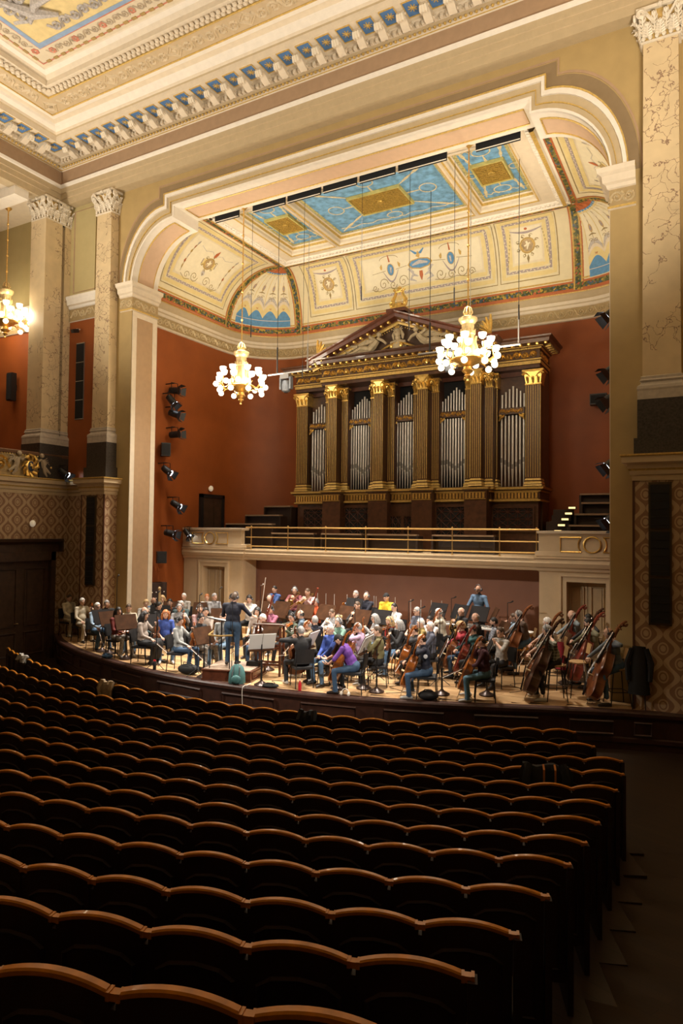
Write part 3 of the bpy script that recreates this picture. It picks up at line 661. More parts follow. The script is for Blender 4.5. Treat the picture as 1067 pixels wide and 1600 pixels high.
def vn(side, u, v):
    e = .004; d1 = vpt(side, min(u+e, 1), v)-vpt(side, max(u-e, 0), v); d2 = vpt(side, u, min(v+e, 1))-vpt(side, u, max(v-e, 0))
    n = d1.cross(d2)
    if n.length < 1e-9: n = Vector((0, 0, -1))
    n.normalize(); c = Vector((XC, 18, 11))-vpt(side, u, v)
    return n if n.dot(c) > 0 else -n
VC = mat('vault_cream', (.74, .65, .43), .6, var=.04); VIV = mat('vault_ivory', (.80, .72, .52), .6, var=.04)
vault = MB()
for side, nu in (('L', 12), ('CL', 12), ('B', 20), ('CR', 12), ('R', 12)):
    sg = side in ('R', 'CR')
    vault.grid(lambda u, v, s=side: vpt(s, u, v), [i/nu for i in range(nu+1)], [i/14 for i in range(15)])
va = struct('ceiling_vault', vault, VC, smooth=True)
LAV = mat('paint_lavender', (.36, .30, .30), .6, var=.2, scale=30); OCH = mat('paint_gold_ochre', (.55, .36, .10), .55, .1, var=.2, scale=20); TERRA = mat('paint_terracotta', (.46, .13, .04), .6, var=.1)
GARL = bpy.data.materials.new('paint_garland'); MATS['paint_garland'] = GARL
N, L, b = nodes(GARL); tc = N.new('ShaderNodeTexCoord'); vo = N.new('ShaderNodeTexVoronoi'); vo.inputs['Scale'].default_value = 16; L.new(tc.outputs['Object'], vo.inputs['Vector'])
rp = N.new('ShaderNodeValToRGB'); rp.color_ramp.interpolation = 'CONSTANT'; rp.color_ramp.elements[0].color = (.05, .06, .02, 1); rp.color_ramp.elements[1].position = .8; rp.color_ramp.elements[1].color = (.45, .30, .04, 1)
for p_, c_ in ((.3, (.10, .11, .03, 1)), (.5, (.22, .18, .04, 1)), (.68, (.06, .10, .16, 1)), (.92, (.45, .10, .05, 1))): e = rp.color_ramp.elements.new(p_); e.color = c_
sx_ = N.new('ShaderNodeSeparateColor'); L.new(vo.outputs['Color'], sx_.inputs[0]); L.new(sx_.outputs[0], rp.inputs[0]); L.new(rp.outputs[0], b.inputs['Base Color'])
def decal(mb, side, pts, off=.006, mi=0):
    """filled convex patch of paint following the vault"""
    P = [vpt(side, *p)+vn(side, *p)*off for p in pts]; mb.add([tuple(p) for p in P], [tuple(range(len(P)))], mi)
def vband(mb, side, path, w, off=.010, sub=6, mi=0, closed=False):
    """painted ribbon along a (u,v) polyline; w in metres"""
    q = []
    k = len(path)
    for i in range(k if closed else k-1):
        a, b_ = path[i], path[(i+1) % k]; q += [(a[0]+(b_[0]-a[0])*j/sub, a[1]+(b_[1]-a[1])*j/sub) for j in range(sub)]
    if not closed: q.append(path[-1])
    P = [vpt(side, *p) for p in q]; Nn = [vn(side, *p) for p in q]; n = len(P); v = []
    for i in range(n):
        t = (P[(i+1) % n]-P[i-1]) if closed else (P[min(i+1, n-1)]-P[max(i-1, 0)]); s = t.normalized().cross(Nn[i]).normalized() if t.length > 1e-9 else Vector((0, 0, 1))
        v += [tuple(P[i]+Nn[i]*off+s*w/2), tuple(P[i]+Nn[i]*off-s*w/2)]
    mb.add(v, [(i*2, i*2+1, ((i+1) % n)*2+1, ((i+1) % n)*2) for i in range(n if closed else n-1)], mi)
def vrect(u0, u1, v0, v1): return [(u0, v0), (u1, v0), (u1, v1), (u0, v1)]
def vfield(mb, side, u0, u1, v0, v1, off=.005, mi=0, nu=8, nv=8):
    mb.grid(lambda u, v: vpt(side, u, v)+vn(side, u, v)*off, [u0+(u1-u0)*i/nu for i in range(nu+1)], [v0+(v1-v0)*i/nv for i in range(nv+1)], mi)
class Local:
    """metric frame on the vault around (u,v): maps metres (a along, b up) to the surface"""
    def __init__(s, side, u, v):
        s.side, s.u, s.v = side, u, v; e = .01
        s.du = 1/((vpt(side, u+e, v)-vpt(side, u-e, v)).length/(2*e)); s.dv = 1/((vpt(side, u, v+e)-vpt(side, u, v-e)).length/(2*e))
    def uv(s, a, b): return (s.u+a*s.du, s.v+b*s.dv)
    def P(s, a, b, off=.012):
        q = s.uv(a, b); q = (min(max(q[0], 0.), 1.), min(max(q[1], 0.), 1.)); return vpt(s.side, *q)+vn(s.side, *q)*off
    def disc(s, mb, a, b, ra, rb, mi=0, n=16, off=.012): mb.add([tuple(s.P(a+ra*math.cos(2*PI*i/n), b+rb*math.sin(2*PI*i/n), off)) for i in range(n)], [tuple(range(n))], mi)
    def ring(s, mb, a, b, ra, rb, w, mi=0, n=18): s.line(mb, [(a+ra*math.cos(2*PI*i/n), b+rb*math.sin(2*PI*i/n)) for i in range(n+1)], w, mi)
    def line(s, mb, pts, w, mi=0, off=.014):
        P = [s.P(*p, off) for p in pts]; n = len(P); v = []
        for i in range(n):
            t = (P[min(i+1, n-1)]-P[max(i-1, 0)]); q = s.uv(*pts[i]); nn = vn(s.side, min(max(q[0], .01), .99), min(max(q[1], .01), .99)); d = t.normalized().cross(nn).normalized() if t.length > 1e-9 else Vector((0, 0, 1))
            ww = w[i] if hasattr(w, '__len__') else w
            v += [tuple(P[i]+d*ww/2), tuple(P[i]-d*ww/2)]
        mb.add(v, [(i*2, i*2+1, i*2+3, i*2+2) for i in range(n-1)], mi)
    def spiral(s, mb, a, b, r, sg, turns, w, mi=0, a0=0.):
        s.line(mb, [(a+math.cos(a0+sg*q/14*turns*2*PI)*r*(1-q/15), b+math.sin(a0+sg*q/14*turns*2*PI)*r*(1-q/15)) for q in range(15)], w, mi)
PM = [VIV, OCH, LAV, TERRA, BLUEP, mat('paint_straw_band', (.74, .60, .28), .6, var=.05), mat('paint_olive_line', (.30, .22, .08), .6, var=.2), CREAM, GREYP, mat('paint_medallion', (.42, .30, .16), .6, var=.3, scale=12)]
dc = MB()
# garlands along the cornice, the rim of the flat ceiling and the four ribs
gl = MB()
for s in ('L', 'CL', 'B', 'CR', 'R'):
    vband(dc, s, [(0, .035), (1, .035)], .34, .008, 14, 3); vband(gl, s, [(0, .04), (1, .04)], .17, .016, 14)
    vband(dc, s, [(0, .098), (1, .098)], .05, .012, 14, 1)
for s, u in (('L', 1), ('CL', .02), ('B', 0), ('B', 1), ('CR', .02), ('R', 1)):
    pass
for s, u, w_ in (('CL', 0., .36), ('CL', 1., .36), ('CR', 0., .36), ('CR', 1., .36)):
    vband(dc, s, [(u, .0), (u, .93)], w_, .012, 14, 3); vband(dc, s, [(u, .0), (u, .93)], w_*.78, .016, 14, 1); vband(gl, s, [(u, .0), (u, .95)], w_*.5, .022, 14)
for s in ('L', 'B', 'R'): vband(dc, s, [(0, .975), (1, .975)], .22, .010, 12, 3); vband(gl, s, [(0, .975), (1, .975)], .12, .016, 12)
obj('painted_garland', gl, GARL, va, kind='stuff')
# panels
def panel(side, u0, u1, v0, v1, straw=True):
    du = 1/((vpt(side, u0+.01, .5)-vpt(side, u0, .5)).length/.01); dv = 1/((vpt(side, u0, .51)-vpt(side, u0, .5)).length/.01)
    a = [(0, 7, .30), (.13, 2, .02), (.22, 5, .16), (.34, 6, .012)]
    for o, mi, w_ in ((.0, 6, .03), (.12, 5, .14), (.25, 2, .085), (.37, 5, .13), (.48, 7, .03)):
        vband(dc, side, vrect(u0+o*du, u1-o*du, v0+o*dv, v1-o*dv), w_, .008 if mi != 2 else .011, 8, mi, True)
    vfield(dc, side, u0+.5*du, u1-.5*du, v0+.5*dv, v1-.5*dv, .006, 0)
    # guilloche knots on the lavender band
    n = 26; c = [(u0+.25*du, v0+.25*dv), (u1-.25*du, v0+.25*dv), (u1-.25*du, v1-.25*dv), (u0+.25*du, v1-.25*dv)]
    for i in range(4):
        p, q = c[i], c[(i+1) % 4]; Ln = (vpt(side, *p)-vpt(side, *q)).length; k = int(Ln/.11)
        for j in range(k):
            f = (j+.5)/k; s_ = .02 if j % 2 else -.02; cu, cv = p[0]+(q[0]-p[0])*f, p[1]+(q[1]-p[1])*f
            P = vpt(side, cu, cv)+vn(side, cu, cv)*.014; t = (vpt(side, *q)-vpt(side, *p)).normalized(); nn = vn(side, cu, cv); d = t.cross(nn).normalized()
            dc.add([tuple(P+t*.045+d*s_), tuple(P+d*(s_+.022)), tuple(P-t*.045-d*s_), tuple(P-d*(.022-s_))], [(0, 1, 2, 3)], 7)
def medallion(L_, a, b, r, col=9, rays=8):
    L_.disc(dc, a, b, r, r, 1); L_.disc(dc, a, b, r*.78, r*.78, col, off=.016); L_.ring(dc, a, b, r*.9, r*.9, .02, 6)
    L_.line(dc, [(a-.02, b-r*.5), (a+.02, b), (a-.03, b+r*.5)], [.02, r*.35, .06], 0, .02); L_.line(dc, [(a-r*.4, b-.02), (a+r*.35, b+r*.25)], .05, 0, .02)
    for k in range(rays):
        an = k*2*PI/rays+PI/8; c, s = math.cos(an), math.sin(an)
        L_.line(dc, [(a+c*r*1.05, b+s*r*1.05), (a+c*r*1.25-s*.05, b+s*r*1.25+c*.05), (a+c*r*1.5, b+s*r*1.5)], [.05, .03, .01], 6); L_.spiral(dc, a+c*r*1.3, b+s*r*1.3, .06, 1, 1, .014, 6)
    L_.line(dc, [(a, b-r*1.1), (a, b-r*1.5), (a, b-r*2.0)], [.02, .09, .01], 6)
def swag(L_, a0, a1, b, d):
    L_.line(dc, [(a0+(a1-a0)*i/12, b-d*math.sin(PI*i/12)) for i in range(13)], [.02+.05*math.sin(PI*i/12) for i in range(13)], 2); L_.disc(dc, (a0+a1)/2, b+.02, .05, .05, 3)
    for a in (a0, a1):
        for k in range(9): L_.line(dc, [(a+(.02*k)*(1 if a > 0 else -1), b-.09-k*.12), (a+(.02*k)*(1 if a > 0 else -1), b-.17-k*.12)], [.035, .008], 6)
def side_panel(side):
    panel(side, .05, .90, .16, .90)
    L_ = Local(side, .48, .52); r = .30; L_.line(dc, [(-.36, 0), (.36, 0)], .72, 5, .008); L_.line(dc, [(-.36, 0), (.36, 0)], .60, 2, .010); L_.line(dc, [(-.32, 0), (.32, 0)], .52, 5, .011)
    medallion(L_, 0, 0, .24, 9, 6)
    for s in (-1, 1):
        L_.line(dc, [(s*1.05, -.65), (s*1.02, -.2), (s*1.0, .2), (s*.98, .62)], [.012]*4, 6)
        for k in range(6): L_.line(dc, [(s*(1.05-.012*k), -.55+k*.2), (s*(1.05-.012*k), -.47+k*.2), (s*(1.05-.012*k), -.38+k*.2)], [.01, .09 if k % 2 else .05, .01], (1, 3, 8)[k % 3])
        L_.spiral(dc, s*.32, -.62, .20, s, 1.6, .022, 6); L_.spiral(dc, s*.70, -.68, .14, -s, 1.3, .02, 6); L_.line(dc, [(s*.5, -.78), (s*.75, -.84), (s*1.0, -.70)], .02, 6)
        L_.line(dc, [(s*.05, .36), (s*.25, .48), (s*.5, .38), (s*.8, .5)], .018, 8)
    L_.line(dc, [(0, .3), (0, .45), (0, .62)], [.10, .14, .02], 3); L_.line(dc, [(0, -.3), (0, -.42), (0, -.5)], [.12, .16, .02], 8)
side_panel('L'); side_panel('R')
for u0, u1 in ((.055, .235), (.245, .755), (.765, .945)): panel('B', u0, u1, .16, .90)
for u in (.145, .855):
    L_ = Local('B', u, .50); medallion(L_, 0, .0, .26, 9); swag(L_, -.52, .52, .56, .12)
L_ = Local('B', .5, .52)
L_.disc(dc, 0, .05, .48, .20, 1, 8); L_.disc(dc, 0, .05, .42, .16, 4, 8, .016); L_.line(dc, [(-.3, .02), (0, .1), (.3, .04)], [.05, .14, .05], 8, .02)
L_.line(dc, [(-.05, .28), (0, .38), (0, .52)], [.14, .12, .03], 1); L_.line(dc, [(-.25, .62), (-.1, .45), (0, .42), (.1, .45), (.25, .62)], [.03, .09, .05, .09, .03], 4)
L_.line(dc, [(0, -.2), (0, -.34), (0, -.5)], [.12, .14, .01], 3)
for s in (-1, 1):
    L_.disc(dc, s*1.15, .02, .13, .21, 4, 14); L_.ring(dc, s*1.15, .02, .13, .21, .02, 1); L_.line(dc, [(s*1.15, -.1), (s*1.13, .1)], [.04, .07], 8, .02)
    L_.line(dc, [(s*.5, .05), (s*.95, 0)], .015, 6); L_.line(dc, [(s*1.35, 0), (s*1.9, -.05)], .015, 6)
    L_.line(dc, [(s*1.15, .3), (s*1.15, .62)], [.06, .03], 3); L_.line(dc, [(s*1.15+.36*math.cos(PI*i/10), .42+.16*math.sin(PI*i/10)) for i in range(11)], .018, 6)
    for q in (-.36, .36): L_.line(dc, [(s*1.15+q, .06), (s*1.15+q, .16), (s*1.15+q*.9, .26)], [.05, .10, .02], 1)
    L_.line(dc, [(s*1.15-.3+.6*i/10, -.02-.36*math.sin(PI*i/10)) for i in range(11)], [.015+.04*math.sin(PI*i/10) for i in range(11)], 2)
    L_.line(dc, [(s*.12, -.36), (s*.3, -.28), (s*.42, -.42), (s*.2, -.5)], [.03, .12, .12, .03], 8); L_.line(dc, [(s*.3, -.24), (s*.42, -.08), (s*.5, -.1)], [.10, .10, .02], 8)
    for k, (a, b, r) in enumerate(((.72, -.42, .2), (1.12, -.48, .15), (1.5, -.42, .2), (1.85, -.5, .12))): L_.spiral(dc, s*a, b, r, s*(1 if k % 2 else -1), 1.5, .024, 6)
    L_.line(dc, [(s*.5, -.55), (s*.95, -.62), (s*1.3, -.55), (s*1.7, -.62), (s*2.0, -.52)], .018, 6)
# corner shells
for s in ('CL', 'CR'):
    q = MB()
    vfield(dc, s, .12, .88, .10, .86, .005, 0, 12, 10)
    for i in range(9): u = .12+.76*i/8; vband(dc, s, [(u, .2), (u, .80)], .025, .010, 6, 7 if i % 2 else 5)
    # blue hem, straw and grey scallops
    nsc = 4
    def scal(v0, h, mi, off):
        for k in range(nsc):
            us = [.12+.76*(k+j/8)/nsc for j in range(9)]
            dc.grid(lambda j, t: vpt(s, us[int(j)], v0[0]+(v0[1]+h*math.sin(PI*(int(j)/8))-v0[0])*t)+vn(s, us[int(j)], .2)*off, list(range(9)), [i_/8 for i_ in range(9)], mi)
    scal((.09, .34), .09, 8, .010); scal((.09, .30), .08, 7, .014); scal((.09, .265), .08, 5, .018); scal((.09, .18), .085, 4, .022); vband(dc, s, [(.12, .155), (.88, .155)], .018, .026, 16, 7)
    for k in range(nsc):
        u = .12+.76*(k+.5)/nsc; P = vpt(s, u, .29)+vn(s, u, .29)*.024
        for z in range(5): a = z*1.256; dc.add([tuple(P+Vector((0, 0, .05*math.sin(a)))+Vector((-vn(s, u, .27).y, vn(s, u, .27).x, 0))*.05*math.cos(a)), tuple(P), tuple(P+Vector((0, 0, .05*math.sin(a+.6)))+Vector((-vn(s, u, .27).y, vn(s, u, .27).x, 0))*.05*math.cos(a+.6))], [(0, 1, 2)], 3)
        L2 = Local(s, u, .52)
        vband(dc, s, [(u, .36), (u, .74)], .012, .013, 6, 6)
        L2.disc(dc, 0, .06, .055, .14, 1, 12); L2.disc(dc, 0, .06, .035, .10, 2, 12, .016); L2.line(dc, [(-.11, -.16), (0, -.12), (.11, -.16)], [.02, .05, .02], 6)
        for t in (-1, 1): L2.spiral(dc, t*.07, -.30, .06, t, 1.2, .016, 6)
    # terracotta fan at the crown
    for k in range(7):
        ua, ub = .06+.88*k/7, .06+.88*(k+1)/7; m_ = 3
        dc.grid(lambda u, v: vpt(s, u, v)+vn(s, .5, .8)*(.012 if k % 2 else .02), [ua, ub], [.80, .86, .92, .97], 3)
        dc.grid(lambda u, v: vpt(s, u, v)+vn(s, .5, .8)*.011, [ua, ub], [.77, .80], 4); dc.grid(lambda u, v: vpt(s, u, v)+vn(s, .5, .8)*.009, [ua, ub], [.74, .77], 5)
obj('painted_decoration', dc, PM, va)
# ---- flat ceiling over the stage with three coffers
ZC = 13.72; cfs = [(-13.64, -11.86, 18.95), (-11.62, -6.73, 18.95), (-6.49, -4.71, 18.95)]
ya, yb = 17.0, 20.5
mb = MB(); xs = [XC-HX]+[c for f in cfs for c in f[:2]]+[XC+HX]
for i in range(0, len(xs), 2): mb.box(xs[i], xs[i+1], ya, yb, ZC, ZC+.3)
mb.box(XC-HX, XC+HX, 16.74, ya, ZC, ZC+.3); mb.box(XC-HX, XC+HX, yb, HY+.02, ZC, ZC+.3)
cs = struct('ceiling_coffers', mb, CREAM)
mb = MB()   # rim cornice with dentils
rimp = [(XC-HX+.02, YB+.26), (XC-HX+.02, HY-.02), (XC+HX-.02, HY-.02), (XC+HX-.02, YB+.26)]
mb.mould(rimp, [(0, ZC-.02), (-.06, ZC-.03), (-.10, ZC-.10), (-.20, ZC-.12), (-.24, ZC-.06), (-.34, ZC-.04), (-.36, ZC)], [0, 0, 1, 0, 0, 0]); obj('rim_cornice', mb, [WHITE, GOLDP], cs)
mb = MB()
for i in range(int(2*HX/.14)): mb.obox((XC-HX+.1+i*.14, HY-.29, ZC-.05), (.08, .08, .07))
for i in range(int((HY-YB)/.14)):
    for x in (XC-HX+.29, XC+HX-.29): mb.obox((x, YB+.15+i*.14, ZC-.05), (.08, .08, .07))
obj('rim_dentils', mb, WHITE, cs, kind='stuff')
BLC = mat('coffer_sky', (.16, .36, .58), .6, var=.35, scale=5)
for x0, x1, _ in cfs:
    mb = MB(); mb.box(x0-.02, x1+.02, ya-.02, yb+.02, ZC+.27, ZC+.30); cf = obj('coffer', mb, BLC, cs)
    pp = [(x0, ya), (x1, ya), (x1, yb), (x0, yb)]
    q = MB(); q.mould(pp, [(-.10, ZC-.01), (-.06, ZC-.05), (-.01, ZC-.03), (0.03, ZC+.02), (.04, ZC+.10), (.07, ZC+.14), (.09, ZC+.22), (.12, ZC+.26)], [0, 1, 0, 0, 0, 1, 0], closed=True); obj('coffer_moulding', q, [CREAM, GOLDP], cf)
    q = MB(); q.mould(pp, [(.13, ZC+.262), (.24, ZC+.262)], closed=True)
    obj('painted_border', q, mat('paint_sage_gold', (.46, .42, .18), .6, var=.4, scale=18), cf)
    gx, gy = (x0+x1)/2, (ya+yb)/2; hx, hy = ((.42, .52) if x1-x0 < 2 else (.84, .54))
    q = MB(); 
    nx, ny = int(hx*2/.1), int(hy*2/.1)
    for i in range(nx+1): q.box(gx-hx+i*2*hx/nx-.018, gx-hx+i*2*hx/nx+.018, gy-hy, gy+hy, ZC+.20, ZC+.24)
    for j in range(ny+1): q.box(gx-hx, gx+hx, gy-hy+j*2*hy/ny-.018, gy-hy+j*2*hy/ny+.018, ZC+.19, ZC+.235)
    for i in range(nx):
        for j in range(ny): q.ell((gx-hx+(i+.5)*2*hx/nx, gy-hy+(j+.5)*2*hy/ny, ZC+.205), (.034, .034, .02), nu=6, nv=3)
    q.ell((gx, gy, ZC+.18), (.12, .12, .05), nu=10, nv=4)
    g = obj('vent_grille', q, mat('grille_gold', (.50, .33, .07), .4, .5, var=.3, scale=20), cf); obj('grille_backing', MB().box(gx-hx, gx+hx, gy-hy, gy+hy, ZC+.245, ZC+.262), OCH, g)
    q = MB(); q.mould([(gx-hx, gy-hy), (gx+hx, gy-hy), (gx+hx, gy+hy), (gx-hx, gy+hy)], [(0, ZC+.25), (-.01, ZC+.17), (-.06, ZC+.17), (-.07, ZC+.26)], closed=True); obj('grille_frame', q, mat('paint_gold_green', (.55, .48, .16), .5, .2, var=.2), g)
    q = MB(); zz = ZC+.258; up = lambda s, t: (Vector((s, t, zz)), Vector((0, 0, -1)))
    def fl(pts, w_): rib(q, [Vector((a, b_, zz)) for a, b_ in pts], [Vector((0, 0, -1))]*len(pts), w_, .012, 0)
    cs4 = [(sx, sy) for sx in (-1, 1) for sy in (-1, 1)]
    for sx, sy in cs4:
        a = (gx+sx*hx, gy+sy*hy); b_ = (x0+.3 if sx < 0 else x1-.3, ya+.3 if sy < 0 else yb-.3)
        fl([(a[0]+(b_[0]-a[0])*t, a[1]+(b_[1]-a[1])*t) for t in (.05, .3, .45, .6, .95)], [.015, .05, .02, .06, .02])
    for sx in (-1, 1):
        c = (gx+sx*(hx+(x1-x0)/2)/2*.97, gy); r = min(.26, ((x1-x0)/2-hx)*.3)
        fl([(c[0]+r*math.cos(t*PI/7), c[1]+r*math.sin(t*PI/7)) for t in range(15)], .02); fl([(gx+sx*hx, gy), (c[0]-sx*r, gy)], [.05, .015])
    for sy in (-1, 1):
        c = (gx, gy+sy*(hy+(yb-ya)/2)/2*.97); r = .20
        fl([(c[0]+r*1.3*math.cos(t*PI/7), c[1]+r*math.sin(t*PI/7)) for t in range(15)], .02); fl([(gx, gy+sy*hy), (gx, c[1]-sy*r)], [.05, .015])
        for sx in (-1, 1): fl([(gx+sx*(.1+t*(x1-x0)*.4), gy+sy*(1.25+.06*math.sin(t*18))) for t in [i/10 for i in range(11)]], .018)
    obj('painted_sprays', q, mat('paint_gold_pale', (.66, .58, .36), .6, var=.2, scale=20), cf)
# black masking boards hung in the slot behind the arch
for i, (x0, x1) in enumerate(((-14.05, -13.1), (-12.55, -11.35), (-11.25, -10.1), (-10.0, -8.9), (-8.8, -7.7), (-7.6, -6.2), (-5.4, -4.25))):
    t = obj('masking_board', MB().box(x0, x1, 16.62, 16.68, 13.42, 13.80), BLACKM); tag(t, ('black masking board under the arch, board %s from the left end' % ('one', 'two', 'three', 'four', 'five', 'six', 'seven')[i]), 'board', 'masking boards under the arch')
    obj('painted_lit_edge', MB().box(x0, x1, 16.60, 16.62, 13.42, 13.435), WHITE, t)  # white strip stands in for the lit lower edge of the board
    obj('bracket', MB().box(x0+.03, x0+.07, 16.63, 16.67, 13.80, 13.95), WHITE, t)
# ---- stage floor with its bowed front
EDGE = [(-19.22, 15.05), (-18.2, 14.35), (-17.0, 13.75), (-15.6, 13.2), (-14.1, 12.78), (-12.5, 12.42), (-10.8, 12.24), (-9.2, 12.28), (-7.6, 12.48), (-6.2, 12.82), (-4.8, 13.28), (-3.4, 13.84), (-2.1, 14.36), (-1.4, 14.60), (-.9, 14.74), (-.42, 14.86)]
def smooth(P, n=4):
    out = []
    for i in range(len(P)-1):
        p0, p1, p2, p3 = P[max(i-1, 0)], P[i], P[i+1], P[min(i+2, len(P)-1)]
        for j in range(n):
            t = j/n; out.append(tuple(.5*(2*p1[k]+(p2[k]-p0[k])*t+(2*p0[k]-5*p1[k]+4*p2[k]-p3[k])*t*t+(3*p1[k]-p0[k]-3*p2[k]+p3[k])*t**3) for k in (0, 1)))
    return out+[P[-1]]
ED = smooth(EDGE)
mb = MB(); n = len(ED); v = [(x, y, 0) for x, y in ED]+[(x, 19.5, 0) for x, y in ED]
mb.v = []; mb.add([(x, y, -.012) for x, y, z in v], [(i, i+1, n+i+1, n+i) for i in range(n-1)]); sf = struct('floor_stage', mb, mat('joint_dark', (.06, .03, .012), .7, var=0))
# boards of the stage floor, one by one
BOARD = bpy.data.materials.new('stage_board'); MATS['stage_board'] = BOARD; N, L, b = nodes(BOARD)
oi = N.new('ShaderNodeObjectInfo'); tc = N.new('ShaderNodeTexCoord'); mp = N.new('ShaderNodeMapping'); mp.inputs['Scale'].default_value = (.8, 16, 1); L.new(tc.outputs['Object'], mp.inputs[0]); nz = N.new('ShaderNodeTexNoise'); nz.inputs['Scale'].default_value = 2; nz.inputs['Detail'].default_value = 6; L.new(mp.outputs[0], nz.inputs['Vector'])
f = mathn(N, L, 'ADD', mathn(N, L, 'MULTIPLY', oi.outputs['Random'], .55), mathn(N, L, 'MULTIPLY', nz.outputs['Fac'], .55)); L.new(mixc(N, L, f, (.34, .18, .075), (.72, .48, .25)), b.inputs['Base Color']); b.inputs['Roughness'].default_value = .34
BW = .235; bme = {}
def board(x0, x1, y):
    k = round(x1-x0, 2)
    if k not in bme: bme[k] = MB().box(-k/2+.003, k/2-.003, -BW/2+.003, BW/2-.003, -.011, 0).mesh('floor_board', BOARD)
    o = link('floor_board', bme[k], sf); o.location = ((x0+x1)/2, y, R_.uniform(-.002, .001))
rb = random.Random(5); ed_x = [p[0] for p in ED]; ed_y = [p[1] for p in ED]
for r_ in range(18):
    y = 12.36+BW*r_; xs = [x for x, yy in ED if yy+.16 < y-BW/2]
    if not xs: continue
    xa, xb = min(xs), max(xs)
    if y > 15.3: xa, xb = XC-7.2, XC+7.2
    x = xa-rb.uniform(0, 1.2); first = True
    while x < xb-.05:
        ln = rb.choice((1.6, 2.0, 2.4)); a, c = max(x, xa), min(x+ln, xb)
        if c-a > .08: board(round(a, 2), round(c, 2), y)
        x += ln
mb = MB(); mb.box(XC-7.2, XC+7.2, 12.36+BW*17.5, 19.5, -.011, 0); obj('floor_rear', mb, FLOORW, sf)
# border strip following the bowed edge
mb = MB(); mb.mould(ED, [(.02, -.001), (.30, -.001)]); obj('floor_border', mb, FLOORW, sf)
mb = MB()
for i in range(9):
    a = -1.35+i*.32; mb.tube([(-10.2+2.2*math.sin(a), 12.9+2.2*math.cos(a), .002), (-10.2+6.4*math.sin(a), 12.9+6.4*math.cos(a), .002)], .007, 4)
obj('floor_joint', mb, mat('joint_dark', (.06, .03, .012), .7, var=0), sf)
mb = MB(); mb.mould(ED, [(0, ZF), (0, -.62), (.03, -.60), (.03, -.52), (0, -.50), (0, -.16), (-.0, -.14), (.02, -.12), (.05, -.08), (.05, -.02), (.03, .012), (-.16, .014)], 0)
q = [(o*-1, z) for o, z in ((0, ZF), (0, -.62), (.03, -.60), (.03, -.52), (0, -.50), (0, -.16), (.02, -.12), (.05, -.08), (.05, -.02), (.03, .012), (-.16, .014))]
mb = MB(); mb.mould(ED, q, 0); APW = mat('apron_wood', (.040, .014, .008), .45, var=.3, scale=8); ap = struct('trim_stage_apron', mb, APW)
k = 0
for i in range(1, len(ED)-5, 5):
    a, b_ = Vector((*ED[i], 0)), Vector((*ED[i+4], 0)); d = (b_-a).normalized(); nn = Vector((d.y, -d.x, 0)); Ln = (b_-a).length
    q = MB(); fn = lambda u, z: a+d*u+nn*.035+Vector((0, 0, z))
    q.tube([tuple(fn(.12, -.44)), tuple(fn(Ln-.12, -.44)), tuple(fn(Ln-.12, -.20)), tuple(fn(.12, -.20))], .025, 4, closed=True); obj('apron_panel', q, APW, ap)
# risers for the back desks
for i, (y0, z1, x0, x1) in enumerate(((16.55, .16, -14.1, -5.0), (17.75, .34, -14.1, -5.2))):
    struct('trim_riser_%d' % (i+1), MB().box(x0, x1, y0, 19.45, .005, z1), FLOORW)
# ---- back wall below the balcony, balcony and side blocks with cream doors
quadwall('wall_back', (XC-5.1, 19.45), (XC+5.1, 19.45), 0, 2.62, PLUM); quadwall('wall_recess_left', (XC-5.06, 18.5), (XC-5.06, 19.5), 0, 2.6, PLUM); quadwall('wall_recess_right', (XC+5.06, 18.5), (XC+5.06, 19.5), 0, 2.6, PLUM)
BUFF = mat('plaster_buff', (.55, .41, .25), .55, var=.04)
mb = MB(); mb.box(XC-5.2, XC+5.2, 18.62, 22.6, 2.60, 2.9); mb.mould([(XC+5.0, 18.62), (XC-5.0, 18.62)], [(0, 2.52), (.05, 2.54), (.05, 2.60), (.10, 2.64), (.13, 2.74), (.10, 2.82), (.13, 2.84), (.13, 2.87), (0, 2.88)], [0, 0, 0, 0, 0, 1, 0, 0]); bf = struct('floor_balcony', mb, [BUFF, CREAM])
rl = thing('balcony_railing', 'brass railing of three bars along the balcony in front of the organ', 'railing', (XC, 18.62, 2.88))
for z, r_ in ((.75, .028), (.42, .02), (.12, .02)):
    q = MB(); q.tube([(-4.95, 0, z), (4.97, 0, z)], r_, 7); obj('rail', q, BRASS, rl)
for x in (-4.72, -3.22, -1.77, -.33, 1.10, 2.49, 3.88, 4.9):
    q = MB(); q.tube([(x, 0.0, 0), (x, 0, .78)], .018, 6); q.lathe([(.035, 0), (.02, .04)], 7, (x, 0, 0)); q.ell((x, 0, .79), .03, nu=7, nv=4); obj('post', q, BRASS, rl)
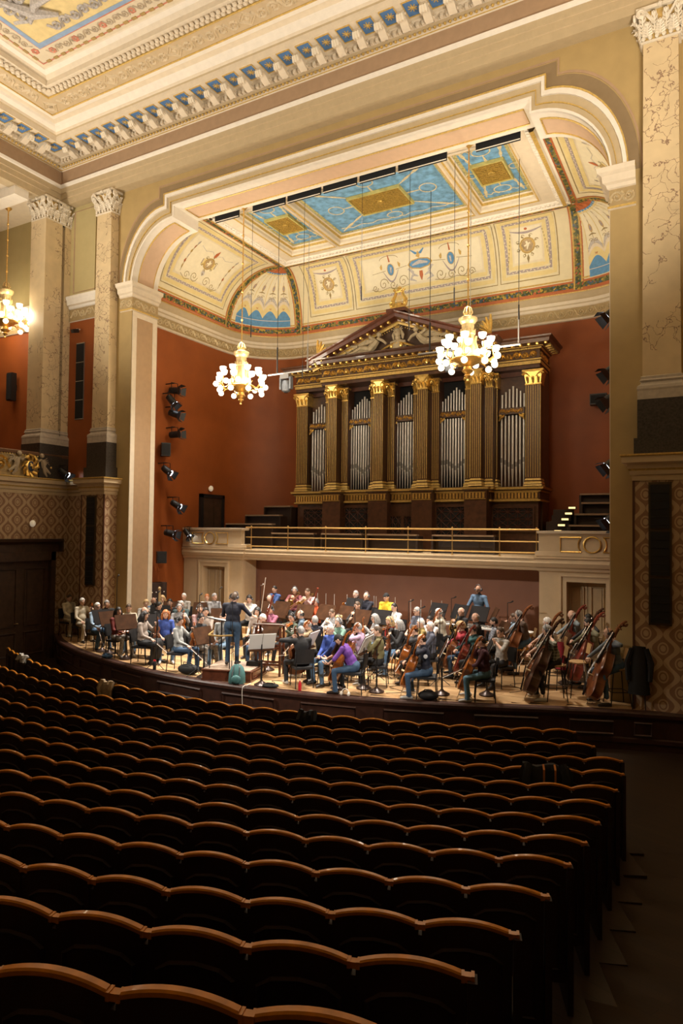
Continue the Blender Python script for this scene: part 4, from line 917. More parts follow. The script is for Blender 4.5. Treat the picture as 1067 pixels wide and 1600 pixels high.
def block(sx):
    xa, xb = sorted((XC+sx*5.0, XC+sx*7.62)); nm = 'left' if sx < 0 else 'right'
    x_d0, x_d1 = sorted((XC+sx*5.72, XC+sx*6.70)); mb = MB()
    mb.box(xa, x_d0, 18.5, 19.3, 0, 2.54); mb.box(x_d1, xb, 18.5, 19.3, 0, 2.54); mb.box(x_d0, x_d1, 18.5, 19.3, 2.26, 2.54)
    mb.box(xa, xb, 18.42, 18.62, 2.9, 3.58); mb.box(xa, xb, 18.6, 22.6, 2.6, 2.9)
    o = struct('wall_block_'+nm, mb, BUFF)
    q = MB(); e = xa if sx > 0 else xb
    pth = [(xb, 18.5), (xa, 18.5), (xa, 18.7)] if sx > 0 else [(xb, 18.9), (xb, 18.5), (xa, 18.5)]
    q.mould(pth, [(0, 2.5), (.05, 2.54), (.05, 2.60), (.10, 2.64), (.13, 2.74), (.10, 2.84), (.13, 2.86), (.13, 2.90), (.02, 2.91), (.10, 2.93), (.09, 3.05), (.02, 3.06)]); obj('block_cornice', q, BUFF, o)
    q = MB(); q.mould([(p[0], p[1]-.08) for p in pth], [(0, 3.52), (.04, 3.54), (.05, 3.60), (-.25, 3.61)]); obj('block_coping', q, CREAM, o)
    # gilt ornament: ring between two bracketed panels
    c = XC+sx*6.37; q = MB(); y = 18.405; ring = [(c+.215*math.cos(i*PI/12), y, 3.245+.205*math.sin(i*PI/12)) for i in range(24)]; q.tube(ring, .022, 5, closed=True)
    for t in (-1, 1):
        a0 = [(c+t*(.17+.18*math.cos(an)), y, 3.245+.215*math.sin(an)/.95) for an in [-1.0+2.0*i/8 for i in range(9)]]
        far = min(.80, (xb-c-.1) if t > 0 else (c-xa-.1)); q.tube([(c+t*far, y, a0[0][2])]+a0+[(c+t*far, y, a0[-1][2])], .018, 5, closed=True)
    obj('gilt_ornament', q, GOLD, o)
    if sx < 0: q = MB(); q.tube([(XC+sx*5.0+.012, 18.5, 3.06), (XC+sx*5.0+.012, 18.58, 3.06), (XC+sx*5.0+.012, 18.58, 3.44), (XC+sx*5.0+.012, 18.5, 3.44)], .012, 4, closed=True); obj('side_panel', q, BUFF, o)
    # door case and panelled double door
    q = MB(); y = 18.5; w_ = .16
    for a, b_, z0, z1 in ((x_d0-w_, x_d0, 0, 2.42), (x_d1, x_d1+w_, 0, 2.42), (x_d0, x_d1, 2.26, 2.42)): q.box(a, b_, y-.05, y-.002, z0, z1)
    for a, b_, z0, z1 in ((x_d0-w_-.03, x_d0-w_+.03, 0, 2.46), (x_d1+w_-.03, x_d1+w_+.03, 0, 2.46), (x_d0-w_+.03, x_d1+w_-.03, 2.40, 2.46)): q.box(a, b_, y-.08, y-.001, z0, z1)
    obj('door_case', q, BUFF, o)
    d = bpy.data.objects.new('door_%d' % (2 if sx < 0 else 3), None); COL.objects.link(d); d['kind'] = 'structure'; d.location = ((x_d0+x_d1)/2, 18.72, 0); hw = (x_d1-x_d0)/2
    DC = mat('door_buff', (.42, .30, .17), .5, var=.05)
    for t in (-1, 1):
        a, b_ = sorted((t*.008, t*hw)); lf = obj('door_leaf', MB().box(a, b_, 0, .05, 0, 2.26), DC, d)
        for z0, z1 in ((.15, .82), (.98, 2.12)):
            q = MB(); u0, u1 = a+.09, b_-.09; q.tube([(u0, -.01, z0), (u1, -.01, z0), (u1, -.01, z1), (u0, -.01, z1)], .02, 4, closed=True); q.box(u0+.05, u1-.05, -.015, .01, z0+.05, z1-.05); obj('door_panel', q, DC, lf)
    q = MB(); q.tube([(.05, 0, 1.02), (.05, -.06, 1.02), (.15, -.06, 1.02)], .012, 6); obj('door_handle', q, BRASS, d)
block(-1); block(1)
# ------------------------------------------------------------------ organ
OGD = mat('organ_gold_wood', (.085, .038, .013), .45, .05, var=.3, scale=30)
TIN = mat('pipe_tin', (.74, .71, .66), .36, .35, var=.06)
PSTONE = mat('pediment_stone', (.46, .37, .23), .6, var=.2, scale=10)
OYC, OYW = 20.4, 21.0
org = thing('pipe_organ', 'great pipe organ in dark oak case with gilded pediment behind the balcony', 'organ', (XC, 21.0, 2.9))
def ob(name, mb, m, par=None, smooth=False):
    """organ pieces are written in hall coordinates relative to the stage centre and shifted to the organ's root"""
    mb.v = [(x, y-21.0, z-2.9) for x, y, z in mb.v]; return obj(name, mb, m, par or org, smooth)
q = MB(); q.box(-4.45, 4.45, 21.35, 22.3, 2.9, 9.2); ob('case_body', q, OAK)
q = MB(); q.box(-4.40, 4.40, OYW+.02, 21.4, 2.9, 5.0); q.box(-2.95, 2.95, 20.72, 21.4, 2.9, 5.0); ob('case_base', q, OAK)
CXS = (-2.60, -.80, .80, 2.60); WXS = (-4.24, 4.24)
# stepped plan lines of the front, left to right (travelling -X so that out is -Y)
def front(yw, yc, hw=4.46, hc=3.0): return [(hw, 22.2), (hw, yw), (hc, yw), (hc, yc), (-hc, yc), (-hc, yw), (-hw, yw), (-hw, 22.2)]
q = MB(); q.mould(front(OYW-.06, 20.66), [(0, 4.52), (.03, 4.54), (.03, 4.58), (.0, 4.6), (.0, 4.80), (.03, 4.82), (.05, 4.86), (.12, 4.90), (.14, 4.97), (-.3, 5.0)], [1, 1, 0, 0, 0, 1, 0, 1, 0]); ob('plinth_cornice', q, [OAK, GOLDP])
fl = MB()
def fluteband(x0, x1, y):
    n = int((x1-x0)/.105); s = (x1-x0)/n
    for i in range(n): fl.box(x0+s*i+.012, x0+s*(i+1)-.028, y-.03, y, 4.62, 4.79)
    fl.box(x0, x1, y-.025, y, 4.585, 4.61); fl.box(x0, x1, y-.025, y, 4.795, 4.815)
for a, b in ((-4.42, -3.05), (3.05, 4.42)): fluteband(a, b, OYW-.06)
for a, b in ((-2.2, -1.2), (-.4, .4), (1.2, 2.2)): fluteband(a, b, 20.66)
for c in CXS:
    fluteband(c-.33, c+.33, 20.38); q = MB(); q.box(c-.36, c+.36, 20.38, 20.75, 2.9, 4.88); q.mould([(c+.36, 20.7), (c+.36, 20.38), (c-.36, 20.38), (c-.36, 20.7)], [(0, 4.84), (.06, 4.90), (.10, 4.96), (-.2, 5.0)], [0, 1, 0]); ob('pedestal', q, [OAK, GOLDP])
ob('gilded_flutes', fl, GOLD)
# lattice grilles in the base
def lattice(cx, y, w_, z0, z1, nx, nz, name='lattice_panel'):
    q = MB(); q.box(cx-w_/2, cx+w_/2, y-.005, y+.01, z0, z1); p = ob(name, q, BLACKM); q = MB()
    for a, b, c, d in ((cx-w_/2-.05, cx+w_/2+.05, z0-.05, z0), (cx-w_/2-.05, cx+w_/2+.05, z1, z1+.05), (cx-w_/2-.05, cx-w_/2, z0, z1), (cx+w_/2, cx+w_/2+.05, z0, z1)): q.box(a, b, y-.04, y, c, d)
    dx, dz = w_/nx, (z1-z0)/nz; B = MB()
    for i in range(nx):
        for j in range(nz):
            x0, zz = cx-w_/2+i*dx, z0+j*dz
            for a, b in (((x0, zz), (x0+dx, zz+dz)), ((x0+dx, zz), (x0, zz+dz)), ((x0, zz+dz/2), (x0+dx, zz+dz/2)), ((x0+dx/2, zz), (x0+dx/2, zz+dz))): B.tube([(a[0], y-.02, a[1]), (b[0], y-.02, b[1])], .011, 4, cap=False)
    f = ob('lattice_frame', q, OAK, p); f.parent = p
    b_ = ob('lattice_bars', B, REDWOOD, p)
for cx, w_, nx in ((-3.62, .95, 3), (3.62, 1.25, 4)): lattice(cx, OYW-.0, w_, 3.62, 4.32, nx, 3)
for cx in (-1.7, 1.7): lattice(cx, 20.70, .98, 3.45, 4.36, 3, 3)
for s in (-1, 1): lattice(s*.26, 20.70, .42, 3.45, 4.05, 2, 2, 'lattice_door')
# pilasters: fluted shafts, gilded capitals and bases
def fluted(name, cx, y, w_, d, z0, z1, par=None, n=5):
    q = MB(); q.box(cx-w_/2, cx+w_/2, y, y+d, z0, z1); p = ob(name, q, OGD, par)
    f = MB(); s = w_/n
    for i in range(n+1): x = cx-w_/2+s*i; f.box(x-.007, x+.007, y-.020, y, z0+.28, z1-.45)
    ob('gilded_fillets', f, GOLDP, p)
    f = MB(); f.mould([(cx+w_/2, y+d), (cx+w_/2, y), (cx-w_/2, y), (cx-w_/2, y+d)], [(0, z0+.24), (.02, z0+.22), (.03, z0+.18), (.01, z0+.15), (.04, z0+.12), (.06, z0+.07), (.05, z0+.05), (.07, z0)], [1, 1, 0, 1, 1, 0, 1]); ob('base', f, [OAK, GOLDP], p)
    # capital: bell with leaves and volutes
    f = MB(); zc = z1-.44; f.obox((cx, y+d/2, zc+.20), (w_*1.02, d*1.05+.03, .40), None, 0, 1.25); f.obox((cx, y+d/2, z1-.03), (w_*1.5, d*1.3+.1, .06), None, 0)
    f.mould([(cx+w_/2, y+d), (cx+w_/2, y), (cx-w_/2, y), (cx-w_/2, y+d)], [(0, zc-.03), (.03, zc-.02), (.03, zc+.01), (0, zc+.03)])
    for i in range(3):
        u = (i-1)*w_*.36
        f.tube([(cx+u, y-.01, zc+.03), (cx+u*1.05, y-.04, zc+.14), (cx+u*1.1, y-.10, zc+.20), (cx+u*1.1, y-.09, zc+.15)], [.045, .05, .04, .015], 5)
    for i in (-1, 1):
        f.tube([(cx+i*.03, y-.02, zc+.14), (cx+i*w_*.35, y-.05, zc+.30), (cx+i*w_*.62, y-.08, zc+.36), (cx+i*w_*.74, y-.09, zc+.30), (cx+i*w_*.66, y-.09, zc+.26), (cx+i*w_*.6, y-.09, zc+.31)], [.02, .03, .035, .035, .03, .02], 6)
    f.ell((cx, y-.05, z1-.05), (.05, .04, .05), nu=7, nv=4); ob('capital', f, GOLD, p, True)
    return p
for c in CXS:
    fluted('pilaster', c, OYC, .32, .42, 5.0, 8.68)
    q = MB(); q.box(c-.46, c+.46, 20.74, 21.4, 5.0, 8.68); ob('pier', q, OAK)
    for s in (-1, 1): fluted('half_pilaster', c+s*.33, 20.72, .20, .1, 5.0, 8.60, None, 3)
for c in WXS: fluted('pilaster', c, OYW, .44, .4, 5.0, 8.62, None, 6)
for s in (-1, 1): fluted('half_pilaster', s*2.98, OYW+.02, .24, .3, 5.0, 8.62, None, 4)
# pipes, band and fretwork of the five bays
def bay(cx, w_, y, n, zt):
    q = MB(); q.box(cx-w_/2-.1, cx+w_/2+.1, y+.18, y+.22, 5.0, 8.7); ob('bay_backing', q, BLACKM)
    q = MB(); q.box(cx-w_/2, cx+w_/2, y+.02, y+.1, 8.52, 8.66); ob('bay_lintel', q, REDWOOD)
    m = n//2 if n % 2 else n//2; s = w_/n; zb = 7.30
    for i in range(n):
        k = abs(i-m); r = s*.31*(1.16 if k == 0 else 1.); x = cx-w_/2+s*(i+.5); mouth = 5.52+.07*min(k, 3)*(1 if k < 4 else .9)
        q = MB(); r0 = r; q.lathe([(r*.28, 5.02), (r*.95, mouth-.05), (r, mouth), (r, mouth+.24), (r, zb-.02)], 10, (x, y, 0)); q.box(x-r*.66, x+r*.66, y-r-.016, y-r*.5, mouth+.0, mouth+.05); p = ob('pipe', q, TIN, None, True)
        q = MB(); q.box(x-r*.7, x+r*.7, y-r-.006, y-r*.6, mouth+.05, mouth+.20); ob('pipe_mouth', q, mat('tin_dull', (.30, .28, .26), .5, .5), p)
        q = MB(); q.lathe([(r*.9, zb+.2), (r*.9, zt-.085*k*(1 if k else 1)), (r*.8, zt-.085*k)], 10, (x, y+.05, 0)); ob('upper_pipe', q, TIN, None, True)
    q = MB(); q.box(cx-w_/2, cx+w_/2, y-.16, y+.05, zb, zb+.20); p = ob('carved_band', q, OGD)
    q = MB(); rinceau(lambda a, t: (Vector((cx-w_/2+a, y-.16, zb+.10+t)), Vector((0, -1, 0))), .03, w_-.03, .16, .018, .02, q, leaves=False); ob('gilded_scrolls', q, GOLD, p)
    q = MB()
    for t in (-1, 1):
        x = cx+t*w_/2; q.tube([(x, y-.14, zb-.20), (x-t*.05, y-.14, zb-.10), (x-t*.14, y-.14, zb-.06), (x-t*.18, y-.14, zb-.01)], [.02, .045, .04, .02], 6); q.ell((x-t*.05, y-.14, zb-.03), (.06, .03, .05), nu=6, nv=4)
    ob('fret_bracket', q, GOLD, p)
bay(-3.55, .82, 21.22, 7, 8.22); bay(-1.70, .96, 20.98, 10, 8.30); bay(0, .98, 20.98, 10, 8.30); bay(1.70, .96, 20.98, 10, 8.30); bay(3.55, .82, 21.22, 7, 8.22)
# entablature with frieze, modillions and cornice
EN = [(0, 8.66), (.0, 8.76), (.03, 8.78), (.03, 8.88), (.06, 8.90), (.06, 8.94), (.0, 8.95), (.0, 9.22), (.03, 9.24), (.06, 9.28), (.10, 9.30), (.12, 9.32), (.34, 9.36), (.36, 9.46), (.42, 9.50), (.44, 9.54), (-.3, 9.56)]
q = MB(); q.mould(front(OYW-.10, 20.30), EN, [0, 0, 1, 0, 1, 0, 2, 2, 1, 0, 1, 0, 0, 0, 0, 0]); q.add([(x, y, 8.665) for x, y in front(OYW-.10, 20.30)], [tuple(range(8))]); en = ob('entablature', q, [OAK, GOLDP, OGD]); 
q = MB()
for a, b, y in ((-2.98, 2.98, 20.30), (-4.44, -3.05, OYW-.10), (3.05, 4.44, OYW-.10)): rinceau(lambda s, t: (Vector((a+s, y, 9.085+t)), Vector((0, -1, 0))), .04, b-a-.04, .25, .032, .035, q)
rinceau(lambda s, t: (Vector((4.46, OYW-.1+s, 9.085+t)), Vector((1, 0, 0))), .04, 1.1, .24, .024, .03, q)
for x in (-1.0, 1.0, -2.0, 2.0, 0): q.ell((x, 20.27, 9.10), (.06, .03, .09), nu=8, nv=5)
ob('gilded_frieze', q, GOLD, en)['kind'] = 'stuff'
q = MB()
for a, b, y in ((-3.3, 3.3, 20.30), (-4.7, -3.42, OYW-.10), (3.42, 4.7, OYW-.10)):
    n = int((b-a)/.24)
    for i in range(n+1):
        x = a+(b-a)*i/n; q.obox((x, y-.22, 9.34), (.09, .16, .06)); q.ell((x, y-.29, 9.33), (.05, .035, .045), nu=6, nv=4)
for i in range(5): q.obox((4.68, OYW+.1+i*.24, 9.34), (.16, .09, .06))
ob('gilded_modillions', q, GOLD, en)['kind'] = 'stuff'
q = MB()
for a, b, y in ((-2.98, 2.98, 20.30), (-4.44, -3.05, OYW-.10), (3.05, 4.44, OYW-.10)):
    for i in range(int((b-a)/.075)): q.obox((a+.04+i*.075, y-.055, 9.255), (.035, .03, .045))
ob('gilded_dentils', q, GOLDP, en)['kind'] = 'stuff'
# pediment
apx, hw = 10.80, 3.22; zb = 9.56; Y0 = 19.90
q = MB(); q.add([(-2.9, 20.28, zb), (2.9, 20.28, zb), (0, 20.28, apx-.28)], [(0, 1, 2)]); ob('tympanum', q, mat('tympanum_brown', (.06, .03, .015), .6))
pd = None
for s in (-1, 1):
    a, b = Vector((s*(hw+.10), 0, zb-.02)), Vector((0, 0, apx)); d = (b-a).normalized(); up_ = Vector((-d.z*s, 0, d.x*s)) if s > 0 else Vector((-d.z, 0, d.x)); up_ = Vector((0, 0, 1))-d*d.z; up_.normalize()
    pr = [(20.3, -.34), (20.22, -.34), (20.20, -.28), (20.14, -.26), (20.12, -.22), (19.90, -.18), (19.88, -.08), (19.82, -.04), (19.80, 0), (20.9, .0)]
    q = MB(); v = []
    for e in (a, b): v += [(e.x+up_.x*z*0, y, e.z+z/up_.z) for y, z in pr]
    n = len(pr); q.add(v, [(i, i+1, n+i+1, n+i) for i in range(n-1)], 0); q.m[1] = 1; q.m[2] = 1
    r = ob('raking_cornice', q, [REDWOOD, GOLDP])
    q = MB(); m = 13
    for i in range(1, m):
        c = a+(b-a)*(i/m); q.obox((c.x, 20.02, c.z-.245), (.09, .14, .06), Matrix.Rotation(-math.atan2(d.z, d.x) if d.x > 0 else -math.atan2(d.z, d.x), 3, 'Y')); q.ell((c.x, 19.95, c.z-.25), (.05, .035, .045), nu=6, nv=4)
    ob('gilded_modillions', q, GOLD, r)
    q = MB(); m = 40
    for i in range(3, m-2): c = a+(b-a)*(i/m); q.ell((c.x, 20.20, c.z-.43), (.022, .02, .028), nu=5, nv=3)
    ob('gilded_dentils', q, GOLDP, r)
# relief in the tympanum: crowned head between two reclining genii
q = MB(); Y = 20.22
q.tube([(0, Y, 9.58), (0, Y-.04, 9.72), (0, Y-.03, 9.88), (0, Y-.06, 10.0)], [.24, .20, .09, .10], 9); q.ell((0, Y-.10, 10.12), (.12, .13, .16), nu=10, nv=8); q.tube([(0, Y-.22, 10.14), (0, Y-.25, 10.09)], [.02, .03], 5)
for s in (-1, 1): q.tube([(s*.1, Y-.05, 10.20), (s*.17, Y-.04, 10.06), (s*.16, Y-.02, 9.92)], [.05, .06, .03], 6); q.tube([(s*.05, Y-.05, 9.84), (s*.22, Y-.04, 9.80), (s*.26, Y-.02, 9.64)], [.07, .08, .05], 6)
for k in range(7): a = PI*(k+.5)/7; q.tube([(.10*math.cos(a), Y-.09, 10.20+.06*math.sin(a)), (.21*math.cos(a), Y-.09, 10.22+.16*math.sin(a))], [.02, .008], 5)
ob('crowned_bust', q, PSTONE, None, True)
for s in (-1, 1):
    q = MB(); P = lambda x, y, z: (s*x, Y-y, zb+z)
    q.tube([P(1.05, .03, .14), P(.90, .08, .22), P(.74, .08, .40)], [.13, .13, .10], 7); q.ell(P(.66, .12, .58), .09, nu=8, nv=6)
    q.tube([P(.72, .10, .46), P(.52, .14, .36), P(.40, .10, .24)], [.06, .05, .035], 6); q.tube([P(.82, .10, .42), P(1.0, .13, .52), P(1.02, .1, .70)], [.055, .045, .03], 6)
    q.tube([P(1.05, .04, .14), P(1.35, .10, .20), P(1.65, .05, .10), P(1.95, .03, .06)], [.12, .09, .06, .03], 7); q.tube([P(1.05, .04, .10), P(1.40, .06, .08), P(1.75, .04, .04)], [.10, .07, .04], 6)
    for k in range(5): q.tube([P(.86, .02, .38), P(1.0+.12*k, .0, .62-.07*k), P(1.18+.16*k, .0, .58-.10*k)], [.05, .05, .015], 5)
    q.tube([P(1.5, .04, .3), P(1.8, .06, .34), P(2.05, .04, .22), P(1.9, .04, .12), P(1.75, .04, .2)], [.05, .06, .05, .04, .02], 6); q.tube([P(2.0, .02, .08), P(2.4, .02, .06)], [.05, .02], 5)
    ob('reclining_genius', q, PSTONE, None, True)
q = MB(); q.tube([(-.62, Y-.06, 9.60), (-.3, Y-.10, 9.72), (0, Y-.12, 9.78), (.3, Y-.10, 9.72), (.62, Y-.06, 9.60)], [.03, .04, .05, .04, .03], 6)
for s in (-1, 0, 1): q.ell((s*.17, Y-.16, 9.68+.04*(s == 0)), (.07, .05, .07), nu=7, nv=5)
for k in range(4): q.tube([(-.06+.04*k, Y-.13, 10.27), (-.07+.047*k, Y-.14, 10.36)], [.02, .008], 5)
ob('gilded_garland', q, GOLD, None, True)
# crowning ornaments
q = MB(); q.box(-.34, .34, 19.95, 20.6, apx-.02, apx+.10); ob('apex_block', q, REDWOOD)
q = MB(); q.box(-.26, .26, 20.1, 20.4, apx+.10, apx+.20); z = apx+.20
for s in (-1, 1):
    q.tube([(s*.08, 20.25, z), (s*.20, 20.25, z+.10), (s*.23, 20.25, z+.26), (s*.14, 20.25, z+.42), (s*.13, 20.25, z+.54), (s*.19, 20.25, z+.62)], [.06, .075, .07, .05, .04, .045], 7)
    q.tube([(s*.10, 20.2, z+.02), (s*.27, 20.18, z+.06), (s*.30, 20.18, z+.16), (s*.24, 20.18, z+.2)], [.04, .05, .04, .02], 6)
q.tube([(-.15, 20.25, z+.54), (.15, 20.25, z+.54)], .03, 6); q.obox((0, 20.25, z+.06), (.22, .18, .14))
for k in range(5): q.tube([(-.08+.04*k, 20.25, z+.1), (-.08+.04*k, 20.25, z+.54)], .008, 4)
for k in range(5): a = PI*(k+.5)/5; q.tube([(0, 20.25, z+.56), (.10*math.cos(a), 20.25, z+.58+.14*math.sin(a))], [.03, .02], 5)
ob('gilded_lyre', q, GOLD, None, True)
for s in (-1, 1):
    q = MB(); x = s*3.02; zz = zb+.04; q.box(x-.13, x+.13, 20.05, 20.35, zz-.06, zz+.08)
    for k in range(6):
        a = PI/2+s*(-.05)+s*(k-.0)*.27-s*.02; L_ = .62-.055*k; px = lambda t: x+s*.10-s*abs(math.cos(a))*L_*t*1.0*(1 if k else 0)
        ox = -s*L_*math.sin(k*.27); oz = L_*math.cos(k*.27)
        q.tube([(x+s*.10, 20.2, zz+.08), (x+s*.10+ox*.55, 20.2, zz+.08+oz*.6), (x+s*.10+ox, 20.2, zz+.08+oz)], [.03, .06, .03], 6)
    q.tube([(x+s*.1, 20.2, zz+.05), (x-s*.12, 20.2, zz+.04), (x-s*.22, 20.2, zz+.10), (x-s*.16, 20.2, zz+.16)], [.05, .06, .05, .03], 6); ob('gilded_acroterion', q, GOLD, None, True)
# ------------------------------------------------------------------ choir benches, steps, small fixtures on the balcony
def bench(name, x0, x1, y, z0, h, label, group):
    t = thing(name, label, 'bench', ((x0+x1)/2, y, z0), 0, group); w_ = x1-x0
    obj('backrest', MB().box(-w_/2, w_/2, 0, .04, 0, h-.05), BENCH, t); obj('ledge', MB().box(-w_/2, w_/2, -.16, .06, h-.05, h), LEDGE, t)
    for s in (-1, 1): obj('end_panel', MB().box(s*w_/2-.03, s*w_/2+.03, -.14, .3, 0, h-.05), BENCH, t)
    obj('seat', MB().box(-w_/2, w_/2, .04, .36, h*.42, h*.42+.04), BENCH, t); return t
bi = 0
for i, (y, z0, x0, x1) in enumerate(((19.5, 2.92, -15.6, -13.55), (20.2, 3.25, -15.25, -13.72), (20.9, 3.60, -14.9, -13.72))):
    struct('floor_choir_step_%d' % (i+1), MB().box(-16.7, -13.6, y-.2, 22.4, 2.9, z0), BENCH); bench('choir_bench', x0, x1, y, z0+.002, .86, 'dark choir bench with pale ledge left of the organ, row %s from the railing' % ('one', 'two', 'three')[i], 'choir benches beside the organ')
for i, (y, z0, x0, x1) in enumerate(((19.45, 2.92, -3.55, -1.7), (20.1, 3.25, -3.5, -1.7), (20.8, 3.60, -3.45, -1.7), (21.5, 3.9, -3.6, -2.6))):
    struct('floor_choir_step_%d' % (i+4), MB().box(-4.6 if i else -4.0, -1.6, y-.2, 22.4, 2.9, z0), BENCH); bench('choir_bench', x0, x1, y, z0+.002, .86, 'dark choir bench with pale ledge right of the organ, row %s from the railing' % ('one', 'two', 'three', 'four')[i], 'choir benches beside the organ')
for i, (xa, xb) in enumerate(((-13.4, -11.7), (-11.4, -9.9), (-9.7, -8.0), (-7.5, -5.6))): bench('choir_bench', xa, xb, 19.25, 2.905, .56, 'low dark bench behind the brass railing, number %s from the left block' % ('one', 'two', 'three', 'four')[i], 'low benches behind the railing')
for i in range(5):
    z = 3.60+.17*i; y = 19.3+.22*i; o = obj('step_light', MB().box(-.09, .09, -.02, .02, -.025, .025), mat('step_lamp', (.9, .7, .35), .5, emit=(1, .72, .30), es=1.6)); o.location = (-3.83+.055*i, y-.1, z)
    tag(o, 'small lit step marker by the right benches, %s from the bottom' % ('first', 'second', 'third', 'fourth', 'fifth')[i], 'step light', 'lit steps right of the organ')
    obj('step_light_housing', MB().box(-.11, .11, .02, .10, -.04, .04), BENCH, o)
    struct('trim_choir_step_%d' % (i+1), MB().box(-4.15, -3.62, y-.02, y+.3, 2.91, z-.045), BENCH)
# upper door on the left stage wall, wall lamps
d = thing('gallery_door', 'small dark door in the red wall above the left block', 'door', (-16.80, 19.95, 2.9), -PI/2)
obj('door_leaf', MB().box(-.55, .55, 0, .06, .0, 1.85), DOORW, d)
for a, b, z0, z1 in ((-.68, -.55, 0, 1.98), (.55, .68, 0, 1.98), (-.68, .68, 1.85, 1.98)): obj('door_frame', MB().box(a, b, -.02, .10, z0, z1), BLACK, d)
for t in (-1, 1): obj('door_panel', MB().box(t*.28-.2, t*.28+.2, .06, .08, .2, 1.7), DOORW, d)
GLB = mat('lamp_glass', (.80, .74, .62), .3, emit=(1, .8, .55), es=.25)
for nm, loc, rz, lab in (('wall_lamp', (-16.80, 19.8, 5.1), -PI/2, 'round white wall lamp above the dark door in red wall'), ('wall_lamp', (XL, 14.02, 3.67), -PI/2, 'round white wall lamp on wallpaper above the left door')):
    t = thing('wall_lamp', lab, 'lamp', loc, rz); q = MB(); q.ell((0, .10, 0), (.09, .09, .11), nu=12, nv=8); obj('globe', q, GLB, t, True); q = MB(); q.lathe([(.07, 0), (.07, .03), (.03, .06)], 12, (0, 0, 0), 0, Matrix.Rotation(-PI/2, 3, 'X')); obj('wall_plate', q, BRASS, t, True)
# ------------------------------------------------------------------ chandeliers
BULB = mat('lit_globe', (1, .95, .85), .3, var=0, emit=(1, .86, .62), es=3.2)
CGILT = mat('chandelier_gilt', (.80, .50, .14), .3, .75, var=.2, scale=20)
def chandelier(label, loc, top, energy):
    t = thing('chandelier', label, 'chandelier', loc, 0, None)
    q = MB(); q.tube([(0, 0, 1.75), (0, 0, top-loc[2])], .018, 6); 
    for k in range(1, 5): q.ell((0, 0, 1.75+(top-loc[2]-1.75)*k/5), .04, nu=6, nv=4)
    q.lathe([(.03, -.1), (.12, 0)], 10, (0, 0, top-loc[2])); obj('rod', q, CGILT, t, True)
    q = MB(); q.lathe([(.002, 0), (.03, .02), (.012, .07), (.05, .11), (.09, .15), (.06, .19), (.12, .24), (.15, .28), (.11, .32), (.10, .38), (.24, .46), (.40, .52), (.46, .56), (.40, .60), (.28, .62)], 20)
    obj('bowl', q, CGILT, t, True)
    q = MB(); q.lathe([(.28, .60), (.24, .75), (.17, .95), (.17, 1.2), (.19, 1.22), (.19, 1.30), (.16, 1.32), (.16, 1.48), (.20, 1.52), (.24, 1.58), (.24, 1.64), (.14, 1.68), (.05, 1.72), (.03, 1.8)], 16)
    for k in range(8):
        a = k*PI/4; c, s = math.cos(a), math.sin(a); q.tube([(.2*c, .2*s, .66), (.25*c, .25*s, .85), (.21*c, .21*s, 1.0), (.22*c, .22*s, 1.15)], [.03, .025, .02, .035], 5); q.tube([(.19*c, .19*s, 1.22), (.19*c, .19*s, 1.34)], .02, 5)
        q.tube([(.04*c, .04*s, 1.68), (.12*c, .12*s, 1.78), (.08*c, .08*s, 1.9), (.02*c, .02*s, 1.95)], [.012, .02, .016, .01], 5)
    obj('stem', q, mat('chandelier_pale_gilt', (.85, .66, .34), .35, .5, var=.15, scale=20), t, True)
    bulb = MB(); bulb.ell((0, 0, 0), (.085, .085, .085), nu=12, nv=8); bm = bulb.mesh('globe', BULB, True)
    cup = MB(); cup.lathe([(.03, -.07), (.075, -.04), (.10, .02), (.105, .08), (.09, .085)], 12); cm = cup.mesh('cup_shade', BULB, True)
    for k in range(8):
        a = k*PI/4+.2; c, s = math.cos(a), math.sin(a); P = lambda r, z, w_=0: (r*c-w_*s, r*s+w_*c, z)
        q = MB(); q.tube([P(.36, .55), P(.52, .50), P(.66, .60), P(.62, .80), P(.62, .95)], [.025, .022, .022, .016, .012], 6); q.tube([P(.52, .52), P(.62, .42), P(.66, .46)], .016, 5)
        for w_ in (-.13, .13): q.tube([P(.55, .55), P(.64, .58, w_*.7), P(.68, .64, w_)], .012, 5)
        arm = obj('arm', q, CGILT, t, True)
        for me_, r, z, w_ in ((bm, .68, .40, 0), (cm, .58, 1.04, 0), (bm, .76, .60, -.12), (cm, .70, .82, .10)):
            o = link('globe' if me_ is bm else 'cup_shade', me_, arm); o.location = P(r, z, w_)
    for k in range(5):
        a = k*PI*.4; o = link('globe', bm, t); o.location = (.27*math.cos(a), .27*math.sin(a), .74)
        if k % 2: o = link('globe', bm, t); o.location = (.20*math.cos(a), .20*math.sin(a), 1.08)
    for dx in (-.8, .8): lamp('chandelier_light', 'POINT', (loc[0]+dx, loc[1]-.15, loc[2]+.72), energy, (1, .83, .60), size=.3)
    return t
chandelier('brass chandelier with white globes hanging before the red wall', (-12.82, 16.53, 7.40), 13.6, CH_E)
chandelier('brass chandelier with white globes hanging in front of the organ', (-5.55, 16.53, 7.40), 13.6, CH_E)
chandelier('brass chandelier half cut off in the gallery behind the marble pillar', (-21.3, 14.35, 10.04), 14.55, CH_E*.95)
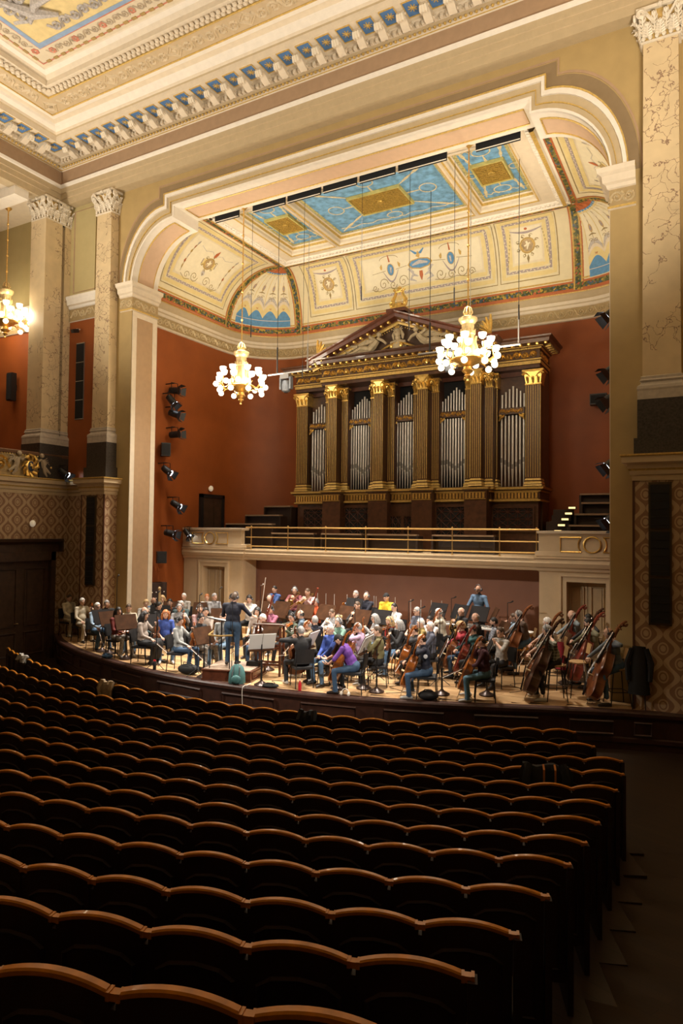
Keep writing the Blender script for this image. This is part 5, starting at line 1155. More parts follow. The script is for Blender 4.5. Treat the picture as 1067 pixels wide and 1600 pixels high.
# ------------------------------------------------------------------ stage spotlights, speakers, rig
LENS = mat('spot_lens', (.9, .95, 1), .3, var=0, emit=(.85, .93, 1), es=7.); LENSO = mat('spot_lens_off', (.05, .06, .08), .15, var=0)
def spot(label, loc, aim, lit, barn=True, s=1., arm=None, group='spotlights on the stage wall'):
    """theatre spotlight with yoke and wall arm; the body points along its own +Y"""
    t = thing('stage_spotlight', label, 'spotlight', loc, 0, group)
    d = Vector(aim).normalized(); M = d.to_track_quat('Y', 'Z').to_matrix()
    q = MB(); q.lathe([(.07*s, -.20*s), (.11*s, -.17*s), (.12*s, 0), (.12*s, .16*s), (.13*s, .18*s)], 12, (0, 0, 0), 0, M @ Matrix.Rotation(-PI/2, 3, 'X')); obj('lamp_body', q, BLACK, t, True)
    q = MB(); q.lathe([(.115*s, .181*s), (.11*s, .19*s)], 12, (0, 0, 0), 0, M @ Matrix.Rotation(-PI/2, 3, 'X')); obj('lens', q, LENS if lit else LENSO, t)
    if barn:
        for k in range(4):
            R = M @ Matrix.Rotation(k*PI/2, 3, 'Y'); q = MB(); q.add([tuple(R @ Vector(p)) for p in ((-.11*s, .19*s, .125*s), (.11*s, .19*s, .125*s), (.15*s, .33*s, .20*s), (-.15*s, .33*s, .20*s), (-.11*s, .19*s, .13*s), (.11*s, .19*s, .13*s), (.15*s, .33*s, .205*s), (-.15*s, .33*s, .205*s))], [(0, 1, 2, 3), (7, 6, 5, 4), (0, 4, 5, 1), (2, 6, 7, 3)]); obj('barn_door', q, BLACK, t)
    q = MB(); q.tube([(0, -.15*s, 0), (0, -.16*s, .26*s), (0, .15*s, .26*s), (0, .15*s, 0)], .014, 5); q.tube([(0, 0, .26*s)]+([(arm[0], 0, .26*s), (arm[0], arm[1], .26*s)] if arm else [(0, 0, .36*s)]), .02, 6); obj('yoke', q, BLACK, t)
    return t
def wall_spots():
    for i, (y, z, lit, aim) in enumerate(((17.45, 8.36, 0, (.9, .2, -.1)), (17.3, 8.0, 1, (.6, .25, -.75)), (17.45, 7.55, 0, (.9, .3, -.3)), (17.5, 6.83, 0, (.95, .2, .05)), (17.15, 5.55, 1, (.8, .15, -.58)), (17.62, 4.40, 1, (.85, .2, -.5)), (17.35, 3.40, 1, (.93, .3, -.22)))):
        spot('black theatre spotlight on the left red wall, %s from the top%s' % (('first', 'second', 'third', 'fourth', 'fifth', 'sixth', 'seventh')[i], ', lit' if lit else ', unlit'), (-16.42, y, z), aim, lit, True, 1., (-.40, 0))
wall_spots()
spot('lit spotlight fixed to the corner of the cream block', (-16.45, 18.25, 3.42), (.6, .1, -.75), 1, True, .8, (0.05, .15))
spot('lit spotlight on the gilded gallery parapet', (XL+.30, 15.0, 5.38), (.8, .3, -.6), 1, True, .9, (-.22, 0))
for i, (z, lit, y) in enumerate(((9.0, 1, 17.6), (7.65, 0, 17.8), (6.9, 0, 17.6), (5.3, 1, 17.7), (3.95, 1, 17.8))):
    spot('spotlight half hidden behind the right pier, %s from the top' % ('first', 'second', 'third', 'fourth', 'fifth')[i], (-2.09-.045*(y-15.4), y, z), (-.75, -.3, -.6), lit, True, 1.1, (.33, 0), 'spotlights behind the right pier')
def cab(label, loc, sz, rz=0., nm='loudspeaker'):
    t = thing(nm, label, 'loudspeaker', loc, rz); q = MB(); q.box(-sz[0]/2, sz[0]/2, -sz[1]/2, sz[1]/2, 0, sz[2]); obj('cabinet', q, BLACK, t); q = MB(); q.box(-sz[0]*.44, sz[0]*.44, -sz[1]/2-.02, -sz[1]/2, .04, sz[2]-.04); obj('grille', q, BLACKM, t)
    q = MB(); q.box(-.03, .03, sz[1]/2, sz[1]/2+.12, sz[2]*.4, sz[2]*.6); obj('bracket', q, BLACK, t); return t
cab('black loudspeaker box on the red wall between the spotlights', (-16.55, 17.2, 6.05), (.3, .32, .45), .9)
cab('black loudspeaker box low on the left red wall', (-16.5, 17.05, 2.38), (.32, .3, .4), .9)
cab('dark loudspeaker on the red wall right of the organ', (-3.2, 22.3, 7.6), (.5, .3, .34), 0)
cab('slim black loudspeaker on the red gallery wall', (-22.15, 15.22, 8.1), (.28, .2, 1.0), 0)
t = thing('line_array_speaker', 'tall slim framed loudspeaker on the red wall between the pillars', 'loudspeaker', (-18.72, 15.415, 7.2))
obj('frame', MB().box(-.20, .20, -.06, 0, 0, 2.6), STEEL, t)
for k in range(4): obj('grille', MB().box(-.18, .18, -.075, -.06, .03+k*.64, .64+k*.64), BLACKM, t)
t = thing('security_camera', 'small camera on a bracket above the slim loudspeaker', 'camera', (-18.75, 15.35, 10.15)); q = MB(); q.tube([(0, 0, .1), (0, -.14, .08)], .02, 6); obj('bracket', q, WHITE, t); obj('camera_body', MB().obox((0, -.2, .0), (.12, .24, .12), Matrix.Rotation(.3, 3, 'X')), BLACK, t)
# flown lighting bars with moving heads
for i, (x0, x1, y, z, hx, lab) in enumerate(((-13.2, -11.6, 18.5, 8.78, -12.47, 'short flown lighting bar left of the organ'), (-7.75, -6.1, 18.5, 8.84, -6.75, 'short flown lighting bar behind the right chandelier'), (-5.65, -4.7, 18.5, 8.76, None, 'short flown lighting bar at the right end of the organ'))):
    t = thing('lighting_bar', lab, 'lighting bar', ((x0+x1)/2, y, z)); w_ = (x1-x0)/2; q = MB(); q.tube([(-w_, 0, 0), (w_, 0, 0)], .03, 8); obj('bar', q, STEEL, t)
    for s in ((-.55, .95) if i < 2 else (.9,)): q = MB(); q.tube([(s*w_, 0, .03), (s*w_, 0, .9)], .028, 6); q.tube([(s*w_, 0, .9), (s*w_, 0, 13.7-z)], .010, 4); obj('suspension', q, BLACK if s < 0 else STEEL, t)
    if hx:
        m = thing('moving_head_light', 'grey moving head lamp clamped under the %s lighting bar' % ('left', 'middle')[i], 'stage light', (hx, y, z-.03)); q = MB(); q.obox((0, 0, -.10), (.34, .26, .16)); obj('base', q, STEEL, m)
        q = MB(); 
        for s in (-1, 1): q.obox((s*.19, 0, -.32), (.06, .16, .40))
        obj('yoke', q, mat('grey_plastic', (.20, .22, .25), .4), m); q = MB(); q.lathe([(.08, -.62), (.14, -.58), (.15, -.38), (.12, -.24), (.05, -.2)], 12); obj('head', q, mat('grey_plastic', (.2, .22, .25)), m, True); q = MB(); q.lathe([(.07, -.635), (.075, -.62)], 12); obj('lens', q, LENSO, m)
# hanging microphone wires
for i, (x, y, z, lab) in enumerate(((-12.75, 16.9, 9.6, 'thin black wire beside the left chandelier rod'), (-11.0, 17.2, 8.2, 'thin black wire hanging left of the pediment'), (-8.9, 17.0, 10.2, 'thin wire hanging in front of the painted wreath panel'), (-7.4, 17.0, 9.1, 'thin wire hanging right of the gilded lyre'), (-4.62, 18.0, 9.3, 'thin wire with dark sleeve at the right end of the organ'), (-6.2, 17.3, 9.8, 'thin wire hanging beside the right chandelier rod'))):
    t = thing('hanging_wire', lab, 'wire', (x, y, z)); q = MB(); q.tube([(0, 0, .4), (0, 0, 13.7-z)], .007, 4); obj('wire', q, BLACK, t); q = MB(); q.tube([(0, 0, 0), (0, 0, .4)], .018, 6); obj('microphone', q, BLACK, t)
# ------------------------------------------------------------------ hall floor, raked rows and seats
CY = 26.; ROWS = [(16.35+.748*i, z) for i, z in enumerate((.40, .41, .45, .53, .60, .71, .83, .96, 1.12, 1.26, 1.43, 1.66, 1.91))]
ENDS = [7.43, 7.83, 8.31]+[8.40]*10; SW = .494; SH = 1.12
def pol(r, a): return (XC+r*math.sin(a), CY-r*math.cos(a))
struct('floor', MB().box(-19.3, 1.25, 4.0, 15.4, ZF-.1, ZF), HALLW)
mb = MB()   # sloping aisle along the right wall
pr = [(ROWS[i][0], ROWS[i][1]-SH-.06) for i in range(13)]+[(27.0, 1.2), (32.5, 1.9)]
v = []
for r, z in pr:
    a = 8.2/r; v += [(*pol(r, a), max(z, ZF+.004)), (1.2, pol(r, a)[1]+.35, max(z, ZF+.004))]
mb.add(v, [(i*2, i*2+1, i*2+3, i*2+2) for i in range(len(pr)-1)]); struct('floor_aisle', mb, HALLW)
for i, (r, z) in enumerate(ROWS+[(26.08, 2.2), (26.83, 2.5), (27.6, 2.75), (28.4, 3.0)]):
    zf = z-SH; e = ENDS[min(i, 12)]
    a0, a1 = -min(.62, 12./r), (e+.16)/r; n = 26; mb = MB(); ri, ro = r-.36, r+.388+(6 if i == 16 else 0); v = []
    for k in range(n+1):
        a = a0+(a1-a0)*k/n; v += [(*pol(ri, a), zf), (*pol(ro, a), zf), (*pol(ri, a), min(zf-.3, ZF)), (*pol(ro, a), min(zf-.3, ZF))]
    f = []
    for k in range(n): b = k*4; f += [(b, b+1, b+5, b+4), (b+2, b, b+4, b+6), (b+1, b+3, b+7, b+5)]
    f.append((n*4, n*4+1, n*4+3, n*4+2)); mb.add(v, f); struct('floor_row_%d' % (i+1), mb, HALLW)
SEATW = mat('seat_wood_dark', (.022, .009, .005), .6, var=.25, scale=8, spec=.3); RAILW = mat('seat_rail', (.52, .19, .012), .34, var=.25, scale=14, coat=.1); CUSH = mat('seat_plush', (.03, .010, .008), .85, var=.2)
def seat_meshes():
    h = SW/2; M = {}
    top = lambda u: SH-.044*abs(u/h)**2.0
    q = MB(); n = 12; v = []
    for k in range(n+1):
        u = -h+.028+(SW-.056)*k/n; z = top(u); v += [(u, -.022, z-.026), (u, -.024, z-.008), (u, -.018, z), (u, .008, z+.001), (u, .014, z-.010), (u, .010, z-.026)]
    q.add(v, [(i*6+j, i*6+(j+1) % 6, (i+1)*6+(j+1) % 6, (i+1)*6+j) for i in range(n) for j in range(6)]+[tuple(range(5, -1, -1)), tuple(n*6+j for j in range(6))]); M['top_rail'] = q.mesh('top_rail', RAILW, True)
    q = MB(); zj = SH-.044
    for a, b, o in ((-.028, -.014, .004), (-.014, .014, 0), (.014, .028, .004)): q.box(h+a, h+b, -.022-o, .012+o, zj-.027, zj+.001+o)
    M['rail_joint'] = q.mesh('rail_joint', RAILW)
    q = MB(); v = []
    for k in range(n+1):
        u = -h+.01+(SW-.02)*k/n; z = top(u)-.025; v += [(u, -.020, .22), (u, -.020, z), (u, .012, z), (u, .012, .22)]
    q.add(v, [(i*4+j, i*4+(j+1) % 4, (i+1)*4+(j+1) % 4, (i+1)*4+j) for i in range(n) for j in range(4)]); M['backrest'] = q.mesh('backrest', SEATW)
    q = MB(); q.tube([(-h+.06, -.024, .32), (h-.06, -.024, .32), (h-.06, -.024, SH-.20), (h*.5, -.024, SH-.165), (0, -.024, SH-.15), (-h*.5, -.024, SH-.165), (-h+.06, -.024, SH-.20)], .012, 4, closed=True); M['back_panel'] = q.mesh('back_panel', SEATW)
    q = MB(); q.box(-h+.04, h-.04, .05, .13, .42, .86); q.box(-h+.06, h-.06, .02, .05, .45, SH-.2); M['seat_cushion'] = q.mesh('seat_cushion', CUSH)
    q = MB(); q.box(h-.02, h+.02, -.02, .06, 0, SH-.10); q.box(h-.025, h+.025, -.02, .34, .62, .66); q.box(h-.015, h+.015, .28, .33, 0, .62); M['armrest'] = q.mesh('armrest', SEATW)
    q = MB(); q.box(-.03, .012, -.04, .03, 0, SH-.06); q.box(-.03, .012, .03, .36, 0, .62); M['end_panel'] = q.mesh('end_panel', SEATW)
    return M
SM = seat_meshes(); ORD = ['first', 'second', 'third', 'fourth', 'fifth', 'sixth', 'seventh', 'eighth', 'ninth', 'tenth', 'eleventh', 'twelfth', 'thirteenth', 'fourteenth', 'fifteenth', 'sixteenth', 'seventeenth', 'eighteenth', 'nineteenth', 'twentieth', 'twenty-first', 'twenty-second', 'twenty-third', 'twenty-fourth', 'twenty-fifth', 'twenty-sixth', 'twenty-seventh', 'twenty-eighth', 'twenty-ninth', 'thirtieth']
def seen(p, mx=40):
    c = cam.matrix_world.inverted() @ Vector(p)
    if c.z > -.2: return None
    return 533.5+1050.27*c.x/-c.z, 800-1050.27*c.y/-c.z
MWI = cam.matrix_world.inverted()
for i, (r, z) in enumerate(ROWS):
    zf = z-SH
    for k in range(30):
        s = ENDS[i]-SW*(k+.5); a = s/r; x, y = pol(r, a)
        w0 = MWI @ Vector((x, y, z)); px = 533.5+1050.27*w0.x/-w0.z; hw = 1050.27*SW/2/-w0.z
        if px+hw < -25: break
        t = thing('auditorium_seat', 'dark wooden seat, %s from the aisle in the %s row from the stage' % (ORD[k], ORD[i]), 'seat', (x, y, zf), a, 'seats in curved rows')
        for nm in ('top_rail', 'backrest', 'back_panel', 'seat_cushion'): link(nm, SM[nm], t)
        if k: link('rail_joint', SM['rail_joint'], t); link('armrest', SM['armrest'], t)
        else: o = link('end_panel', SM['end_panel'], t); o.location = (SW/2+.028, 0, 0); o = link('rail_joint', SM['rail_joint'], t)
# clothes and bags left on the seats
def drape(name, label, cat, r, s, z, w_, front, back, m, extra=None):
    """garment hung over a seat back: folded cloth strip across the rail"""
    a = s/r; x, y = pol(r, a); t = thing(name, label, cat, (x, y, z), a); q = MB(); us = [i/10 for i in range(11)]
    pv = [(-.075, -front), (-.07, -front*.5), (-.065, -.03), (-.03, .035), (.03, .035), (.06, -.03), (.07, -back*.6), (.075, -back)]
    q.grid(lambda u, j: ((u-.5)*w_*(1+.12*math.sin(j*1.3)), pv[int(j)][0]-.018*math.sin(u*19+j), pv[int(j)][1]+.02*math.sin(u*11+1)), us, list(range(8)))
    q.grid(lambda u, j: ((u-.5)*w_*(1+.12*math.sin(j*1.3)), pv[int(j)][0]*.8-.018*math.sin(u*19+j), pv[int(j)][1]-.012+.02*math.sin(u*11+1)), us, list(range(8)))
    obj('cloth', q, m, t, True)
    for k in (-1, 1): q = MB(); q.tube([(k*w_*.36, -.07, -front*.9), (k*w_*.40, -.09, -.1), (k*w_*.34, -.02, .05)], [.05, .055, .05], 7); obj('sleeve', q, m, t, True)
    for k, c in (extra or []): q = MB(); q.add([(k-.012, -.100, -front*.85), (k+.012, -.100, -front*.85), (k+.012, -.092, .0), (k-.012, -.092, .0), (k+.012, -.03, .05), (k-.012, -.03, .05)], [(0, 1, 2, 3), (3, 2, 4, 5)]); obj('stripe', q, c, t)
    return t
drape('jacket', 'beige jacket hung over a seat back in the front row', 'jacket', 16.35, -1.62, .385, .44, .28, .4, mat('cloth_beige', (.34, .25, .15), .85, var=.25, scale=20))
drape('coat', 'dark coat with two orange stripes over a seat near the aisle', 'coat', ROWS[3][0], 7.45, .525, .62, .42, .3, mat('cloth_dark', (.012, .013, .016), .9, var=.3, scale=20), [(-.03, mat('stripe_orange', (.55, .20, .04), .7)), (.11, MATS['stripe_orange'])])
drape('black_garment', 'black garment over a front row seat below the stage apron', 'garment', 16.35, 3.05, .385, .34, .2, .3, BLACKM)
drape('grey_garment', 'pale grey garments heaped at the far start of the front row', 'garment', 16.35, -5.55, .40, .6, .12, .3, mat('cloth_grey', (.35, .33, .30), .9, var=.3, scale=18))
# x, y, floor z, heading, pose, hair, hair colour, top, trousers, sleeve, extras, instrument, label, short phrase
PEOPLE = [
(-18.6, 15.04, 0, 95, 'lap', 'short', 'br', 'cream', 'khaki', 'L', '', '', 'person in cream almost hidden behind the old man at the stage end', 'hidden person in cream'),
(-17.37, 14.52, 0, 100, 'vrest', 'short', 'wh', 'cream', 'khaki', 'L', '', 'violin', 'old white haired man in cream shirt and khaki trousers resting a violin', 'old man in cream shirt'),
(-15.89, 13.84, 0, 100, 'vrest', 'short', 'wh', 'paleblue', 'jeans', 'L', 'g', 'violin', 'white haired man in pale blue shirt and jeans resting a violin', 'man in pale blue shirt'),
(-14.48, 13.31, 0, 95, 'vlap', 'long', 'bk', 'darkred', 'grey', 'L', '', 'violin', 'long haired woman in dark red cardigan and grey jeans with violin on lap', 'woman in dark red cardigan'),
(-16.3, 14.55, 0, 120, 'wind', 'short', 'gr', 'black', 'black', 'L', '', '', 'grey haired man in black jacket behind a stand near the wallpaper', 'man in black jacket by wallpaper'),
(-14.89, 14.11, 0, 130, 'wind', 'short', 'br', 'cream', 'jeans', 'L', '', '', 'brown haired youth in cream top and jeans behind a brown stand', 'youth in cream top'),
(-15.7, 15.9, 0, 110, 'wind', 'bald', 'bk', 'denim', 'black', 'L', 'b', '', 'bald bearded man in blue denim shirt over a grey tee', 'bald man in denim shirt'),
(-13.94, 13.77, 0, 80, 'lap', 'bald', 'gr', 'teal', 'black', 'L', '', '', 'bald man in teal grey shirt bending forward beside long haired violinist', 'bald man in teal grey shirt'),
(-15.41, 15.31, 0, 120, 'wind', 'bun', 'bl', 'grey', 'black', 'L', '', '', 'fair haired woman in grey top with hair tied back', 'fair woman in grey top'),
(-14.58, 14.97, 0, 70, 'vrest', 'bun', 'bk', 'black', 'black', 'L', '', 'violin', 'dark haired woman in black top looking right behind microphone stand', 'dark woman behind microphone stand'),
(-16.01, 16.63, 0, 140, 'harp', 'long', 'bl', 'white', 'black', 'L', '', '', 'fair haired harpist in white blouse behind the harp', 'harpist in white blouse'),
(-14.94, 15.86, 0, 150, 'lap', 'bun', 'bk', 'black', 'black', 'L', '', '', 'smiling dark haired woman in black top near the harp', 'smiling woman near the harp'),
(-15.9, 17.55, 0, 160, 'lap', 'short', 'wh', 'grey', 'black', 'L', '', '', 'white haired player at far back behind a white edged desk', 'white haired player at far back'),
(-14.27, 15.63, 0, 130, 'lap', 'short', 'wh', 'teal', 'black', 'L', '', '', 'white haired person in teal jacket facing away behind violinists', 'white haired person in teal'),
(-13.72, 14.94, 0, 140, 'vrest', 'short', 'gr', 'lgrey', 'black', 'L', 'h', 'violin', 'grey haired man in light grey jacket holding violin and raised bow', 'man in light grey jacket'),
(-12.98, 13.61, 0, 130, 'lap', 'bob', 'rd', 'blue', 'jeans', 'S', '', '', 'red haired woman in royal blue tee shirt', 'red haired woman in blue'),
(-13.19, 12.99, 0, 70, 'vrest', 'long', 'bk', 'taupe', 'blackskirt', 'L', 'h', 'violin', 'woman with long black hair in taupe sweater and long black skirt', 'woman in long black skirt'),
(-11.72, 12.76, 0, 75, 'vrest', 'bun', 'bk', 'hoodie', 'denimdk', 'L', 'h', 'violin', 'woman in grey hooded cardigan and tight blue jeans with a violin', 'woman in grey hooded cardigan'),
(-11.59, 13.39, 0, 95, 'lap', 'short', 'bk', 'charcoal', 'grey', 'S', 'hgp', '', 'man in black printed tee shirt and grey jeans sitting left of podium', 'man in printed black tee'),
(-13.05, 15.05, 0, 120, 'lap', 'short', 'br', 'pinkcheck', 'black', 'L', 'hb', '', 'bearded man in pink checked shirt behind the printed tee shirt man', 'bearded man in pink shirt'),
(-15.14, 17.83, 0, 140, 'wind', 'short', 'rd', 'white', 'black', 'L', '', '', 'balding man in white shirt with hand at mouth near cream door', 'man in white by cream door'),
(-13.94, 16.78, 0.16, 110, 'lap', 'short', 'gr', 'vest', 'black', 'L', '', '', 'grey haired man in dark waistcoat over white sleeves looking down', 'man in dark waistcoat'),
(-12.51, 14.69, 0, 130, 'lap', 'bun', 'bk', 'taupe', 'black', 'L', '', '', 'dark haired woman peeking over a desk beside man in pink', 'woman peeking over a desk'),
(-13.29, 16.87, 0.16, 150, 'wind', 'bun', 'bk', 'greyblue', 'black', 'L', 'h', '', 'dark haired woman in grey blue top behind a microphone', 'woman in grey blue top'),
(-11.3, 14.0, 0, 170, 'lap', 'short', 'br', 'hoodie', 'jeanslt', 'L', '', '', 'seated player in grey hooded sweater and pale jeans left of conductor', 'player in grey hooded sweater'),
(-12.61, 16.89, 0.16, 165, 'flute', 'short', 'bk', 'white', 'black', 'S', 'h', 'flute', 'flautist in white shirt with headphones right of conductor', 'flautist in white shirt'),
(-11.24, 15.42, 0, 175, 'lap', 'bob', 'bk', 'taupe', 'black', 'L', 'h', '', 'dark haired woman with headphones just right of conductor', 'woman right of conductor'),
(-10.3, 14.36, 0, 185, 'vrest', 'short', 'wh', 'whitestripe', 'denimdk', 'L', '', 'viola', 'white haired man in striped white shirt behind conductor desk with viola', 'man in striped white shirt'),
(-12.24, 17.44, 0.16, 175, 'lap', 'bald', 'gr', 'charcoal', 'black', 'L', 'h', '', 'bald man with headphones behind a slanting brown desk', 'bald man behind slanting desk'),
(-12.79, 18.5, 0.34, 190, 'lap', 'short', 'bk', 'blue2', 'black', 'S', '', '', 'dark haired man in blue polo shirt seated against back wall', 'man in blue polo'),
(-11.25, 16.09, 0, 180, 'bassoon', 'short', 'bk', 'mauve', 'black', 'L', 'h', 'bassoon', 'dark haired man in mauve sweater holding a bassoon', 'bassoonist in mauve sweater'),
(-12.02, 18.5, 0.34, 170, 'trombone', 'short', 'gr', 'maroon', 'black', 'L', 'h', 'trombone', 'grey haired trombonist in maroon top with headphones', 'trombonist in maroon top'),
(-11.39, 18.32, 0.34, 185, 'trombone', 'short', 'br', 'pinkcheck', 'black', 'L', '', 'trombone', 'trombonist in pink hidden behind his raised slide', 'trombonist in pink'),
(-9.81, 15.0, 0, 205, 'vplay', 'short', 'bk', 'green', 'black', 'L', 'hg', 'viola', 'dark haired man in olive green jacket playing a viola', 'violist in green jacket'),
(-9.93, 15.65, 0, 235, 'lap', 'bald', 'bk', 'bluegrey', 'black', 'S', 'h', '', 'balding man with headphones in blue grey tee looking left', 'balding man in blue grey tee'),
(-10.49, 17.34, 0.16, 185, 'bassoon', 'short', 'gr', 'orange', 'black', 'L', 'h', 'bassoon', 'player in bright orange top holding a silver keyed bassoon', 'player in orange top'),
(-9.37, 16.39, 0, 190, 'wind', 'short', 'br', 'lgrey', 'black', 'L', 'g', 'clarinet', 'light haired man with glasses among the clarinets', 'light haired clarinettist'),
(-8.27, 14.77, 0, 200, 'wind', 'short', 'gr', 'green2', 'black', 'L', 'h', 'clarinet', 'grey haired player in green top with a clarinet', 'clarinettist in green top'),
(-9.76, 18.5, 0.34, 185, 'trumpet', 'short', 'gr', 'paleblue', 'black', 'L', '', 'trumpet', 'man in pale blue shirt aiming a trumpet at the camera', 'trumpeter in pale blue'),
(-9.24, 18.2, 0.34, 190, 'lap', 'bald', 'gr', 'navy', 'black', 'L', 'h', '', 'bald man in navy jacket with headphones in the brass', 'bald man in navy jacket'),
(-9.0, 17.22, 0.16, 195, 'wind', 'short', 'br', 'black', 'black', 'L', '', 'oboe', 'man in black top playing oboe with hands at his mouth', 'oboist in black top'),
(-8.94, 14.74, 0, -60, 'lap', 'short', 'gr', 'navy', 'black', 'L', '', '', 'grey haired man in navy seen from behind near bald cellist', 'grey haired man in navy'),
(-8.61, 14.06, 0, -115, 'cello', 'bald', 'gr', 'beige', 'black', 'L', '', 'cello', 'bald man in beige sweater facing left with a dark cello', 'bald cellist in beige sweater'),
(-8.56, 15.34, 0, 215, 'vplay', 'bun', 'bl', 'white', 'jeans', 'L', 'h', 'viola', 'fair haired woman in white blouse with headphones bowing', 'fair woman in white blouse'),
(-7.82, 13.6, 0, 200, 'lap', 'short', 'wh', 'blue', 'jeans', 'L', '', '', 'small white haired player in blue behind the dark cello', 'white haired player in blue'),
(-8.2, 12.96, 0, -50, 'cello', 'short', 'gr', 'black', 'black', 'L', '', 'cello', 'cellist in black jacket seen from behind right of podium', 'cellist in black by podium'),
(-6.91, 13.07, 0, -105, 'cellolean', 'short', 'bk', 'purple', 'denimdk', 'S', 'c', 'cello', 'cellist in purple tee shirt and black cap leaning forward', 'cellist in purple tee'),
(-7.35, 14.3, 0, -100, 'cello', 'short', 'gr', 'lilac', 'grey', 'L', '', 'cello', 'cellist in lilac shirt mostly hidden behind purple tee shirt', 'cellist in lilac shirt'),
(-6.77, 13.98, 0, -110, 'wind', 'short', 'br', 'olive', 'black', 'L', '', '', 'brown haired man in olive jacket with hands raised to face', 'man in olive jacket'),
(-7.88, 16.04, 0, 230, 'vrest', 'bob', 'gr', 'lgrey', 'jeanslt', 'L', 'g', 'viola', 'grey haired player in light grey sweater and pale jeans with viola', 'violist in light grey sweater'),
(-8.59, 18.28, 0.34, 185, 'lap', 'short', 'bk', 'yellow', 'black', 'S', 'c', '', 'man in bright yellow tee shirt and dark cap', 'man in yellow tee'),
(-7.93, 17.41, 0.16, 200, 'horn', 'short', 'bk', 'white', 'black', 'L', '', 'horn', 'dark haired horn player in white shirt with black straps', 'horn player in white shirt'),
(-7.27, 15.75, 0, 235, 'vplay', 'bob', 'bl', 'black', 'black', 'L', 'hr', 'violin', 'fair haired woman in black top and red scarf with headphones', 'woman in red scarf'),
(-6.79, 15.29, 0, 235, 'vrest', 'bob', 'gr', 'black', 'jeans', 'L', '', 'viola', 'grey haired player in black sweater and jeans behind two cellos', 'violist in black sweater'),
(-7.01, 16.84, 0.16, 215, 'lap', 'short', 'gr', 'slate', 'black', 'S', 'g', '', 'man with glasses in slate polo shirt beside acrylic horn', 'man in slate polo'),
(-6.46, 15.83, 0, 235, 'vrest', 'short', 'wh', 'mustard', 'black', 'L', '', 'viola', 'white haired man in mustard shirt holding an upright viola', 'violist in mustard shirt'),
(-6.04, 15.37, 0, 235, 'lap', 'short', 'wh', 'slate', 'black', 'L', '', '', 'red faced bald man in slate jacket bending over', 'red faced man in slate'),
(-5.39, 13.51, 0, -108, 'cello', 'bald', 'bk', 'navy', 'denimdk', 'L', 'n', 'cello', 'balding cellist in navy jacket with pale sleeve badge', 'cellist in navy jacket'),
(-6.07, 14.71, 0, -112, 'cello', 'short', 'br', 'charcoal', 'black', 'L', '', 'cello', 'cellist hidden behind the two orange cellos', 'cellist behind orange cellos'),
(-6.48, 16.43, 0, 195, 'lap', 'short', 'bk', 'white', 'black', 'S', '', '', 'dark haired man in white shirt looking down at desk', 'dark man in white shirt'),
(-6.33, 16.99, 0.16, -110, 'cello', 'short', 'wh', 'creamtee', 'black', 'S', '', 'cello', 'white haired man in cream tee facing left with cello', 'cellist in cream tee'),
(-5.98, 17.49, 0.16, 215, 'horn', 'bald', 'gr', 'black', 'black', 'L', '', 'horn', 'bald horn player behind a black desk below tall microphone', 'bald horn player'),
(-5.75, 18.25, 0.34, 195, 'stand', 'bald', 'br', 'denim', 'black', 'S', 'hgb', '', 'standing man in open denim shirt over black tee with headphones', 'standing man in denim'),
(-5.26, 16.51, 0.16, 250, 'lap', 'bald', 'gr', 'charcoal', 'black', 'L', '', '', 'bald man in charcoal shirt looking down before percussion table', 'bald man in charcoal'),
(-5.36, 15.94, 0, -112, 'cello', 'curly', 'bl', 'redtop', 'denimdk', 'L', '', 'cello', 'curly haired cellist in bright red top', 'curly haired cellist in red'),
(-4.93, 15.54, 0, -112, 'cello', 'bun', 'dg', 'tealdk', 'black', 'L', '', 'cello', 'dark haired cellist with dark teal sleeves', 'cellist with dark teal sleeves'),
(-4.26, 13.92, 0, -110, 'cellothink', 'short', 'bk', 'plum', 'denim2', 'L', '', 'cello', 'dark haired cellist in plum jacket hand raised to mouth', 'cellist in plum jacket'),
(-4.99, 17.1, 0, 245, 'lap', 'short', 'bk', 'plaidblue', 'black', 'L', 'b', '', 'bearded man in white and blue plaid shirt', 'bearded man in blue plaid'),
(-4.32, 15.41, 0, 210, 'trumpet', 'short', 'br', 'grey', 'black', 'S', 'g', 'trumpet', 'light brown haired man with glasses behind a red brown desk', 'man behind red brown desk'),
(-4.8, 18.3, 0, 240, 'flute', 'short', 'br', 'paleblue', 'black', 'L', '', '', 'brown haired man in profile next to the brown sweater bassist', 'brown haired man in profile'),
(-4.18, 17.11, 0, -112, 'bass', 'short', 'gr', 'brown', 'jeans', 'L', 'h', 'bass', 'bassist in brown sweater with headphones', 'bassist in brown sweater'),
(-3.25, 16.07, 0, -110, 'bass', 'short', 'wh', 'spot', 'black', 'S', '', 'bass', 'white haired bassist in spotted white shirt', 'bassist in spotted shirt'),
(-2.98, 14.76, 0, -112, 'bass', 'short', 'gr', 'plaid', 'black', 'S', 'h', 'bass', 'bassist in plaid short sleeved shirt at stage front', 'bassist in plaid shirt'),
(-3.05, 17.96, 0, -112, 'bass', 'bald', 'wh', 'bluecheck', 'black', 'L', '', 'bass', 'balding bassist in pale blue checked shirt', 'bassist in pale blue check'),
(-2.42, 16.5, 0, -115, 'bass', 'short', 'bk', 'moss', 'grey', 'L', 'gb', 'bass', 'bearded bassist with glasses in moss green sweater', 'bearded bassist in moss green'),
(-2.55, 17.35, 0, -115, 'bass', 'short', 'bk', 'charcoal', 'black', 'L', '', 'bass', 'dark haired bassist hidden behind the bearded bassist', 'hidden dark haired bassist'),
(-1.8, 15.07, 0, -118, 'bass', 'bald', 'br', 'greyjk', 'jeans', 'L', 'h', 'bass', 'balding bassist in grey denim jacket nearest the right wall', 'bassist nearest right wall'),
]
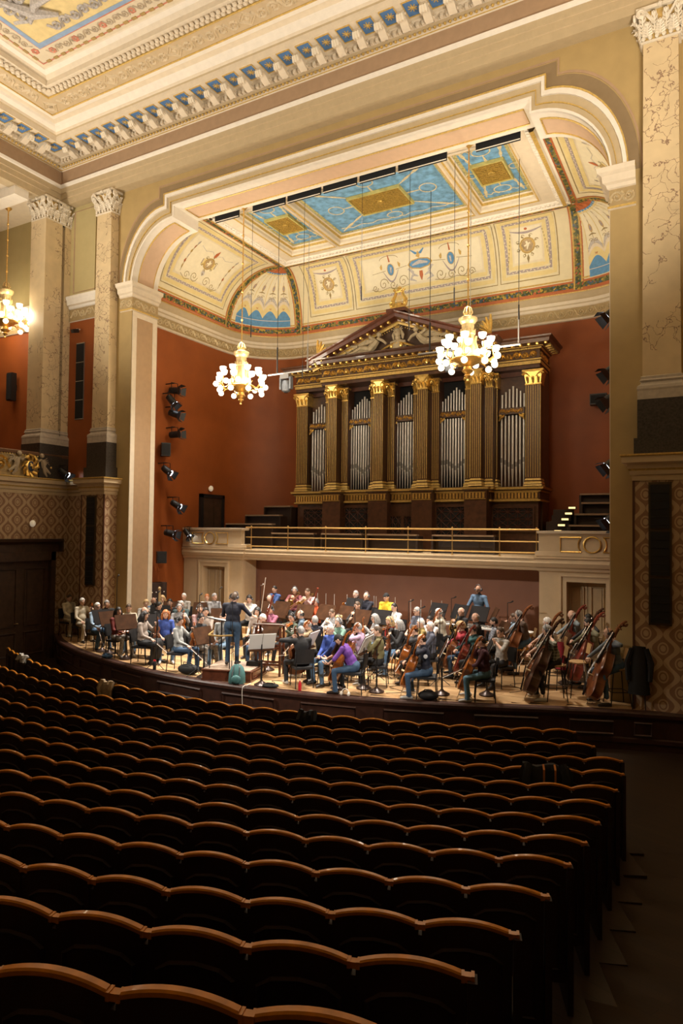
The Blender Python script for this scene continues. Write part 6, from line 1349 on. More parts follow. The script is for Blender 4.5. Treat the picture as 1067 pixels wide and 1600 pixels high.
STANDS = [
(-15.42, 13.62, 0, 95, 0, 'b', 'black music stand beside the two old violinists'),
(-14.97, 13.48, 0, 100, 0, 'w', 'brown music stand in front of the man in black jacket'),
(-14.01, 13.2, 0, 110, 0, 'w', 'brown music stand before the youth in cream top'),
(-13.46, 13.61, 0, 100, 0, 'b', 'dark music stand in front of the woman with long black hair'),
(-14.88, 15.37, 0, 140, 0, 'b', 'black music stand below the fair haired harpist'),
(-15.4, 16.41, 0, 160, 0, 'w', 'pale edged desk of the white haired player at far back'),
(-14.42, 16.78, 0, 150, 0, 'w', 'wide brown desk in front of the man in white by the cream door'),
(-12.87, 15.81, 0, 140, 0, 'w', 'brown desk beside the man in dark waistcoat'),
(-10.71, 12.53, 0, 95, 0, 'w', 'brown music stand in front of the printed black tee'),
(-9.89, 14.05, 0, 185, 0, 'w', 'brown music stand in front of the man in striped white shirt'),
(-12.15, 16.97, 0.16, 175, 0, 'w', 'wide brown desk in front of the flautist'),
(-11.64, 17.19, 0.16, 185, 0, 'w', 'slanting brown desk in front of the man in blue polo'),
(-11.29, 16.55, 0.16, 185, 0, 'w', 'brown desk below the bassoonist in mauve'),
(-10.61, 16.89, 0.16, 180, 0, 'w', 'dark desk in front of the trombonist in maroon'),
(-10.05, 17.2, 0.16, 190, 0, 'w', 'brown desk between the orange top and the clarinets'),
(-9.97, 16.89, 0.16, 200, 0, 'w', 'large brown desk behind the grey haired man in navy'),
(-9.45, 17.27, 0.16, 200, 0, 'w', 'brown desk with pale right edge behind the fair woman in white'),
(-9.46, 17.78, 0.34, 190, 0, 'b', 'black desk in front of the trumpeter in pale blue'),
(-8.6, 16.65, 0.16, 195, 0, 'w', 'brown desk in front of the oboist in black'),
(-8.12, 16.93, 0.16, 190, 0, 'b', 'black desk in front of the man in yellow tee'),
(-6.85, 17.95, 0.34, 200, 0, 'b', 'black desk in front of the dark man in white shirt'),
(-6.2, 17.91, 0.34, 210, 0, 'b', 'tall black desk in front of the bald horn player'),
(-5.62, 17.8, 0.34, 200, 0, 'b', 'black desk beside the standing man in denim'),
(-5.18, 17.73, 0.34, 245, 0, 'w', 'red brown desk in front of the bearded man in plaid'),
(-4.9, 17.6, 0, 230, 0, 'w', 'red brown desk under the tall right microphone'),
(-6.96, 17.44, 0.16, -110, 0, 'w', 'brown desk before the white haired cellist in cream tee'),
(-9.03, 12.57, 0, -50, 1, 'w', 'dark stand with white sheet right of the podium'),
(-8.27, 13.46, 0, -100, 1, 'w', 'dark stand with white sheet beside the bald cellist'),
(-6.9, 13.54, 0, -100, 1, 'w', 'dark stand with white sheet behind the cellist in purple tee'),
(-5.2, 13.95, 0, -108, 1, 'w', 'dark stand with white sheet behind the cellist in navy'),
(-4.34, 14.4, 0, -110, 1, 'b', 'thick black stand behind the cellist in plum'),
(-3.1, 16.5, 0, -112, 0, 'w', 'brown stand with bell base among the double basses'),
(-6.51, 13.4, 0, -110, 0, 'w', 'turned wooden stand seen edge on by the grey violist'),
(-7.36, 13.2, 0, -100, 0, 'w', 'dark wooden stand behind the cellist in lilac'),
]
MICS = [
(-14.27, 13.09, 0, 2.22, 'tall microphone boom stand by the woman in dark red'),
(-12.38, 12.68, 0, 1.91, 'tall microphone stand between the violins'),
(-10.91, 12.54, 0, 1.46, 'thin black stand in front of the printed black tee'),
(-12.25, 14.13, 0, 1.75, 'microphone stand before the man in white by the cream door'),
(-13.13, 16.04, 0, 1.75, 'microphone stand left of the conductor head'),
(-8.38, 15.84, 0, 1.75, 'microphone boom beside the man in yellow tee'),
(-6.87, 15.91, 0, 1.75, 'short microphone stand beside the acrylic shield'),
(-6.61, 18.37, 0.34, 1.65, 'microphone boom above the bald horn player'),
(-4.89, 17.99, 0, 1.66, 'tall microphone stand right of the standing man'),
(-10.07, 12.8, 0, 1.85, 'microphone in front of the woman in grey blue'),
(-7.03, 14.73, 0, 0.92, 'black microphone stand in front of the grey violist'),
(-7.12, 14.5, 0, 1.17, 'second black microphone stand in front of the grey violist'),
(-6.39, 15.5, 0, 1.65, 'microphone behind the man in slate polo'),
(-5.61, 14.82, 0, 1.65, 'microphone beside the dark man in white'),
(-12.12, 16.75, 0.16, 1.85, 'thin white boom pole against the back wall'),
]
# ------------------------------------------------------------------ people
PAL = dict(cream=(.62, .55, .42), khaki=(.42, .36, .26), paleblue=(.36, .50, .66), jeans=(.07, .14, .24), darkred=(.18, .03, .025), grey=(.13, .13, .14), black=(.014, .014, .016), denim=(.10, .17, .27), teal=(.07, .12, .13), white=(.74, .72, .70),
  lgrey=(.38, .38, .39), blue=(.05, .10, .40), taupe=(.36, .30, .26), blackskirt=(.012, .012, .013), hoodie=(.34, .35, .34), denimdk=(.035, .075, .14), charcoal=(.025, .026, .030), pinkcheck=(.58, .36, .36), vest=(.30, .30, .31), greyblue=(.20, .26, .33), jeanslt=(.20, .32, .46),
  whitestripe=(.62, .60, .62), blue2=(.05, .10, .28), mauve=(.33, .11, .18), maroon=(.20, .05, .06), green=(.08, .10, .07), bluegrey=(.12, .17, .23), orange=(.62, .12, .04), green2=(.15, .27, .22), navy=(.009, .011, .024), beige=(.36, .31, .23), purple=(.14, .045, .29), lilac=(.45, .32, .46),
  olive=(.16, .14, .06), yellow=(.72, .50, .03), slate=(.10, .11, .15), mustard=(.36, .27, .09), creamtee=(.58, .53, .42), redtop=(.42, .04, .06), tealdk=(.02, .08, .085), plum=(.065, .018, .026), denim2=(.09, .19, .26), plaidblue=(.42, .46, .56), brown=(.13, .09, .07), spot=(.60, .58, .58),
  plaid=(.36, .36, .28), bluecheck=(.34, .43, .48), moss=(.20, .19, .12), greyjk=(.17, .21, .26))
HAIRC = dict(wh=(.72, .70, .66), gr=(.33, .32, .31), dg=(.07, .06, .055), bk=(.014, .011, .009), br=(.085, .05, .028), bl=(.50, .34, .16), rd=(.42, .14, .04))
SKIN = mat('skin_fair', (.72, .44, .32), .5, var=.10, scale=18); SKINT = mat('skin_tan', (.46, .25, .16), .5, var=.10, scale=18); LIP = mat('lips', (.42, .14, .11), .5, var=0); EYEW = mat('eye_white', (.7, .68, .65), .3, var=0); EYED = mat('eye_dark', (.02, .014, .01), .25, var=0); LEATHER = mat('shoe_leather', (.018, .013, .011), .4, var=.2); SNEAK = mat('shoe_pale', (.45, .44, .42), .6, var=.1)
def cloth(k):
    nm = 'cloth_'+k
    if nm in MATS: return MATS[nm]
    c = PAL[k]
    if k in ('plaid', 'plaidblue', 'pinkcheck', 'whitestripe', 'bluecheck', 'spot'):
        m = bpy.data.materials.new(nm); N, L, b = nodes(m); MATS[nm] = m; tc = N.new('ShaderNodeTexCoord'); sp = N.new('ShaderNodeSeparateXYZ'); L.new(tc.outputs['Object'], sp.inputs[0])
        sc = dict(plaid=16, plaidblue=18, pinkcheck=34, whitestripe=26, bluecheck=34, spot=13)[k]
        sx = mathn(N, L, 'SINE', mathn(N, L, 'MULTIPLY', mathn(N, L, 'ADD', sp.outputs[0], sp.outputs[1]), sc*2*PI)); sz = mathn(N, L, 'SINE', mathn(N, L, 'MULTIPLY', sp.outputs[2], sc*2*PI))
        if k == 'whitestripe': f = mathn(N, L, 'GREATER_THAN', sx, .55)
        elif k == 'spot': f = mathn(N, L, 'GREATER_THAN', mathn(N, L, 'MULTIPLY', sx, sz), .62)
        else: f = mathn(N, L, 'MULTIPLY', mathn(N, L, 'ADD', mathn(N, L, 'GREATER_THAN', sx, .2), mathn(N, L, 'GREATER_THAN', sz, .2)), .5)
        dk = tuple(x*(.12 if k in ('spot', 'plaid') else .35) for x in c); L.new(mixc(N, L, f, c, dk), b.inputs['Base Color']); b.inputs['Roughness'].default_value = .8; return m
    return mat(nm, c, .8, var=.22, scale=9, bump=.25)
def hairm(k): return mat('hair_'+k, HAIRC[k], .55, var=.35, scale=40)
def ik(a, b, l1, l2, pole):
    """middle joint between a and b for limb lengths l1,l2, bending towards pole"""
    a, b = Vector(a), Vector(b); d = b-a; L = min(d.length, (l1+l2)*.995); d.normalize(); b = a+d*L
    x = (l1*l1-l2*l2+L*L)/(2*L); h = math.sqrt(max(l1*l1-x*x, 0)); p = Vector(pole); p = p-d*p.dot(d); p.normalize(); return a+d*x+p*h, b
def hand(mb, wrist, d, n, side, curl, mi=0, s=1.):
    """palm, four unequal fingers with knuckle bends and a side thumb; d = towards finger tips, n = palm normal (fingers curl towards n)"""
    d = Vector(d).normalized(); n = Vector(n); n = (n-d*n.dot(d)).normalized(); r = d.cross(n)*side; w0 = Vector(wrist)
    R = lambda a, b, c: w0+(d*a+r*b+n*c)*s
    # palm: flattened tapered loft
    ring = [(-.02, .024, .018), (.02, .034, .016), (.06, .042, .014), (.088, .041, .012)]; v = []
    for a, hw, ht in ring:
        for k in range(8): t = 2*PI*k/8; v.append(tuple(R(a, hw*math.cos(t), ht*math.sin(t))))
    mb.add(v, [(i*8+j, i*8+(j+1) % 8, i*8+8+(j+1) % 8, i*8+8+j) for i in range(3) for j in range(8)]+[tuple(range(7, -1, -1)), tuple(24+j for j in range(8))], mi)
    for k, (off, ln) in enumerate(((.031, .070), (.011, .080), (-.010, .074), (-.030, .058))):
        a, b = .086-.006*abs(k-1), off; P = [R(a-.012, b, 0)]; ang = 0; x, z = a, 0.
        for j, f in enumerate((.45, .32, .25)):
            ang += curl*(.55, .75, .55)[j]; x += ln*f*math.cos(ang); z += ln*f*math.sin(ang); P.append(R(x, b*(1+.04*j), z))
        mb.tube(P, [.0098*s, .0092*s, .0082*s, .0062*s], 6, mi)
    mb.tube([R(.015, .028, .004), R(.045, .052, .014), R(.072, .056, .030+.012*curl), R(.094, .050, .044+.015*curl)], [.013*s, .0115*s, .010*s, .007*s], 6, mi)
def figure(P):
    """P: pose dict -> (rough overlapping volumes, label primitives, extra hand mesh, head frame)"""
    mb = MB(); prim = []
    def cap(a, b, ra, rb, lab):
        a, b = Vector(a), Vector(b); mb.tube([a, a.lerp(b, .5), b], [ra, (ra+rb)/2, rb], 9); mb.ell(a, ra, nu=9, nv=6); mb.ell(b, rb, nu=9, nv=6); prim.append((a, b, (ra+rb)/2, lab))
    def el(c, r, M, lab): mb.ell(c, r, M, 12, 8); prim.append((Vector(c), Vector(c), sum(r)/3, lab))
    s = P['s']; hip = Vector((0, 0, P['hip'])); lean = P['lean']; tw = P.get('tw', 0.)
    up = Vector((P.get('side', 0.), math.sin(lean), math.cos(lean))).normalized(); fw = Vector((0, math.cos(lean), -math.sin(lean))); fw = (Matrix.Rotation(tw, 3, up) @ fw); rt = fw.cross(up).normalized(); fw = up.cross(rt)
    TM = Matrix((rt, fw, up)).transposed(); B = P.get('b', 1.)
    el(hip+Vector((0, 0, .02)), (.175*B, .135*B, .13), None, 'pants'); el(hip+up*.075+fw*.012, (.168*B, .134*B, .115), TM, 'top'); el(hip+up*.17+fw*.015, (.152*B, .120*B*P.get('belly', 1.), .17), TM, 'top'); el(hip+up*.36, (.172*B, .118*B, .19), TM, 'top')
    nk = hip+up*.545; sh = {}
    for t in (-1, 1): sh[t] = hip+up*.475+rt*(t*.180*B)+fw*(.01+P.get('hunch', 0))
    cap(sh[-1], sh[1], .066*B, .066*B, 'top'); cap(hip+up*.48, nk-up*.015, .085, .062, 'top'); 
    hd = Vector(P.get('look', (0, 1, -.12))); hd = Matrix.Rotation(0, 3, 'Z') @ hd; hd.normalize(); hu = (up*.6+Vector((0, 0, .6))+fw*.12*0); hu = (hu-hd*hu.dot(hd)).normalized(); hr = hd.cross(hu); HM = Matrix((hr, hd, hu)).transposed()
    hc = nk+up*.075+hu*.075+hd*.025
    cap(nk-up*.03, hc-hu*.04-hd*.015, .056, .052, 'skin')
    H = lambda x, y, z: hc+HM @ Vector((x, y, z))
    el(hc, (.077, .096, .112), HM, 'skin'); el(H(0, .030, -.065), (.056, .060, .055), HM, 'skin'); el(H(0, .098, -.012), (.014, .022, .026), HM, 'skin'); el(H(0, .078, -.092), (.024, .022, .018), HM, 'skin'); el(H(0, .070, .035), (.05, .022, .014), HM, 'skin')
    for t in (-1, 1): el(H(t*.081, -.004, -.008), (.013, .024, .034), HM, 'skin'); el(H(t*.045, .055, -.035), (.026, .026, .022), HM, 'skin')
    prim.append((H(-.02, .094, -.055), H(.02, .094, -.055), .004, 'lip'))
    # legs
    skirt = P.get('skirt')
    for t in (-1, 1):
        kn, an = Vector(P['knee'][t]), Vector(P['ank'][t]); hj = hip+Vector((t*.095*B, 0, -.01))
        cap(hj, kn, .088*B, .062, 'pants'); cap(kn, an, .062, .054, 'pants'); fd = Vector(P.get('foot', {-1: (-.12, 1, 0), 1: (.12, 1, 0)})[t]).normalized()
        a0 = Vector((an.x, an.y, P['fz']+.045)); cap(a0-fd*.05, a0+fd*.09, .044, .040, 'shoe'); cap(a0+fd*.09, a0+fd*.17-Vector((0, 0, .012)), .040, .030, 'shoe')
    if skirt:
        k0, k1 = Vector(P['knee'][-1]), Vector(P['knee'][1]); m = (k0+k1)/2
        cap(hip+Vector((0, .05, -.02)), m, .15, .15, 'pants'); cap(k0, k1, .10, .10, 'pants'); a = (Vector(P['ank'][-1])+Vector(P['ank'][1]))/2; cap(m, a+Vector((0, .02, .18)), .15, .16, 'pants')
    hands = MB()
    for t in (-1, 1):
        ta = Vector(P['hand'][t]); pole = P.get('pole', {}).get(t, (t*.5, -.25, -1)); el_, wr = ik(sh[t], ta, .285*s, .255*s, pole)
        cap(sh[t], el_, .058, .050, 'top'); fa = 'top' if P['sleeve'] == 'L' else 'skin'; cap(el_, wr, *((.046, .038) if fa == 'top' else (.039, .028)), fa)
        if P['sleeve'] == 'S': prim.append((el_, el_, .02, 'skin')); prim.append((sh[t].lerp(el_, .75), el_, .036, 'skin'))
        d = P['hdir'][t]; hand(hands, wr, d, P['hnrm'][t], t, P.get('curl', {}).get(t, .75))
    return mb, prim, hands, (hc, HM)
def hair_mesh(kind, hc, HM):
    q = MB(); nu, nv = 18, 12; rnd = random.Random(len(kind)*7); r0 = (.084, .104, .121)
    def line(az):   # lowest elevation (radians) of the hair at azimuth az (0 = front)
        c = math.cos(az)
        if kind == 'bald': return None
        return .62*max(c, 0)**.8-.28*(1-abs(c))-.62*max(-c, 0)
    puff = dict(short=.0, bun=.004, bob=.012, long=.012, curly=.030, bald=0.).get(kind, 0)
    if kind != 'bald':
        def fn(i, j):
            az = 2*PI*i/nu; lo = line(az); el = lo+(PI/2-lo)*j/nv; k = 1.0+.02*math.sin(i*3.1+j*2.3)+(.06*math.sin(i*2.2)*math.cos(j*2.7) if kind == 'curly' else 0)
            g = .93 if j == 0 else 1.
            p = Vector(((r0[0]+puff)*math.cos(el)*math.sin(az)*k*g, (r0[1]+puff*.8)*math.cos(el)*math.cos(az)*k*g-.004, (r0[2]+puff*.6)*math.sin(el)*k)); return hc+HM @ p
        q.grid(fn, list(range(nu)), list(range(nv+1)), wrap=True)
    else:
        def fn(i, j):
            az = .62*PI+(.76*PI)*i/12; el = -.62+.95*j/5; p = Vector((r0[0]*math.cos(el)*math.sin(az), r0[1]*math.cos(el)*math.cos(az), r0[2]*math.sin(el)))*(1.0 if j in (1, 2, 3, 4) else .95); return hc+HM @ p
        q.grid(fn, list(range(13)), list(range(6)))
    A = lambda x, y, z: tuple(hc+HM @ Vector((x, y, z)))
    for t in (-1, 1): q.tube([A(t*.015, .092, .030), A(t*.034, .090, .036), A(t*.052, .076, .028)], [.004, .006, .003], 5)   # eyebrows
    if kind == 'bun': q.ell(A(0, -.125, .03), (.045, .04, .045), None, 8, 6); 
    if kind in ('bob', 'long'):
        ln = -.15 if kind == 'bob' else -.38
        for k in range(9):
            az = PI*.42+PI*1.16*k/8; x, y = .088*math.sin(az), .100*math.cos(az); q.tube([A(x*.9, y*.9, .02), A(x*1.08, y*1.05, -.07), A(x*1.0, y*1.05-.01, ln)], [.03, .036, .018], 6)
    return q
def grow(jobs):
    """turn rough volumes into continuous bodies (voxel remesh, smoothed), all in one evaluation"""
    tmp = []
    for mb in jobs:
        me = mb.mesh('tmp', []); o = bpy.data.objects.new('tmp', me); COL.objects.link(o); m = o.modifiers.new('r', 'REMESH'); m.mode = 'VOXEL'; m.voxel_size = .0165; m = o.modifiers.new('s', 'SMOOTH'); m.factor = .5; m.iterations = 3; tmp.append(o)
    dg = bpy.context.evaluated_depsgraph_get(); dg.update(); out = []
    for o in tmp:
        e = o.evaluated_get(dg); me = e.to_mesh(); nv, nf = len(me.vertices), len(me.polygons); co = np.empty(nv*3, np.float32); me.vertices.foreach_get('co', co); lv = np.empty(len(me.loops), np.int32); me.loops.foreach_get('vertex_index', lv); ls = np.empty(nf, np.int32); me.polygons.foreach_get('loop_start', ls); lt = np.empty(nf, np.int32); me.polygons.foreach_get('loop_total', lt)
        out.append((co.reshape(-1, 3), lv, ls, lt)); e.to_mesh_clear()
    for o in tmp: me = o.data; bpy.data.objects.remove(o); bpy.data.meshes.remove(me)
    return out
LABS = ('skin', 'lip', 'top', 'pants', 'shoe')
def body_mesh(geo, prim, hands, mats):
    co, lv, ls, lt = geo; nf = len(ls); cen = np.zeros((nf, 3), np.float32)
    for k in range(4): cen += co[lv[np.minimum(ls+k, ls+lt-1)]]
    cen /= 4; best = np.full(nf, 9e9); lab = np.zeros(nf, np.int32)
    for a, b, r, l in prim:
        a, b = np.array(a), np.array(b); ab = b-a; q = ab @ ab; t = np.clip(((cen-a) @ ab)/q, 0, 1)[:, None] if q > 1e-9 else 0.; d = np.linalg.norm(cen-a-t*ab, axis=1)-r; m = d < best; best[m] = d[m]; lab[m] = LABS.index(l)
    hv = np.array(hands.v, np.float32); hf = hands.f; n0 = len(co); me = bpy.data.meshes.new('person'); me.vertices.add(n0+len(hv)); me.vertices.foreach_set('co', np.vstack([co, hv]).ravel())
    hl = np.array([i+n0 for f in hf for i in f], np.int32); ht = np.array([len(f) for f in hf], np.int32); me.loops.add(len(lv)+len(hl)); me.loops.foreach_set('vertex_index', np.concatenate([lv, hl])); me.polygons.add(nf+len(hf))
    me.polygons.foreach_set('loop_start', np.concatenate([ls, len(lv)+np.concatenate([[0], np.cumsum(ht)[:-1]])]).astype(np.int32)); me.polygons.foreach_set('loop_total', np.concatenate([lt, ht]))
    for m in mats: me.materials.append(m)
    me.polygons.foreach_set('material_index', np.concatenate([lab, np.zeros(len(hf), np.int32)]).astype(np.int32)); me.polygons.foreach_set('use_smooth', np.ones(nf+len(hf), bool)); me.update(calc_edges=True); me.validate(); return me
# poses, in the person's own frame: +Y forward, +X to the person's right, z from the floor they sit on
def pose(kind, sleeve, rnd):
    P = dict(s=1., hip=.555, lean=-.03+rnd.uniform(-.03, .06), sleeve=sleeve, fz=0., b=rnd.uniform(.94, 1.08), belly=rnd.uniform(.95, 1.25)); j = lambda a=.03: rnd.uniform(-a, a)
    P['knee'] = {-1: (-.16+j(), .42, .53), 1: (.16+j(), .42, .53)}; P['ank'] = {-1: (-.16+j(), .42+j(.08), .09), 1: (.16+j(), .38+j(.1), .09)}; P['look'] = (j(.15), 1, -.18+j(.08))
    P['hdir'] = {-1: (.3, 1, -.1), 1: (-.3, 1, -.1)}; P['hnrm'] = {-1: (0, 0, -1), 1: (0, 0, -1)}; P['hand'] = {-1: (-.12, .32, .66), 1: (.12, .32, .66)}
    I = None
    if kind in ('vrest',):
        B = Vector((-.12, .34, .615)); D = Vector((-.05, .02, 1)).normalized(); I = (B, D, Vector((.55, .8, 0))); P['hand'] = {-1: B+D*.40+Vector((-.07, -.05, 0)), 1: (.17, .33, .67)}; P['hdir'] = {-1: (.75, .5, .15), 1: (.25, 1, -.35)}; P['hnrm'] = {-1: (.5, -.3, -.1), 1: (-.2, -.1, -1)}; P['curl'] = {-1: 1.1, 1: .95}; P['bow'] = (Vector((.185, .42, .635)), Vector((.30, .80, -.45)))
    elif kind == 'vlap':
        B = Vector((.17, .26, .69)); D = Vector((-1, .25, .12)).normalized(); I = (B, D, Vector((0, .5, .85))); P['hand'] = {-1: (-.20, .30, .70), 1: (.10, .34, .70)}
    elif kind == 'vplay':
        B = Vector((-.05, .10, 1.075)); D = Vector((-.60, .78, -.12)).normalized(); I = (B, D, Vector((.40, .10, .90))); P['hand'] = {-1: B+D*.43+Vector((-.03, -.045, -.07)), 1: (.17, .42, 1.02)}; P['hdir'] = {-1: (.25, .45, .8), 1: (-.7, .6, .05)}; P['hnrm'] = {-1: (.9, -.1, -.2), 1: (0, -.1, -1)}; P['curl'] = {-1: 1.0, 1: .9}; P['look'] = (-.45, 1, -.25); P['pole'] = {-1: (-.1, .1, -1), 1: (1, -.1, -.35)}; P['bow'] = (Vector((.10, .52, 1.0)), (B+D*.20+Vector((.02, 0, .06)))-Vector((.10, .52, 1.0)))
    elif kind in ('cello', 'cellolean', 'cellothink'):
        B = Vector((.03, .50, .20)); D = Vector((-.14, -.34, .93)).normalized(); I = (B, D, Vector((.05, .93, .35)))
        P['knee'] = {-1: (-.26, .40, .50), 1: (.26, .40, .50)}; P['ank'] = {-1: (-.26, .36, .09), 1: (.28, .34, .09)}
        P['hand'] = {-1: B+D*.98+Vector((-.09, .02, -.03)), 1: (.30, .50, .70)}; P['hdir'] = {-1: (.8, .1, .25), 1: (-.8, .55, -.3)}; P['hnrm'] = {-1: (.2, -.95, 0), 1: (0, -.3, -1)}; P['curl'] = {-1: 1.0, 1: .85}; P['pole'] = {-1: (-1, -.1, -.25), 1: (.8, -.4, -.6)}; P['lean'] = .12; P['bow'] = (Vector((.22, .60, .66)), Vector((-.92, .05, -.06))); P['look'] = (.15, 1, -.35)
        if kind == 'cellolean': P['lean'] = .50; P['hand'] = {-1: (-.15, .55, .62), 1: (.22, .74, .62)}; P['hdir'] = {-1: (.1, 1, 0), 1: (-.1, 1, .05)}; P['hnrm'] = {-1: (.6, 0, .8), 1: (-.3, 0, .95)}; P['bow'] = None; P['curl'] = {-1: .6, 1: .45}; P['look'] = (0, 1, -.75)
        if kind == 'cellothink': P['hand'] = {-1: (-.10, .34, .70), 1: (.06, .17, 1.06)}; P['hdir'] = {-1: (.4, 1, 0), 1: (-.4, .0, 1)}; P['hnrm'] = {-1: (0, 0, -1), 1: (-.3, -1, 0)}; P['pole'] = {1: (.6, .6, -1), -1: (-1, -.2, -.5)}; P['bow'] = (Vector((.0, .46, .66)), Vector((-.7, .6, -.15))); P['lean'] = .05
    elif kind == 'bass':
        P['hip'] = .80; P['lean'] = .22; B = Vector((-.06, .60, .14)); D = Vector((-.06, -.40, .91)).normalized(); I = (B, D, Vector((.05, .93, .38)))
        P['knee'] = {-1: (-.20, .36, .66), 1: (.22, .40, .66)}; P['ank'] = {-1: (-.22, .30, .20), 1: (.22, .36, .09)}; P['hand'] = {-1: B+D*1.30+Vector((-.08, .05, 0)), 1: (.22, .58, .88)}; P['hdir'] = {-1: (.8, .3, .2), 1: (-.7, .5, -.4)}; P['hnrm'] = {-1: (.2, -.95, 0), 1: (0, -.2, -1)}; P['curl'] = {-1: 1., 1: .9}; P['pole'] = {-1: (-1, 0, .1), 1: (1, -.2, -.4)}; P['bow'] = (Vector((.16, .64, .86)), Vector((-.9, .28, -.12))); P['look'] = (.3, 1, -.3)
    elif kind == 'wind':
        I = (Vector((0, .46, .76)), Vector((0, -.66, .75)).normalized(), Vector((0, .75, .66))); P['hand'] = {-1: (-.05, .19, 1.00), 1: (.06, .30, .86)}; P['hdir'] = {-1: (.55, .5, .35), 1: (-.55, .5, .3)}; P['hnrm'] = {-1: (.7, -.4, -.2), 1: (-.7, -.4, -.2)}; P['curl'] = {-1: 1., 1: 1.}; P['pole'] = {-1: (-1, 0, -.8), 1: (1, 0, -.8)}
    elif kind == 'flute':
        I = (Vector((.56, .16, 1.08)), Vector((-1, .03, .06)).normalized(), Vector((0, 1, 0))); P['hand'] = {-1: (.07, .22, 1.06), 1: (.30, .10, 1.04)}; P['hdir'] = {-1: (.6, -.3, .5), 1: (-.2, .6, .6)}; P['hnrm'] = {-1: (.2, -.9, .2), 1: (0, -.2, -1)}; P['pole'] = {-1: (-.6, .5, -1), 1: (1, -.4, -.5)}; P['curl'] = {-1: 1., 1: .9}
    elif kind == 'bassoon':
        B = Vector((.22, .18, .50)); D = Vector((-.36, .10, .90)).normalized(); I = (B, D, Vector((0, 1, .1))); P['hand'] = {-1: B+D*.62+Vector((-.06, -.02, 0)), 1: B+D*.34+Vector((.07, -.03, 0))}; P['hdir'] = {-1: (.7, .5, .1), 1: (-.7, .5, .1)}; P['hnrm'] = {-1: (.4, -.8, 0), 1: (-.4, -.8, 0)}; P['curl'] = {-1: 1., 1: 1.}
    elif kind == 'trumpet':
        I = (Vector((0, .15, 1.085)), Vector((0, 1, -.08)).normalized(), Vector((0, 0, 1))); P['hand'] = {-1: (-.06, .24, 1.03), 1: (.06, .22, 1.05)}; P['hdir'] = {-1: (.45, .7, .2), 1: (-.4, .7, .25)}; P['hnrm'] = {-1: (.8, -.4, 0), 1: (-.8, -.4, -.2)}; P['pole'] = {-1: (-1, 0, -.7), 1: (1, 0, -.7)}; P['curl'] = {-1: 1.1, 1: .8}
    elif kind == 'trombone':
        I = (Vector((0, .15, 1.085)), Vector((.05, 1, -.38)).normalized(), Vector((0, .35, 1))); P['hand'] = {-1: (-.08, .22, 1.02), 1: (.08, .48, .93)}; P['hdir'] = {-1: (.5, .5, .4), 1: (-.4, .8, 0)}; P['hnrm'] = {-1: (.8, -.4, 0), 1: (-.8, -.3, 0)}; P['pole'] = {-1: (-1, 0, -.7), 1: (.7, 0, -.8)}; P['curl'] = {-1: 1.1, 1: .9}
    elif kind == 'horn':
        I = (Vector((.02, .28, .92)), Vector((0, -.5, .8)).normalized(), Vector((1, .4, 0))); P['hand'] = {-1: (-.08, .28, .98), 1: (.20, .22, .86)}; P['hdir'] = {-1: (.6, .6, .2), 1: (-.5, .6, .1)}; P['hnrm'] = {-1: (.7, -.5, 0), 1: (-.7, -.4, .2)}; P['curl'] = {-1: 1., 1: .7}
    elif kind == 'harp':
        P['hand'] = {-1: (-.10, .48, .92), 1: (.12, .44, 1.0)}; P['hdir'] = {-1: (.3, .9, .3), 1: (-.3, .9, .3)}; P['hnrm'] = {-1: (1, 0, 0), 1: (-1, 0, 0)}
    elif kind in ('stand', 'conduct'):
        P['hip'] = .93; P['lean'] = .04; P['knee'] = {-1: (-.11, .03, .50), 1: (.11, .03, .50)}; P['ank'] = {-1: (-.12, -.02, .09), 1: (.12, 0, .09)}; P['hand'] = {-1: (-.30, .30, 1.02), 1: (.26, .38, .95)}; P['hdir'] = {-1: (.2, .8, -.5), 1: (-.1, .8, -.6)}; P['hnrm'] = {-1: (.7, 0, -.5), 1: (-.6, 0, -.6)}; P['pole'] = {-1: (-.6, -.6, -.6), 1: (.6, -.6, -.6)}; P['look'] = (-.1, 1, -.2)
        if kind == 'conduct': P['hand'] = {-1: (-.16, .36, 1.14), 1: (.42, .34, 1.13)}; P['hdir'] = {-1: (.2, 1, 0), 1: (.5, .9, -.1)}; P['lean'] = .08; P['look'] = (.35, 1, -.35); P['b'] = 1.2; P['pole'] = {-1: (-.8, -.5, -.7), 1: (.8, -.5, -.7)}
    elif rnd.random() < .5: P['hand'] = {-1: (-.05, .34, .64), 1: (.06, .32, .66)}; P['hdir'] = {-1: (.9, .5, 0), 1: (-.9, .5, 0)}
    return P, I
PEOPLE.append((-10.22, 13.0, .28, -18, 'conduct', 'short', 'br', 'navy', 'denimdk', 'S', 'h', '', 'conductor in dark navy shirt and blue jeans standing on the podium, back turned', 'conductor'))
POS = []; JOBS = []
for i, p in enumerate(PEOPLE):
    rnd = random.Random(100+i); P, I = pose(p[4], p[9], rnd)
    if p[8] == 'blackskirt': P['skirt'] = True
    fig = figure(P); JOBS.append((p, P, I, fig))
GEO = grow([j[3][0] for j in JOBS])
HPB = MB()
def headphones(par, hc, HM):
    A = lambda x, y, z: tuple(hc+HM @ Vector((x, y, z))); q = MB(); q.tube([A(.098*math.cos(a), -.005, .01+.128*math.sin(a)) for a in [PI*i/10 for i in range(11)]], .009, 6)
    for t in (-1, 1): q.lathe([(.036, -.014), (.040, 0), (.034, .018)], 9, A(t*.092, -.005, -.005), 0, HM @ Matrix.Rotation(t*PI/2, 3, 'Y'))
    return obj('headphones', q, mat('headphone_grey', (.10, .10, .11), .45, var=.1), par, True)
